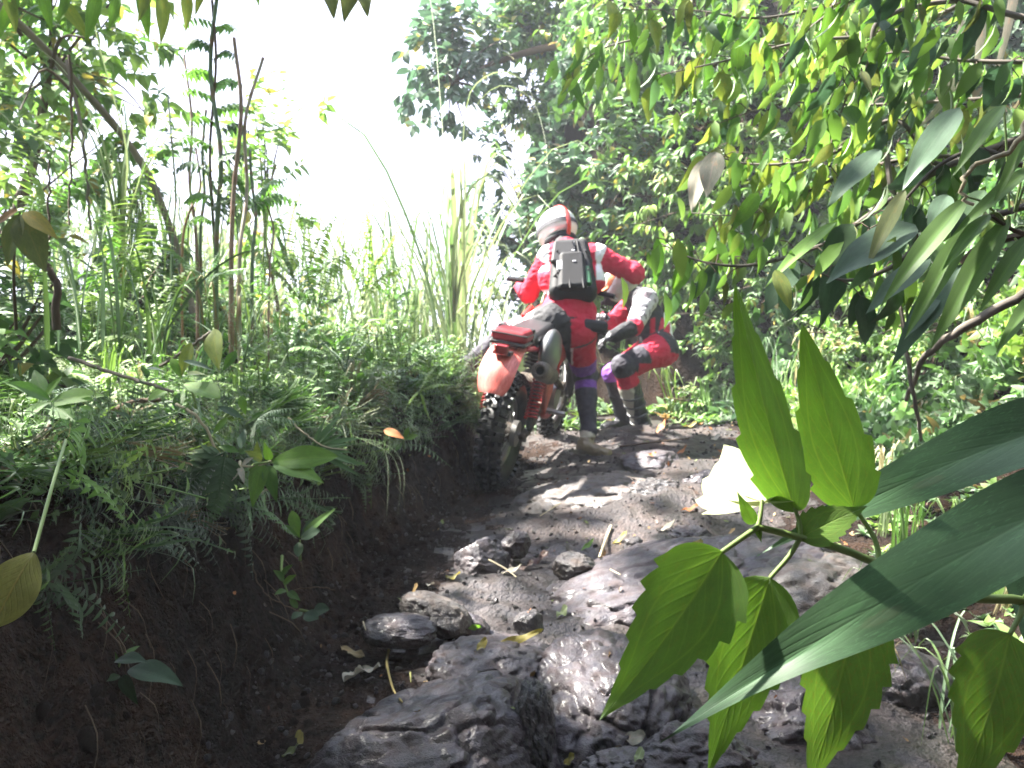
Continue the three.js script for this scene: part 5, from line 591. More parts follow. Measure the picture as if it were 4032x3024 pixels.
{ // the tall tree on the left whose crown shades the gully
  const base = v(-3.7, groundH(-3.7, -1.2), -1.2), g = thing('shade_tree', 'tall tree over the left bank whose leaves hang in at the top left', 'tree', base), r = rng(321);
  const c = v(-1.6, 4.3, -3.7); partW('trunk', new MB().tube(spline([base.clone().add(v(0, -0.3, 0)), v(-3.6, 1.6, -1.4), v(-3.2, 3.0, -2.0), v(-2.3, 3.9, -2.7), v(-1.4, 4.4, -3.2)], 24), (t) => lerp(0.16, 0.03, t), 12).build(), stemBrown, g);
  const sunGap = (t) => { const H1 = t.y - 1.25, x1 = t.x + H1 * -SUN.x / SUN.y, d1 = -t.z - H1 * -SUN.z / SUN.y; if (x1 > -0.45 && x1 < 1.1 && d1 > 5.0) return true; const H3 = t.y - 0.95, x3 = t.x + H3 * -SUN.x / SUN.y, d3 = -t.z - H3 * -SUN.z / SUN.y; if (x3 > -2.6 && x3 < -0.45 && d3 > 2.7 && d3 < 6 && r() < 0.55) return true; const H2 = t.y - 1.9, x2 = t.x + H2 * -SUN.x / SUN.y, d2 = -t.z - H2 * -SUN.z / SUN.y; if (x2 > 0.15 && d2 > 2 && d2 < 4.2 && r() < 0.65) return true; const H = t.y - 0.45, x = t.x + H * -SUN.x / SUN.y, d = -t.z - H * -SUN.z / SUN.y; return (x > 0.1 && x < 1.5 && d > 4.1 && d < 6.3) || (x > 0.4 && x < 1.05 && d > 3.45 && d < 3.9) || (x > -0.5 && d > 5.2) || (x > 0.2 && x < 0.4 && d > 2.45 && d < 2.7) || Math.hypot(t.x + (t.y - 0.92) * -SUN.x / SUN.y - 0.19, -t.z - (t.y - 0.92) * -SUN.z / SUN.y - 0.75) < 0.42; };  // unseen crown opened by design so sun reaches trail, rider and near leaf
  const f = foliage(r, c, v(2.0, 0.65, 2.7), 7400, 0.17, { col: [...GREENS, ...LIMES], droop: 0.6, sample: (q) => { const near = q() < 0.08, d = near ? 1.1 + 1.8 * q() : -0.2 + 6.2 * q(), x = near ? lerp(-2.5, -0.8, q()) : lerp(-4.9, 0.1, q()); return v(x, Math.max(3.3, 1.4 + 0.44 * d) + 1.3 * q(), -d); }, keep: (t) => !(sunGap(t) && r() < 0.93) && fbm(t.x * 1.1, t.y, t.z * 1.1, 2) > -0.3 });
  kindStuff(partW('crown', f.geo, LM.mass, g)); const b = new MB(); for (let i = 0; i < f.twigs.length; i += 5) { const t = f.twigs[i]; b.tube(spline([v(-2.6, 3.7, -2.5), v(-2.2, 4.0, -2.7).lerp(t, 0.5).add(v(0, 0.25, 0)), t], 7), (u) => lerp(0.025, 0.004, u), 5); } kindStuff(partW('limbs', b.build(), stemBrown, g));
  const drop = [[6, -8, 20, 30], [40, -14, 52, 26], [70, -10, 60, 22], [118, -6, 112, 30], [140, -12, 150, 34], [162, -8, 166, 42], [150, -20, 142, 22], [186, -10, 190, 30], [204, -14, 196, 12], [328, -14, 336, 14], [352, -16, 346, 18], [360, -14, 370, 12], [98, -12, 90, 40], [20, -10, -6, 40], [250, -14, 262, 4], [60, 0, 90, 34]];
  const br = spline([v(-2.0, 3.8, -3.0), P(120, -60, 3.3), P(240, -40, 3.2), P(375, -30, 3.1)], 24); partW('branch', new MB().tube(br, (t) => lerp(0.02, 0.004, t), 6).build(), stemBrown, g); const br2 = spline([v(-2.4, 3.6, -2.8), P(60, -70, 3.3), P(-10, -30, 3.2)], 16); partW('branch', new MB().tube(br2, (t) => lerp(0.02, 0.005, t), 6).build(), stemBrown, g);
  for (const [bx, by, tx, ty] of drop) { const A = P(bx, by, 3.2), T = P(tx, ty, 3.15), L = A.distanceTo(T), near = [...br, ...br2].reduce((p, q) => q.distanceTo(A) < p.distanceTo(A) ? q : p); partW('twig', tubeGeo([near.clone(), near.clone().lerp(A, 0.5).add(v(0, 0.01, 0)), A], 0.0025, 4), stemBrown, g); putLeaf(g, A, T.clone().sub(A), v(0.2, 0.3, 1), L, bx > 300 ? 'ovate' : 'lance', bx > 300 ? 0.5 : 0.24, bx % 4, bx > 300 ? LM.olive : bx % 3 ? LM.fresh : LM.lime); }
}
// ---------------------------------------------------------------- figures: one continuous surface per body, cut into clothing along its seams
function surfaceNet(f, lo, hi, h) { // naive surface nets
  const nx = Math.ceil((hi.x - lo.x) / h) + 1, ny = Math.ceil((hi.y - lo.y) / h) + 1, nz = Math.ceil((hi.z - lo.z) / h) + 1, F = new Float32Array(nx * ny * nz), id = new Int32Array(nx * ny * nz).fill(-1), p = [], ix = [], I = (i, j, k) => (k * ny + j) * nx + i;
  for (let k = 0; k < nz; k++) for (let j = 0; j < ny; j++) for (let i = 0; i < nx; i++) F[I(i, j, k)] = f(lo.x + i * h, lo.y + j * h, lo.z + k * h);
  for (let k = 0; k < nz - 1; k++) for (let j = 0; j < ny - 1; j++) for (let i = 0; i < nx - 1; i++) {
    let m = 0; for (let c = 0; c < 8; c++) if (F[I(i + (c & 1), j + (c >> 1 & 1), k + (c >> 2))] < 0) m |= 1 << c; if (!m || m === 255) continue;
    let x = 0, y = 0, z = 0, n = 0; for (let a = 0; a < 8; a++) for (const b of [a ^ 1, a ^ 2, a ^ 4]) { if (b < a || (m >> a & 1) === (m >> b & 1)) continue; const fa = F[I(i + (a & 1), j + (a >> 1 & 1), k + (a >> 2))], fb = F[I(i + (b & 1), j + (b >> 1 & 1), k + (b >> 2))], t = fa / (fa - fb); x += lerp(a & 1, b & 1, t); y += lerp(a >> 1 & 1, b >> 1 & 1, t); z += lerp(a >> 2, b >> 2, t); n++; }
    id[I(i, j, k)] = p.length / 3; p.push(lo.x + (i + x / n) * h, lo.y + (j + y / n) * h, lo.z + (k + z / n) * h);
  }
  const quad = (a, b, c, d, s) => { if (a < 0 || b < 0 || c < 0 || d < 0) return; s ? ix.push(a, b, c, a, c, d) : ix.push(a, c, b, a, d, c); };
  for (let k = 1; k < nz - 1; k++) for (let j = 1; j < ny - 1; j++) for (let i = 1; i < nx - 1; i++) { const s = F[I(i, j, k)] < 0; if (s !== F[I(i + 1, j, k)] < 0) quad(id[I(i, j - 1, k - 1)], id[I(i, j, k - 1)], id[I(i, j, k)], id[I(i, j - 1, k)], s); if (s !== F[I(i, j + 1, k)] < 0) quad(id[I(i - 1, j, k - 1)], id[I(i - 1, j, k)], id[I(i, j, k)], id[I(i, j, k - 1)], s); if (s !== F[I(i, j, k + 1)] < 0) quad(id[I(i - 1, j - 1, k)], id[I(i, j - 1, k)], id[I(i, j, k)], id[I(i - 1, j, k)], s); }
  return { p, ix };
}
// bones: [a, b, ra, rb, tag, squash?]; distance to the tapered capsule
function boneField(bones) {
  const B = bones.map(([a, b, ra, rb, tg, k = 0.03]) => ({ a, d: b.clone().sub(a), l2: Math.max(1e-9, b.distanceToSquared(a)), ra, rb, tg, k }));
  const dist = (q, x, y, z) => { const px = x - q.a.x, py = y - q.a.y, pz = z - q.a.z, t = clamp((px * q.d.x + py * q.d.y + pz * q.d.z) / q.l2); q.t = t; return Math.hypot(px - q.d.x * t, py - q.d.y * t, pz - q.d.z * t) - lerp(q.ra, q.rb, t); };
  return { f: (x, y, z) => { let s = 1e9; for (const q of B) { const d = dist(q, x, y, z), h = clamp(0.5 + 0.5 * (s - d) / q.k); s = s > 1e8 ? d : lerp(s, d, h) - q.k * h * (1 - h); } return s; }, near: (x, y, z) => { let m = 1e9, o = null, t = 0; for (const q of B) { const d = dist(q, x, y, z); if (d < m) { m = d; o = q; t = q.t; } } return { tg: o.tg, t }; } };
}
function bounds(bones, m) { const lo = v(1e9, 1e9, 1e9), hi = v(-1e9, -1e9, -1e9); for (const [a, b, ra, rb] of bones) for (const [q, r] of [[a, ra], [b, rb]]) { lo.min(q.clone().addScalar(-r - m)); hi.max(q.clone().addScalar(r + m)); } return [lo, hi]; }
const fabric = (o = {}) => phys([1, 1, 1], 0.8, { vertexColors: true, sheen: 0.3, sheenRoughness: 0.6, ...o });
// paint(x,y,z,tag,t,n) -> [part name, [r,g,b]]
function body(g, bones, h, fold, paint, mats) {
  const bf = boneField(bones), [lo, hi] = bounds(bones, 0.04), w = (x, y, z) => bf.f(x, y, z) + (fold ? fold * (fbm(x * 11, y * 9, z * 11, 2) + 0.7 * Math.abs(fbm(x * 14 + y * 9, y * 22 - x * 6, z * 14, 2)) * 2 + 0.4 * N3(x * 34, y * 30, z * 34)) : 0), net = surfaceNet(w, lo, hi, h), n = net.p.length / 3, parts = {}, nor = new Float32Array(n * 3), q = new V3();
  const info = []; for (let i = 0; i < n; i++) { const x = net.p[i * 3], y = net.p[i * 3 + 1], z = net.p[i * 3 + 2], e = 0.004; q.set(w(x + e, y, z) - w(x - e, y, z), w(x, y + e, z) - w(x, y - e, z), w(x, y, z + e) - w(x, y, z - e)).normalize(); nor.set([q.x, q.y, q.z], i * 3); const b = bf.near(x, y, z); info.push(paint(x, y, z, b.tg, b.t, q)); }
  for (let i = 0; i < net.ix.length; i += 3) { const t = [net.ix[i], net.ix[i + 1], net.ix[i + 2]], name = info[t[0]][0]; (parts[name] ??= []).push(...t); }
  for (const name in parts) { const map = new Map(), p = [], c = [], nn = [], uv = [], ix = parts[name].map((k) => { if (!map.has(k)) { map.set(k, p.length / 3); p.push(net.p[k * 3] - g.position.x, net.p[k * 3 + 1] - g.position.y, net.p[k * 3 + 2] - g.position.z); nn.push(nor[k * 3], nor[k * 3 + 1], nor[k * 3 + 2]); c.push(...info[k][1]); uv.push(net.p[k * 3] * 40 + net.p[k * 3 + 2] * 40, net.p[k * 3 + 1] * 40); } return map.get(k); }); const geo = new THREE.BufferGeometry(); geo.setAttribute('position', new THREE.Float32BufferAttribute(p, 3)); geo.setAttribute('normal', new THREE.Float32BufferAttribute(nn, 3)); geo.setAttribute('color', new THREE.Float32BufferAttribute(c, 3)); geo.setAttribute('uv', new THREE.Float32BufferAttribute(uv, 2)); geo.setIndex(ix); const m = shade(new THREE.Mesh(geo, mats[name] ?? mats.default)); m.name = name.replace(/\d+$/, ''); g.add(m); }
}
// gloved hand: palm, four curled fingers of unequal length and a thumb; wrist, pointing direction, palm normal
function handBones(w, dir, pal, curl, side, tg, s = 1) {
  const D = dir.clone().normalize(), Pn = pal.clone().addScaledVector(D, -pal.dot(D)).normalize(), S = new V3().crossVectors(D, Pn).multiplyScalar(side), at = (x, y, z) => w.clone().addScaledVector(D, x * s).addScaledVector(S, y * s).addScaledVector(Pn, z * s), o = [[at(-0.03, 0, 0), at(0.03, 0, 0), 0.028 * s, 0.03 * s, tg, 0.02]];
  for (const [i, L] of [[0, 0.9], [1, 1], [2, 0.94], [3, 0.76]]) { const y = 0.03 - i * 0.02; o.push([at(0.02, y * 0.7, 0), at(0.085, y, 0), 0.016 * s, 0.012 * s, tg, 0.014]); let p = at(0.085, y, 0), a = 0; for (const [k, l] of [[0, 0.04], [1, 0.028], [2, 0.022]]) { a += curl * [0.9, 1.2, 0.9][k]; const q = p.clone().addScaledVector(D, Math.cos(a) * l * L * s).addScaledVector(Pn, Math.sin(a) * l * L * s); o.push([p, q, 0.0105 * s, 0.0095 * s, tg, 0.006]); p = q; } }
  let p = at(0.025, 0.034, 0.004), q = at(0.06, 0.052, 0.022); o.push([p, q, 0.014 * s, 0.011 * s, tg, 0.012], [q, at(0.082, 0.04, 0.045), 0.011 * s, 0.0095 * s, tg, 0.006]); return o;
}
const RED = [0.46, 0.008, 0.04], WHITE = [0.72, 0.72, 0.76], BLACK = [0.014, 0.014, 0.018], PURPLE = [0.16, 0.05, 0.32], DARK = [0.03, 0.027, 0.04], GREY = [0.2, 0.2, 0.22];
const M_ = { shiny: phys([1, 1, 1], 0.42, { vertexColors: true, clearcoat: 0.35, clearcoatRoughness: 0.3 }), cloth: fabric(), leather: phys([1, 1, 1], 0.45, { vertexColors: true }), skin: phys([1, 1, 1], 0.55, { vertexColors: true }) };
function helmetGeo(jaw) { // open shell with chin bar
  const g = new THREE.SphereGeometry(1, 40, 30), a = g.attributes.position, q = new V3(); for (let i = 0; i < a.count; i++) { q.fromBufferAttribute(a, i); const front = q.z; q.x *= 0.86; q.z *= 1.08; if (q.y < -0.25) { const k = (-0.25 - q.y) / 0.75; q.x *= 1 - 0.28 * k; q.z *= 1 - (front > 0 ? -0.18 * jaw : 0.34) * k; q.y = -0.25 - k * (front > 0 ? 0.85 : 0.45); } a.setXYZ(i, q.x, q.y, q.z); } g.computeVertexNormals(); return g;
}
{ // rider, seen from behind, astride the leaning bike
  const base = P(592, 452, 5.85), g = thing('person', 'rider in red and white jersey with helmet, standing astride the motorcycle', 'person', base);
  const pel = P(563, 324, 5.78), hipL = P(551, 324, 5.74), hipR = P(577, 331, 5.80), kneeL = P(506, 333, 5.92), ankL = P(468, 365, 5.80), kneeR = P(585, 375, 6.02), ankR = P(589, 432, 5.88), heelR = P(584, 446, 5.84), toeR = P(607, 455, 5.80), chest = P(572, 272, 5.98), shL = P(549, 257, 6.02), shR = P(599, 257, 6.02), neck = P(566, 248, 6.06), elL = P(528, 294, 6.12), wrL = P(521, 287, 6.34), elR = P(633, 273, 6.04), wrR = P(612, 298, 6.22), waist = P(568, 306, 5.84);
  const k = 0.05, bones = [
    [hipL, hipR, 0.115, 0.115, 'seat', k], [pel, waist, 0.12, 0.125, 'waist', k], [P(556, 312, 5.83), P(582, 312, 5.83), 0.095, 0.095, 'waist', k], [waist, chest, 0.12, 0.125, 'torso', k], [P(553, 280, 5.96), P(590, 280, 5.96), 0.10, 0.10, 'torso', k], [shL.clone().lerp(shR, 0.12), shR.clone().lerp(shL, 0.12), 0.09, 0.09, 'torso', k], [chest, neck, 0.1, 0.07, 'torso', k], [neck, P(561, 236, 6.12), 0.065, 0.06, 'neck', 0.03],
    [shL, elL, 0.078, 0.06, 'armL', 0.035], [elL, wrL, 0.062, 0.045, 'foreL', 0.025], [shR, elR, 0.078, 0.062, 'armR', 0.035], [elR, wrR, 0.08, 0.056, 'foreR', 0.025],
    [hipL, kneeL, 0.11, 0.075, 'thighL', 0.05], [kneeL, ankL, 0.07, 0.05, 'shinL', 0.02], [hipR, kneeR, 0.115, 0.08, 'thighR', 0.05], [kneeR, kneeR.clone().lerp(ankR, 0.35), 0.078, 0.07, 'shinR', 0.02], [kneeR.clone().lerp(ankR, 0.35), ankR, 0.068, 0.052, 'shinR2', 0.02],
    [ankR, heelR, 0.05, 0.042, 'bootR', 0.03], [heelR, toeR, 0.045, 0.038, 'bootR', 0.03], [ankL, P(459, 371, 5.86), 0.05, 0.042, 'bootL', 0.03], [P(459, 371, 5.86), P(454, 373, 6.02), 0.045, 0.036, 'bootL', 0.03],
    ...handBones(wrL, P(518, 286, 6.46).sub(wrL), v(0, -1, 0.1), 0.75, 1, 'glove'), ...handBones(wrR, P(604, 304, 6.32).sub(wrR), v(0.1, -1, 0), 0.7, -1, 'glove')];
  body(g, bones, 0.0085, 0.011, (x, y, z, tg, t) => {
    const c = x * FOC / -z + 512;
    if (tg === 'torso' || tg === 'waist') { if (tg === 'waist' && t < 0.28 && y < 1.41) return ['trousers', BLACK]; return ['jersey', c < 549 && y > 1.72 ? WHITE : c > 596 && y > 1.66 ? WHITE : tg === 'torso' && Math.abs(c - 588 + (y - 1.5) * 6) < 1.6 && y < 1.62 ? DARK : y < 1.6 && y > 1.565 && c < 556 ? WHITE : RED]; }
    if (tg === 'neck') return ['balaclava', BLACK];
    if (tg === 'armL') return ['jersey', t < 0.1 ? WHITE : RED]; if (tg === 'foreL') return ['jersey', RED]; if (tg === 'armR') return ['jersey', t < 0.06 ? WHITE : y < 1.735 - 0.1 * t ? WHITE : RED]; if (tg === 'foreR') return ['jersey', t < 0.1 ? RED : t > 0.9 ? DARK : WHITE];
    if (tg === 'glove') return [c < 560 ? 'glove' : 'glove2', BLACK];
    if (tg === 'seat') return ['trousers', c > 571 ? RED : BLACK];
    if (tg === 'thighL') return ['trousers', t < 0.22 ? BLACK : t < 0.3 ? WHITE : Math.sin(t * 46) > 0.45 || t > 0.84 ? RED : WHITE];
    if (tg === 'thighR') return ['trousers', c < 573 && t < 0.6 ? (c > 571 ? WHITE : BLACK) : t < 0.12 ? DARK : t < 0.62 ? RED : t < 0.86 ? PURPLE : DARK];
    if (tg === 'shinL') return ['trousers', t < 0.2 ? PURPLE : DARK]; if (tg === 'shinR') return ['trousers', t < 0.42 ? DARK : t < 0.8 ? PURPLE : DARK]; if (tg === 'shinR2') return ['trousers', DARK];
    if (tg === 'bootR') return ['boot', y > 0.665 ? [0.5, 0.46, 0.38] : [0.17, 0.13, 0.075]]; return ['boot2', DARK];
  }, { default: M_.cloth, boot2: M_.leather, jersey: M_.cloth, glove: M_.leather, glove2: M_.leather, boot: M_.leather });
  const hc = P(557, 230, 6.2), fwd = v(-0.42, -0.34, -0.85).normalize(), up = v(-0.12, 1, -0.25), Rt = new V3().crossVectors(up, fwd).normalize(), U = new V3().crossVectors(fwd, Rt), mm = new M4().makeBasis(Rt, U, fwd).scale(v(0.15, 0.15, 0.15)).setPosition(hc), shellM = phys([0.72, 0.72, 0.75], 0.25, { clearcoat: 0.9, clearcoatRoughness: 0.08 });
  const hm = partM('helmet', helmetGeo(1), shellM, g, mm), sub = (n, geo, mat) => { const m = shade(new THREE.Mesh(geo, mat)); m.name = n; hm.add(m); };
  const redM = phys([0.5, 0.03, 0.02], 0.3, { clearcoat: 0.8 }), visor = new THREE.SphereGeometry(1.06, 24, 8, 0.9, 1.35, 0.55, 0.42); sub('peak', visor.scale(0.92, 1.02, 1.3), redM); sub('stripe', new THREE.TorusGeometry(1.0, 0.07, 8, 40, 2.3).rotateY(Math.PI / 2).rotateX(-0.9).scale(1.6, 1.02, 1.08), redM); sub('neck_roll', new THREE.TorusGeometry(0.62, 0.14, 10, 30).rotateX(Math.PI / 2).scale(0.95, 1, 1.05).translate(0, -0.62, -0.1), std(BLACK, 0.8)); sub('goggle_strap', new THREE.CylinderGeometry(0.89, 0.9, 0.2, 40, 1, true).scale(0.99, 1, 1.22).translate(0, -0.02, -0.01), std([0.05, 0.05, 0.06], 0.7, { side: THREE.DoubleSide }));
  // belt bag at the rider's right hip
  partM('hip_bag', new RoundedBoxGeometry(0.17, 0.075, 0.09, 4, 0.03), std(BLACK, 0.7), g, frame(P(594, 326, 5.74), v(1, -0.12, -0.2), UP));
}
{ // backpack
  const dn = P(574, 298, 5.70), tp = P(570, 240, 5.90), ax = tp.clone().sub(dn), H = ax.length(), Y = ax.clone().normalize(), X = v(1, -0.02, 0.05).addScaledVector(Y, -Y.x).normalize(), Z = new V3().crossVectors(X, Y), g = thing('backpack', 'black and grey backpack worn on the rider\'s back', 'backpack', dn), M = (x, y, z) => new M4().makeBasis(X, Y, Z).setPosition(dn.clone().addScaledVector(X, x).addScaledVector(Y, y).addScaledVector(Z, z));
  const blob = (w, h, d, taper, seed, r) => { const q = new RoundedBoxGeometry(w, h, d, 8, r), a = q.attributes.position; for (let i = 0; i < a.count; i++) { const y = a.getY(i) / h + 0.5, k = 1 - taper * y * y; a.setX(i, a.getX(i) * k + 0.006 * N3(a.getX(i) * 14, y * 5, seed)); a.setZ(i, a.getZ(i) * (1 - 0.45 * taper * y) + 0.010 * N3(a.getX(i) * 12, y * 6, seed + 4)); } q.computeVertexNormals(); return q; };
  const nyl = std([0.005, 0.005, 0.007], 0.7), gry = std([0.009, 0.009, 0.012], 0.65), pale = std([0.5, 0.5, 0.55], 0.5), strapM = std([0.012, 0.012, 0.015], 0.6);
  partM('main_compartment', blob(0.3, H * 1.0, 0.15, 0.28, 1, 0.055), nyl, g, M(0, H * 0.5, -0.02)); partM('front_pocket', blob(0.19, H * 0.62, 0.07, 0.2, 2, 0.03), nyl, g, M(-0.005, H * 0.36, 0.06)); partM('top_panel', blob(0.17, H * 0.4, 0.04, 0.3, 3, 0.02), gry, g, M(-0.045, H * 0.70, 0.052));
  partM('reflective_patch', new RoundedBoxGeometry(0.055, 0.07, 0.012, 3, 0.006), pale, g, M(-0.07, H * 0.42, 0.088)); partM('bottle_pocket', blob(0.05, 0.14, 0.04, 0.2, 5, 0.018), std([0.02, 0.10, 0.04], 0.4), g, M(0.088, H * 0.28, 0.058));
  for (const [x, m] of [[-0.022, gry], [0.048, gry]]) partW('piping', tubeGeo(spline([0.02, 0.3, 0.6, 0.92].map((t) => dn.clone().addScaledVector(X, x * (1.2 - 0.4 * t)).addScaledVector(Y, H * t).addScaledVector(Z, 0.10 - 0.055 * t)), 12), 0.0045, 6), m, g);
  for (let i = 0; i < 8; i++) partM('lace_loop', new RoundedBoxGeometry(0.022, 0.010, 0.008, 2, 0.003), pale, g, M(0.012, H * (0.48 + 0.055 * i), 0.094 - 0.0055 * i));
  for (const s of [-1, 1]) partW('shoulder_strap', (() => { const p = spline([dn.clone().addScaledVector(X, s * 0.10).addScaledVector(Y, H * 0.86).addScaledVector(Z, -0.05), dn.clone().addScaledVector(X, s * 0.115).addScaledVector(Y, H * 0.99).addScaledVector(Z, -0.10), dn.clone().addScaledVector(X, s * 0.13).addScaledVector(Y, H * 0.9).addScaledVector(Z, -0.24)], 10); return new MB().tube(p, 0.017, 6).build(); })(), strapM, g);
  for (const [x, y] of [[0.13, 0.3], [0.12, 0.62], [-0.13, 0.25], [-0.12, 0.62]]) partW('side_strap', tubeGeo(spline([dn.clone().addScaledVector(X, x).addScaledVector(Y, H * y).addScaledVector(Z, -0.06), dn.clone().addScaledVector(X, x * 1.08).addScaledVector(Y, H * (y + 0.02)).addScaledVector(Z, 0), dn.clone().addScaledVector(X, x * 0.7).addScaledVector(Y, H * (y + 0.06)).addScaledVector(Z, 0.085)], 8), 0.005, 5), strapM, g);
  partW('haul_loop', tubeGeo(spline([-0.04, -0.02, 0.02, 0.04].map((x, i) => dn.clone().addScaledVector(X, x).addScaledVector(Y, H * (i === 1 || i === 2 ? 1.07 : 1.0)).addScaledVector(Z, -0.05)), 8), 0.006, 6), strapM, g);
}
{ // helper, crouching by the front of the bike, seen from the side
  const base = P(636, 434, 6.85), g = thing('person', 'crouching person in red, black and white riding suit, bent towards the handlebar', 'person', base);
  const hipN = P(662, 350, 6.84), hipF = P(656, 349, 7.08), kneeN = P(623, 366, 6.66), ankN = P(641, 424, 6.86), heelN = P(648, 431, 6.88), toeN = P(613, 434, 6.72), kneeF = P(614, 374, 6.98), ankF = P(626, 424, 7.12), chest = P(646, 316, 6.92), shN = P(646, 300, 6.76), shF = P(634, 299, 7.08), neck = P(632, 297, 6.92), elN = P(634, 327, 6.58), wrN = P(614, 336, 6.48), elF = P(612, 322, 7.0), wrF = P(604, 318, 6.76);
  const k = 0.05, bones = [[hipN, hipF, 0.115, 0.11, 'seat', k], [P(657, 346, 6.95), P(654, 330, 6.94), 0.12, 0.12, 'waist', k], [P(654, 330, 6.94), chest, 0.12, 0.12, 'torso', k], [shN.clone().lerp(shF, 0.1), shF.clone().lerp(shN, 0.1), 0.095, 0.095, 'torso', k], [chest, neck, 0.11, 0.065, 'torso', k], [neck, P(623, 291, 6.92), 0.06, 0.058, 'neck', 0.03],
    [shN, elN, 0.085, 0.062, 'armN', 0.03], [elN, wrN, 0.062, 0.05, 'foreN', 0.02], [shF, elF, 0.08, 0.06, 'armF', 0.03], [elF, wrF, 0.06, 0.045, 'foreF', 0.02], [hipN, kneeN, 0.115, 0.082, 'thighN', 0.05], [kneeN, kneeN.clone().lerp(ankN, 0.4), 0.088, 0.075, 'kneeN', 0.02], [kneeN.clone().lerp(ankN, 0.36), ankN, 0.082, 0.066, 'bootN', 0.02], [ankN, heelN, 0.062, 0.05, 'bootN', 0.03], [heelN, toeN, 0.052, 0.045, 'bootN', 0.03],
    [hipF, kneeF, 0.13, 0.09, 'thighF', 0.05], [kneeF, ankF, 0.085, 0.066, 'shinF', 0.02], [ankF, P(606, 428, 7.0), 0.055, 0.045, 'bootF', 0.03], ...handBones(wrN, P(603, 340, 6.44).sub(wrN), v(0, -1, 0.2), 0.6, -1, 'glove', 1.1), ...handBones(wrF, P(600, 314, 6.64).sub(wrF), v(0, -1, 0), 0.7, 1, 'glove')];
  body(g, bones, 0.009, 0.011, (x, y, z, tg, t) => {
    const cx = x * FOC / -z + 512, cy = 384 - (y - 1) * FOC / -z;
    if (tg === 'torso') return ['jacket', cx > 655 && cx + cy * 0.25 < 741 ? BLACK : cx > 664 ? WHITE : cx > 650 && cy > 318 ? RED : BLACK]; if (tg === 'waist') return ['jacket', cy > 343 ? BLACK : cx > 670 ? WHITE : cx > 664 ? RED : cx > 658 && cy > 332 ? WHITE : BLACK];
    if (tg === 'neck') return ['neck', [0.20, 0.10, 0.06]]; if (tg === 'armN') return ['jacket', t > 0.9 ? RED : N3(x * 26, y * 26, z * 26) > 0.16 ? [0.16, 0.13, 0.15] : [0.42, 0.4, 0.43]]; if (tg === 'foreN') return ['jacket', t < 0.12 ? RED : BLACK]; if (tg === 'armF') return ['jacket', RED]; if (tg === 'foreF') return ['jacket', RED]; if (tg === 'glove') return ['glove', N3(x * 40, y * 40, z * 40) > 0.3 ? GREY : BLACK];
    if (tg === 'seat') return ['trousers', cy < 351 - (cx - 660) * -0.15 ? BLACK : RED]; if (tg === 'thighN') return ['trousers', t > 0.5 && cy < 364 ? DARK : t > 0.8 ? DARK : cx > 672 ? WHITE : RED]; if (tg === 'thighF') return ['trousers', t > 0.7 ? PURPLE : RED]; if (tg === 'kneeN') return ['trousers', t < 0.28 ? DARK : RED]; if (tg === 'shinF') return ['trousers', DARK];
    if (tg === 'bootN') return ['boot', cx < 634 && y > 0.72 && y < 1.0 ? [0.42, 0.4, 0.36] : BLACK]; return ['boot2', BLACK];
  }, { default: M_.cloth, glove: M_.leather, boot: M_.shiny, boot2: M_.shiny, neck: M_.skin });
  // buckle straps across the near boot
  for (let i = 0; i < 4; i++) { const c = kneeN.clone().lerp(ankN, 0.5 + 0.15 * i), m = partM('boot_strap', new THREE.TorusGeometry(0.078 - 0.003 * i, 0.009, 6, 24).rotateX(Math.PI / 2), std([0.08, 0.08, 0.09], 0.35), g, frame(c, v(1, 0.1, 0.2), ankN.clone().sub(kneeN).negate())); }
  // head bowed towards the bike: face, ear and an orange-and-white cap
  const hc = P(617, 284, 6.9), hb = [], fw = v(-0.75, -0.55, 0.15).normalize(), up = v(-0.45, 0.85, 0.1), R = new V3().crossVectors(up, fw).normalize(), U = new V3().crossVectors(fw, R), at = (x, y, z) => hc.clone().addScaledVector(R, x).addScaledVector(U, y).addScaledVector(fw, z);
  hb.push([at(0, 0.035, -0.02), at(0, 0.03, 0.02), 0.085, 0.08, 'cap', 0.03], [at(0, -0.03, 0.03), at(0, -0.075, 0.055), 0.062, 0.042, 'face', 0.04], [at(0, 0.0, 0.095), at(0, -0.03, 0.112), 0.011, 0.016, 'face', 0.015], [at(0, 0.018, 0.083), at(0.03, 0.018, 0.078), 0.012, 0.011, 'brow', 0.012], [at(0, 0.018, 0.083), at(-0.03, 0.018, 0.078), 0.012, 0.011, 'brow', 0.012], [at(-0.018, -0.06, 0.094), at(0.018, -0.06, 0.094), 0.007, 0.007, 'lip', 0.008], [at(0.082, -0.015, -0.01), at(0.084, 0.02, -0.015), 0.012, 0.016, 'ear', 0.01], [at(-0.082, -0.015, -0.01), at(-0.084, 0.02, -0.015), 0.012, 0.016, 'ear', 0.01]);
  body(g, hb, 0.005, 0, (x, y, z, tg) => { const l = v(x, y, z).sub(hc), yy = l.dot(U), zz = l.dot(fw), xx = l.dot(R); const eye = Math.hypot(Math.abs(xx) - 0.031, yy - 0.001) < 0.009 && zz > 0.05; return yy > 0.026 && tg !== 'ear' ? ['cap', Math.abs(xx) > 0.05 ? [0.5, 0.17, 0.07] : [0.6, 0.58, 0.56]] : ['head', eye ? [0.02, 0.015, 0.012] : tg === 'lip' ? [0.2, 0.06, 0.045] : [0.24, 0.12, 0.07]]; }, { default: M_.skin, cap: M_.cloth });
  partM('cap_brim', new THREE.CylinderGeometry(0.085, 0.09, 0.006, 28, 1, false, -1.1, 2.2).scale(1, 1, 1.25), phys([0.5, 0.12, 0.04], 0.7), g, new M4().makeBasis(R, U, fw).setPosition(at(0, 0.028, 0.045)));
}
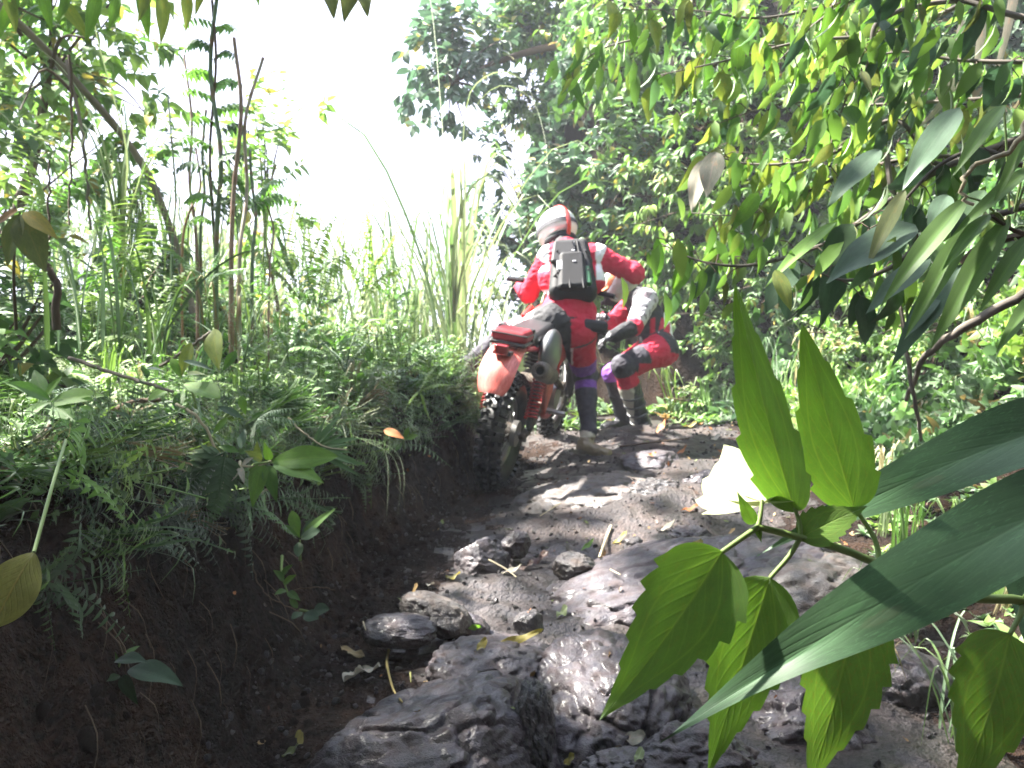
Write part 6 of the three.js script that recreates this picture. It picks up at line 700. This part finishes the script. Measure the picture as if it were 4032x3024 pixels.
// ---------------------------------------------------------------- motorcycle: x forward, y up, z to its right; origin under the rear axle
{
  const yaw = 15 * Math.PI / 180, lean = 11 * Math.PI / 180, pitch = 9 * Math.PI / 180, o = P(495, 487, 5.32), g = thing('motorcycle', 'red off-road motorcycle leaning in the rut, seen from behind', 'motorcycle', o);
  const F = v(Math.sin(yaw) * Math.cos(pitch), Math.sin(pitch), -Math.cos(yaw) * Math.cos(pitch)), R0 = new V3().crossVectors(F, UP).normalize(), U0 = new V3().crossVectors(R0, F), U = U0.clone().multiplyScalar(Math.cos(lean)).addScaledVector(R0, Math.sin(lean)), R = new V3().crossVectors(F, U);
  g.quaternion.setFromRotationMatrix(new M4().makeBasis(F, U, R));
  const part = (name, geo, mat, par = g, x = 0, y = 0, z = 0) => { const m = shade(new THREE.Mesh(geo, mat)); m.name = name; m.position.set(x, y, z); par.add(m); return m; };
  const grp = (name, x = 0, y = 0, z = 0, par = g) => { const q = new THREE.Group(); q.name = name; q.position.set(x, y, z); par.add(q); return q; };
  const redP = phys([0.50, 0.035, 0.03], 0.38, { clearcoat: 0.3, clearcoatRoughness: 0.25 }), scuff = tex(256, (() => { const a = tileFbm(256, 6, 5, 901), b = tileFbm(256, 40, 2, 903); return (x, y, i) => { const k = sstep(0.5, 0.62, a[i]) * 0.6 + sstep(0.62, 0.7, b[i]) * 0.5, m = sstep(0.56, 0.7, 1 - a[i]) * 0.45; return [lerp(0.80, 1, k) * (1 - m), lerp(0.5, 1, k) * (1 - m), lerp(0.5, 1, k) * (1 - m)]; }; })()), palePlastic = phys([0.66, 0.19, 0.15], 0.5, { clearcoat: 0.15, map: scuff }), rub = std([0.009, 0.009, 0.010], 0.5), blk = std([0.02, 0.02, 0.022], 0.45), alu = std([0.5, 0.5, 0.5], 0.35, { metalness: 0.9 }), grey = phys([0.10, 0.105, 0.115], 0.32, { clearcoat: 0.6, clearcoatRoughness: 0.15 }), mud = std([0.10, 0.075, 0.055], 0.75, { map: earthMap, bumpMap: earthBump, bumpScale: 0.01 }), redS = std([0.42, 0.02, 0.03], 0.45), steel = std([0.30, 0.29, 0.28], 0.4, { metalness: 0.7 });  // besides the scuffs, the paler red puts sunlight into the fender colour
  const T = (pts, r, seg = 8) => new MB().tube(spline(pts.map((p) => v(...p)), Math.max(8, pts.length * 6)), r, seg).build();
  function wheel(name, x, y, R1, tw) {
    const w = grp(name, x, y, 0), b = new MB(), torus = new THREE.TorusGeometry(R1 - tw * 0.62, tw * 0.5, 14, 64); b.geo(torus, new M4().makeScale(1, 1, 0.92));
    const kb = new RoundedBoxGeometry(1, 1, 1, 1, 0.15), n = 2 * Math.round(R1 * 105); for (let i = 0; i < n; i++) for (const [ang, sz] of [[0, 0.030], [0.62, 0.026], [-0.62, 0.026], [1.12, 0.020], [-1.12, 0.020]]) { if ((i % 2 === 0) === (ang === 0)) continue; const a = i / n * Math.PI * 2, c = v(Math.cos(a), Math.sin(a), 0), rr = R1 - tw * 0.62, nrm = c.clone().multiplyScalar(Math.cos(ang)).add(v(0, 0, Math.sin(ang))), p = c.clone().multiplyScalar(rr).addScaledVector(nrm, tw * 0.5 + 0.002); p.z *= 0.92; const q = frame(p, nrm, v(-c.y, c.x, 0)); q.scale(v(0.044, 0.024, sz * 1.12)); b.geo(kb, q); }
    part('tyre', b.build(), rub, w); const ri = R1 - tw * 1.06; part('rim', new THREE.LatheGeometry([[ri + 0.012, -0.026], [ri - 0.008, -0.024], [ri - 0.014, 0], [ri - 0.008, 0.024], [ri + 0.012, 0.026]].map((p) => new THREE.Vector2(...p)), 56).rotateX(Math.PI / 2), std([0.30, 0.29, 0.29], 0.35, { metalness: 0.8, side: THREE.DoubleSide }), w);
    const sp = new MB(); for (let i = 0; i < 36; i++) { const a = i / 36 * 6.283, s = i % 2 ? 1 : -1, a2 = a + (i % 4 < 2 ? 0.28 : -0.28); sp.tube([v(Math.cos(a2) * 0.05, Math.sin(a2) * 0.05, s * 0.045), v(Math.cos(a) * (ri - 0.01), Math.sin(a) * (ri - 0.01), s * 0.006)], 0.0017, 4); } kindStuff(part('spokes', sp.build(), alu, w)); part('hub', new THREE.CylinderGeometry(0.055, 0.06, 0.11, 20).rotateX(Math.PI / 2), mud, w); part('axle', new THREE.CylinderGeometry(0.011, 0.011, 0.27, 10).rotateX(Math.PI / 2), steel, w); return w;
  }
  const rw = wheel('rear_wheel', 0, 0.335, 0.345, 0.138); part('brake_drum', new THREE.CylinderGeometry(0.075, 0.075, 0.03, 24).rotateX(Math.PI / 2), steel, rw, 0, 0, 0.07); part('sprocket', new THREE.CylinderGeometry(0.1, 0.1, 0.008, 32).rotateX(Math.PI / 2), steel, rw, 0, 0, -0.075);
  for (const s of [-1, 1]) part('swingarm', T([[-0.04, 0.33, s * 0.12], [0.1, 0.345, s * 0.12], [0.5, 0.42, s * 0.09]], 0.022), mud);
  for (const s of [-1, 1]) { const sh = grp('shock_absorber'), a = v(0.02, 0.36, s * 0.135), b = v(0.2, 0.78, s * 0.13), coil = []; for (let i = 0; i <= 170; i++) { const t = i / 170, an = t * 17 * 6.283, c = a.clone().lerp(b, lerp(0.15, 0.9, t)), D = b.clone().sub(a).normalize(), X = new V3().crossVectors(D, v(0, 0, 1)).normalize(), Y = new V3().crossVectors(D, X); coil.push(c.addScaledVector(X, Math.cos(an) * 0.034).addScaledVector(Y, Math.sin(an) * 0.034)); } part('spring', new MB().tube(coil, 0.0058, 5).build(), redS, sh); part('damper', T([a.toArray(), b.toArray()], 0.019), blk, sh); }
  // frame, engine
  for (const s of [-1, 1]) { part('frame_tube', T([[-0.12, 0.84, s * 0.09], [0.35, 0.80, s * 0.10], [0.75, 0.86, s * 0.06], [1.08, 1.0, 0]], 0.016), redS); part('frame_tube', T([[0.2, 0.80, s * 0.11], [0.46, 0.55, s * 0.11], [0.52, 0.36, s * 0.10], [0.9, 0.33, s * 0.09], [1.06, 0.7, s * 0.04], [1.1, 0.92, 0]], 0.016), redS); }
  const en = part('engine', new RoundedBoxGeometry(0.36, 0.24, 0.22, 4, 0.05), mud, g, 0.70, 0.46, 0); part('crankcase_cover', new THREE.CylinderGeometry(0.10, 0.11, 0.05, 28).rotateX(Math.PI / 2), steel, en, 0.02, -0.01, 0.12); for (let i = 0; i < 7; i++) part('cooling_fin', new RoundedBoxGeometry(0.17, 0.010, 0.19, 2, 0.004), blk, en, 0.06, 0.14 + i * 0.024, 0); part('cylinder', new RoundedBoxGeometry(0.12, 0.20, 0.13, 3, 0.02), blk, en, 0.06, 0.2, 0);
  // exhaust
  part('exhaust_pipe', T([[0.86, 0.62, 0.02], [0.92, 0.5, 0.09], [0.72, 0.5, 0.16], [0.45, 0.6, 0.155], [0.32, 0.65, 0.15]], 0.021), mud);
  { const a = v(-0.10, 0.735, 0.175), b = v(0.36, 0.63, 0.155), D = b.clone().sub(a), L = D.length(), mf = part('muffler', new THREE.LatheGeometry([[0.0235, 0.012], [0.024, 0], [0.040, 0], [0.052, 0.03], [0.056, 0.08], [0.056, L - 0.1], [0.044, L - 0.03], [0.022, L]].map((p) => new THREE.Vector2(...p)), 32), std([0.22, 0.19, 0.17], 0.6, { metalness: 0.25, map: earthMap, side: THREE.DoubleSide })); mf.position.copy(a); mf.quaternion.setFromUnitVectors(UP, D.normalize()); part('outlet', new THREE.CylinderGeometry(0.0235, 0.0235, 0.06, 20, 1, false).translate(0, 0.045, 0), std([0.004, 0.004, 0.004], 0.9), mf); }
  // bodywork
  const sheet = (path, halfW, sag, th, n = 24, m = 10) => { const c = spline(path.map((p) => v(p[0], p[1], 0)), n), p = [], uv = [], ix = []; for (const sgn of [0, 1]) for (let i = 0; i <= n; i++) { const t = i / n, T2 = c[Math.min(n, i + 1)].clone().sub(c[Math.max(0, i - 1)]).normalize(), N2 = v(-T2.y, T2.x, 0); if (N2.y < 0) N2.negate(); const hw = halfW(t); for (let j = 0; j <= m; j++) { const s = j / m * 2 - 1, q = c[i].clone().addScaledVector(N2, -sag * s * s * (0.6 + 0.4 * t) * hw / 0.1 * 0.6 - sgn * th); p.push(q.x, q.y, s * hw); uv.push(t, s); } } const w = m + 1, off = (n + 1) * w; for (const b of [0, off]) for (let i = 0; i < n; i++) for (let j = 0; j < m; j++) { const a = b + i * w + j; b ? ix.push(a, a + 1, a + w, a + 1, a + w + 1, a + w) : ix.push(a, a + w, a + 1, a + 1, a + w, a + w + 1); } const rim = []; for (let j = 0; j < m; j++) rim.push([j, j + 1]); for (let i = 0; i < n; i++) rim.push([i * w + m, (i + 1) * w + m]); for (let j = m; j > 0; j--) rim.push([n * w + j, n * w + j - 1]); for (let i = n; i > 0; i--) rim.push([i * w, (i - 1) * w]); for (const [a, b] of rim) ix.push(a, b, a + off, b, b + off, a + off); const q = new THREE.BufferGeometry(); q.setAttribute('position', new THREE.Float32BufferAttribute(p, 3)); q.setAttribute('uv', new THREE.Float32BufferAttribute(uv, 2)); q.setIndex(ix); q.computeVertexNormals(); return q; };
  const fe = part('rear_fender', sheet([[0.28, 0.83], [0.05, 0.865], [-0.18, 0.85], [-0.34, 0.76], [-0.42, 0.63]], (t) => lerp(0.08, 0.10, sstep(0.1, 0.7, t)) * (1 - 0.35 * Math.pow(t, 12)), 0.045, 0.005), palePlastic); part('tail_light', new RoundedBoxGeometry(0.05, 0.055, 0.075, 3, 0.012), phys([0.20, 0.012, 0.015], 0.2, { clearcoat: 1 }), fe, -0.30, 0.845, 0); part('light_bracket', new RoundedBoxGeometry(0.07, 0.02, 0.10, 2, 0.006), blk, fe, -0.27, 0.825, 0);
  const bag = part('tail_bag', new RoundedBoxGeometry(0.22, 0.072, 0.205, 6, 0.033), phys([0.24, 0.012, 0.022], 0.65), g, -0.10, 0.905, 0); part('zip', new RoundedBoxGeometry(0.224, 0.008, 0.209, 4, 0.004), blk, bag, 0, 0.012, 0); part('bag_strap', new RoundedBoxGeometry(0.03, 0.077, 0.212, 3, 0.01), blk, bag, 0.06, 0, 0); part('bag_base', new RoundedBoxGeometry(0.23, 0.022, 0.2, 3, 0.01), blk, bag, 0, -0.04, 0);
  part('seat', (() => { const q = new RoundedBoxGeometry(0.62, 0.10, 0.23, 8, 0.045), a = q.attributes.position; for (let i = 0; i < a.count; i++) { const x = a.getX(i); a.setY(i, a.getY(i) + 0.10 * Math.pow(Math.max(0, x), 2) * 2.2); a.setZ(i, a.getZ(i) * (1 - 0.5 * Math.max(0, x))); } q.computeVertexNormals(); return q; })(), blk, g, 0.34, 0.86, 0);
  const sc = new THREE.SphereGeometry(0.5, 28, 20); part('side_cover', sc.clone().scale(0.30, 0.27, 0.12), grey, g, 0.17, 0.80, 0.165); part('side_cover', sc.clone().scale(0.27, 0.25, 0.10), grey, g, 0.17, 0.80, -0.135);
  for (const s of [-1, 1]) { const sh = new THREE.Shape([[0, 0.24], [0.24, 0.22], [0.22, 0.02], [0.10, -0.10], [0.03, 0.02]].map((p) => new THREE.Vector2(...p))); part('side_panel', new THREE.ExtrudeGeometry(sh, { depth: 0.012, bevelEnabled: true, bevelSize: 0.008, bevelThickness: 0.006, bevelSegments: 2 }), palePlastic, g, 0.26, 0.50, s * 0.135); const sr = new THREE.Shape([[0, 0], [0.34, 0.06], [0.36, 0.22], [0.2, 0.30], [0.02, 0.26]].map((p) => new THREE.Vector2(...p))); part('tank_shroud', new THREE.ExtrudeGeometry(sr, { depth: 0.012, bevelEnabled: true, bevelSize: 0.012, bevelThickness: 0.008, bevelSegments: 2 }), redP, g, 0.62, 0.66, s * 0.135 - 0.006); }
  part('fuel_tank', sc.clone().scale(0.46, 0.22, 0.26), redP, g, 0.86, 0.90, 0);
  // front end
  const fw = wheel('front_wheel', 1.42, 0.35, 0.35, 0.10); part('brake_disc', new THREE.CylinderGeometry(0.11, 0.11, 0.005, 32).rotateX(Math.PI / 2), alu, fw, 0, 0, -0.06);
  for (const s of [-1, 1]) { const fk = part('fork_leg', T([[1.42, 0.35, s * 0.095], [1.16, 0.98, s * 0.10], [1.13, 1.05, s * 0.10]], 0.024), alu); part('fork_slider', T([[1.43, 0.32, s * 0.095], [1.32, 0.60, s * 0.097]], 0.031), blk, fk); part('white_plate', sc.clone().scale(0.07, 0.30, 0.035).rotateZ(0.39), phys([0.75, 0.75, 0.78], 0.3, { clearcoat: 0.4 }), fk, 1.40, 0.50, s * 0.115); }  // white curved plate set on each fork leg
  part('triple_clamp', new RoundedBoxGeometry(0.06, 0.035, 0.26, 3, 0.012), alu, g, 1.14, 1.02, 0); part('front_fender', sheet([[1.10, 0.72], [1.35, 0.80], [1.6, 0.76], [1.78, 0.66]], (t) => 0.09 * (1 - 0.3 * t), 0.03, 0.005), redP); part('number_plate', new RoundedBoxGeometry(0.02, 0.20, 0.22, 3, 0.01), phys([0.7, 0.7, 0.72], 0.4), g, 1.26, 1.0, 0);
  const hb = part('handlebar', T([[0.98, 1.10, 0.36], [1.03, 1.11, 0.2], [1.11, 1.05, 0.08], [1.11, 1.05, -0.08], [1.03, 1.11, -0.2], [0.98, 1.10, -0.36]], 0.0115), alu); for (const s of [-1, 1]) { part('grip', T([[0.98, 1.10, s * 0.365], [1.0, 1.105, s * 0.25]], 0.017), rub, hb); part('lever', T([[1.05, 1.105, s * 0.22], [1.075, 1.09, s * 0.29], [1.06, 1.08, s * 0.37]], 0.006), alu, hb); } part('crossbar', T([[1.05, 1.095, 0.16], [1.05, 1.095, -0.16]], 0.008), alu, hb);
  part('drive_chain', T([[-0.09, 0.36, -0.075], [0.0, 0.43, -0.075], [0.3, 0.45, -0.075], [0.58, 0.46, -0.075]], 0.008, 6), blk); part('chain_guard', new RoundedBoxGeometry(0.3, 0.03, 0.03, 2, 0.01), blk, g, 0.2, 0.475, -0.08);
  for (const [z, y] of [[0.2, 1.09], [-0.18, 1.09], [0.1, 1.06]]) part('cable', T([[1.06, y, z], [1.2, y + 0.05, z * 0.7], [1.26, 0.95, z * 0.3], [1.12, 0.85, z * 0.3]], 0.005, 5), blk); for (const [x, z] of [[-0.2, 0.05], [-0.2, -0.05], [0.0, 0.055], [0.0, -0.055]]) part('fender_bolt', new THREE.CylinderGeometry(0.009, 0.009, 0.008, 10), steel, fe, x, x ? 0.858 : 0.872, z);
  for (const s of [-1, 1]) part('foot_peg', T([[0.55, 0.38, s * 0.11], [0.55, 0.375, s * 0.24]], 0.016), steel); part('brake_pedal', T([[0.56, 0.36, 0.14], [0.7, 0.36, 0.17], [0.8, 0.38, 0.17]], 0.008), steel);
}
// ---------------------------------------------------------------- fallen leaves, twigs and litter on the trail
{
  const r = rng(808);
  const fall = (label, px, py, ang, len, wid, mat, o = {}) => { const h = hit(px, py), m = shade(new THREE.Mesh(leafGeo(len, len * wid, { shape: o.shape ?? 'elliptic', n: 16, m: 3, droop: o.droop ?? -0.5, fold: o.fold ?? 0.3, wave: o.wave ?? 0.16, seed: px, twist: o.twist ?? 0.3, curl: o.curl ?? 0.3 }), mat)), d = v(Math.cos(ang), 0, -Math.sin(ang)); d.addScaledVector(h.n, -d.dot(h.n)).normalize(); m.applyMatrix4(frame(h.p.clone().addScaledVector(h.n, 0.006).addScaledVector(d, -len / 2), d, h.n)); m.name = numbered('fallen_leaf'); tag(m, label, 'leaf', 'fallen leaves on the trail'); scene.add(m); };
  fall('curled yellow leaf on the dark gully soil above the smooth stone', 455, 580, -0.8, 0.11, 0.3, LM.yellow, { curl: 1 });
  fall('small grey dead leaf left of the curled yellow leaf', 430, 588, -1.0, 0.07, 0.35, LM.pale);
  fall('green leaf stuck beside the smooth brownish stone', 472, 626, 0.5, 0.05, 0.4, LM.fresh);
  fall('long curled yellow strip leaf behind the foreground slab', 520, 643, 0.25, 0.15, 0.16, LM.yellow, { wave: 0.3 });
  fall('small yellow leaf left of the long yellow strip', 482, 648, 1.0, 0.05, 0.5, LM.yellow);
  fall('pale green square leaf scrap on the diagonal slab', 564, 616, 0.4, 0.06, 0.8, LM.bladePale);
  fall('tan dead leaf on top of the grey crumpled leaves at lower left', 352, 656, -0.7, 0.12, 0.32, leafMat([0.42, 0.32, 0.15], { map: leafB, transmission: 0.15 }), { droop: -0.2 });
  fall('grey-white crumpled dead leaf left of the foreground slab', 356, 682, -1.2, 0.13, 0.5, LM.pale, { fold: 0.5 });
  fall('second grey crumpled dead leaf beside the first', 372, 676, -0.9, 0.11, 0.45, LM.pale, { fold: 0.5 });
  fall('white leaf scrap on the dark stones at bottom centre', 634, 740, 0.1, 0.06, 0.6, LM.pale);
  fall('pale scrap of leaf at the bottom edge', 640, 760, 1.0, 0.05, 0.45, LM.bladePale);
  fall('yellow leaf at the bottom edge of the gully', 572, 762, 0.2, 0.04, 0.6, LM.yellow);
  fall('yellow leaf in the bottom left corner of the gully', 300, 745, 1.2, 0.06, 0.5, LM.yellow);
  fall('second yellow leaf in the bottom left corner', 292, 755, 0.3, 0.05, 0.5, LM.olive);
  fall('yellow leaf beside the small dark stone above the diagonal slab', 622, 541, 0.3, 0.09, 0.3, LM.yellow);
  fall('cream leaf among litter above the diagonal slab', 668, 530, 0.2, 0.1, 0.3, LM.pale);
  fall('orange leaf on the sunlit rock behind the pitted stone', 682, 454, 0.3, 0.10, 0.3, LM.orange);
  fall('orange leaf on the white-topped stone', 652, 456, 0.1, 0.06, 0.4, LM.orange);
  fall('brown leaf in the litter below the pale tilted stone', 690, 512, 0.1, 0.09, 0.4, LM.orange);
  fall('russet leaf right of the pale tilted stone', 718, 506, -0.6, 0.07, 0.5, LM.brown);
  fall('orange leaf beside the litter at right', 728, 503, 0.8, 0.06, 0.5, LM.orange);
  fall('big orange leaf beside the crouching person\'s boot', 662, 431, 0.3, 0.15, 0.35, LM.orange);
  fall('yellow-orange leaf right of the big orange leaf', 690, 428, 0.4, 0.12, 0.35, LM.yellow);
  fall('small orange leaf right on the trail edge', 704, 424, -0.2, 0.08, 0.4, LM.orange);
  fall('pale leaf at the trail edge under the herbs', 716, 440, 0.5, 0.09, 0.4, LM.pale);
  fall('dark red-brown dead leaf in the middle of the gully', 540, 563, 0.2, 0.11, 0.5, leafMat([0.10, 0.04, 0.025], { map: leafB, transmission: 0.1, clearcoat: 0.6 }));
  fall('dark brown wet leaf beside the red-brown dead leaf', 528, 570, -0.3, 0.09, 0.5, leafMat([0.07, 0.03, 0.02], { map: leafB, transmission: 0.1, clearcoat: 0.7 }));
  fall('pale dead leaf left of the wet brown leaves', 512, 574, 0.1, 0.09, 0.35, LM.pale);
  fall('fresh green leaf scrap by the dry grass bundle', 588, 548, 0.6, 0.08, 0.3, LM.fresh);
  fall('tan leaf standing beside the fresh green scrap', 602, 556, 1.3, 0.08, 0.4, LM.brown, { twist: 1.2 });
  fall('yellow leaf on dark stones right of the diagonal slab', 697, 545, 0.2, 0.05, 0.5, LM.yellow);
  const twig = (label, pts, rad, mat, lift = 0.012) => { const w = pts.map(([x, y], i) => { const h = hit(x, y); return h.p.addScaledVector(h.n, i === 1 ? lift * 2 : lift); }), m = shade(new THREE.Mesh(tubeGeo(spline(w, 10), (t) => lerp(rad, rad * 0.6, t), 6), mat)); m.name = numbered('twig'); tag(m, label, 'twig', 'twigs on the trail'); scene.add(m); };
  twig('yellow bent straw lying against the foreground slab', [[390, 652], [386, 670], [392, 690], [402, 706]], 0.0045, std([0.36, 0.28, 0.1], 0.6)); twig('short straw left of the bent yellow straw', [[365, 624], [370, 634]], 0.003, vinePale); twig('short green-yellow straw right of the bent straw', [[410, 676], [412, 690]], 0.003, std([0.3, 0.3, 0.1], 0.6));
  twig('pale twig crossing above the wet brown leaves', [[488, 560], [505, 574], [516, 580]], 0.004, vinePale); twig('white sunlit twig on the rocks left of the litter', [[612, 528], [606, 545], [600, 560]], 0.008, vinePale); twig('thin straw on the rock slab left of the pitted stone', [[560, 505], [540, 520]], 0.003, vinePale); twig('thin brown stick beside the rider\'s boot', [[620, 448], [660, 445], [690, 440]], 0.007, stemBrown); twig('thin twig on the diagonal slab', [[610, 572], [620, 580]], 0.003, vinePale);
  // litter: far more bits than one could count
  const gl = leafGeo(1, 0.45, { shape: 'elliptic', n: 5, m: 1, droop: -0.5, fold: 0.3, wave: 0.15 }), N = 420, im = shade(new THREE.InstancedMesh(gl, leafMat([1, 1, 1], { transmission: 0.1, clearcoat: 0.3 }), N)), c = new THREE.Color(); im.name = 'leaf_litter'; tag(im, 'small dead leaf bits littering the trail and verge', 'leaf litter', null, 'stuff');
  for (let i = 0; i < N; i++) { let x, d; if (r() < 0.55) { d = 3.6 + 3.4 * r(); x = lerp(0.5, xr(d) + 0.5, Math.pow(r(), 0.7)); } else { d = 1.9 + 4 * r(); x = lerp(xl(d) - 0.2, xr(d), r()); } const h = dropOn(x, -d), a = r() * 6.28, dd = v(Math.cos(a), 0, Math.sin(a)); dd.addScaledVector(h.n, -dd.dot(h.n)).normalize(); const s = 0.012 + 0.04 * r() * r(); im.setMatrixAt(i, frame(h.p.clone().addScaledVector(h.n, 0.003), dd, h.n.clone().add(jit(r, 0.4)), s)); const t = [[0.1, 0.045, 0.025], [0.2, 0.12, 0.05], [0.06, 0.035, 0.025], [0.3, 0.2, 0.08], [0.33, 0.12, 0.03], [0.14, 0.18, 0.05]][(r() * 6) | 0]; im.setColorAt(i, c.setRGB(...t)); } scene.add(im);
}
scene.fog = new THREE.FogExp2(0xeef4ff, 0.0045);
renderer.render(scene, camera);
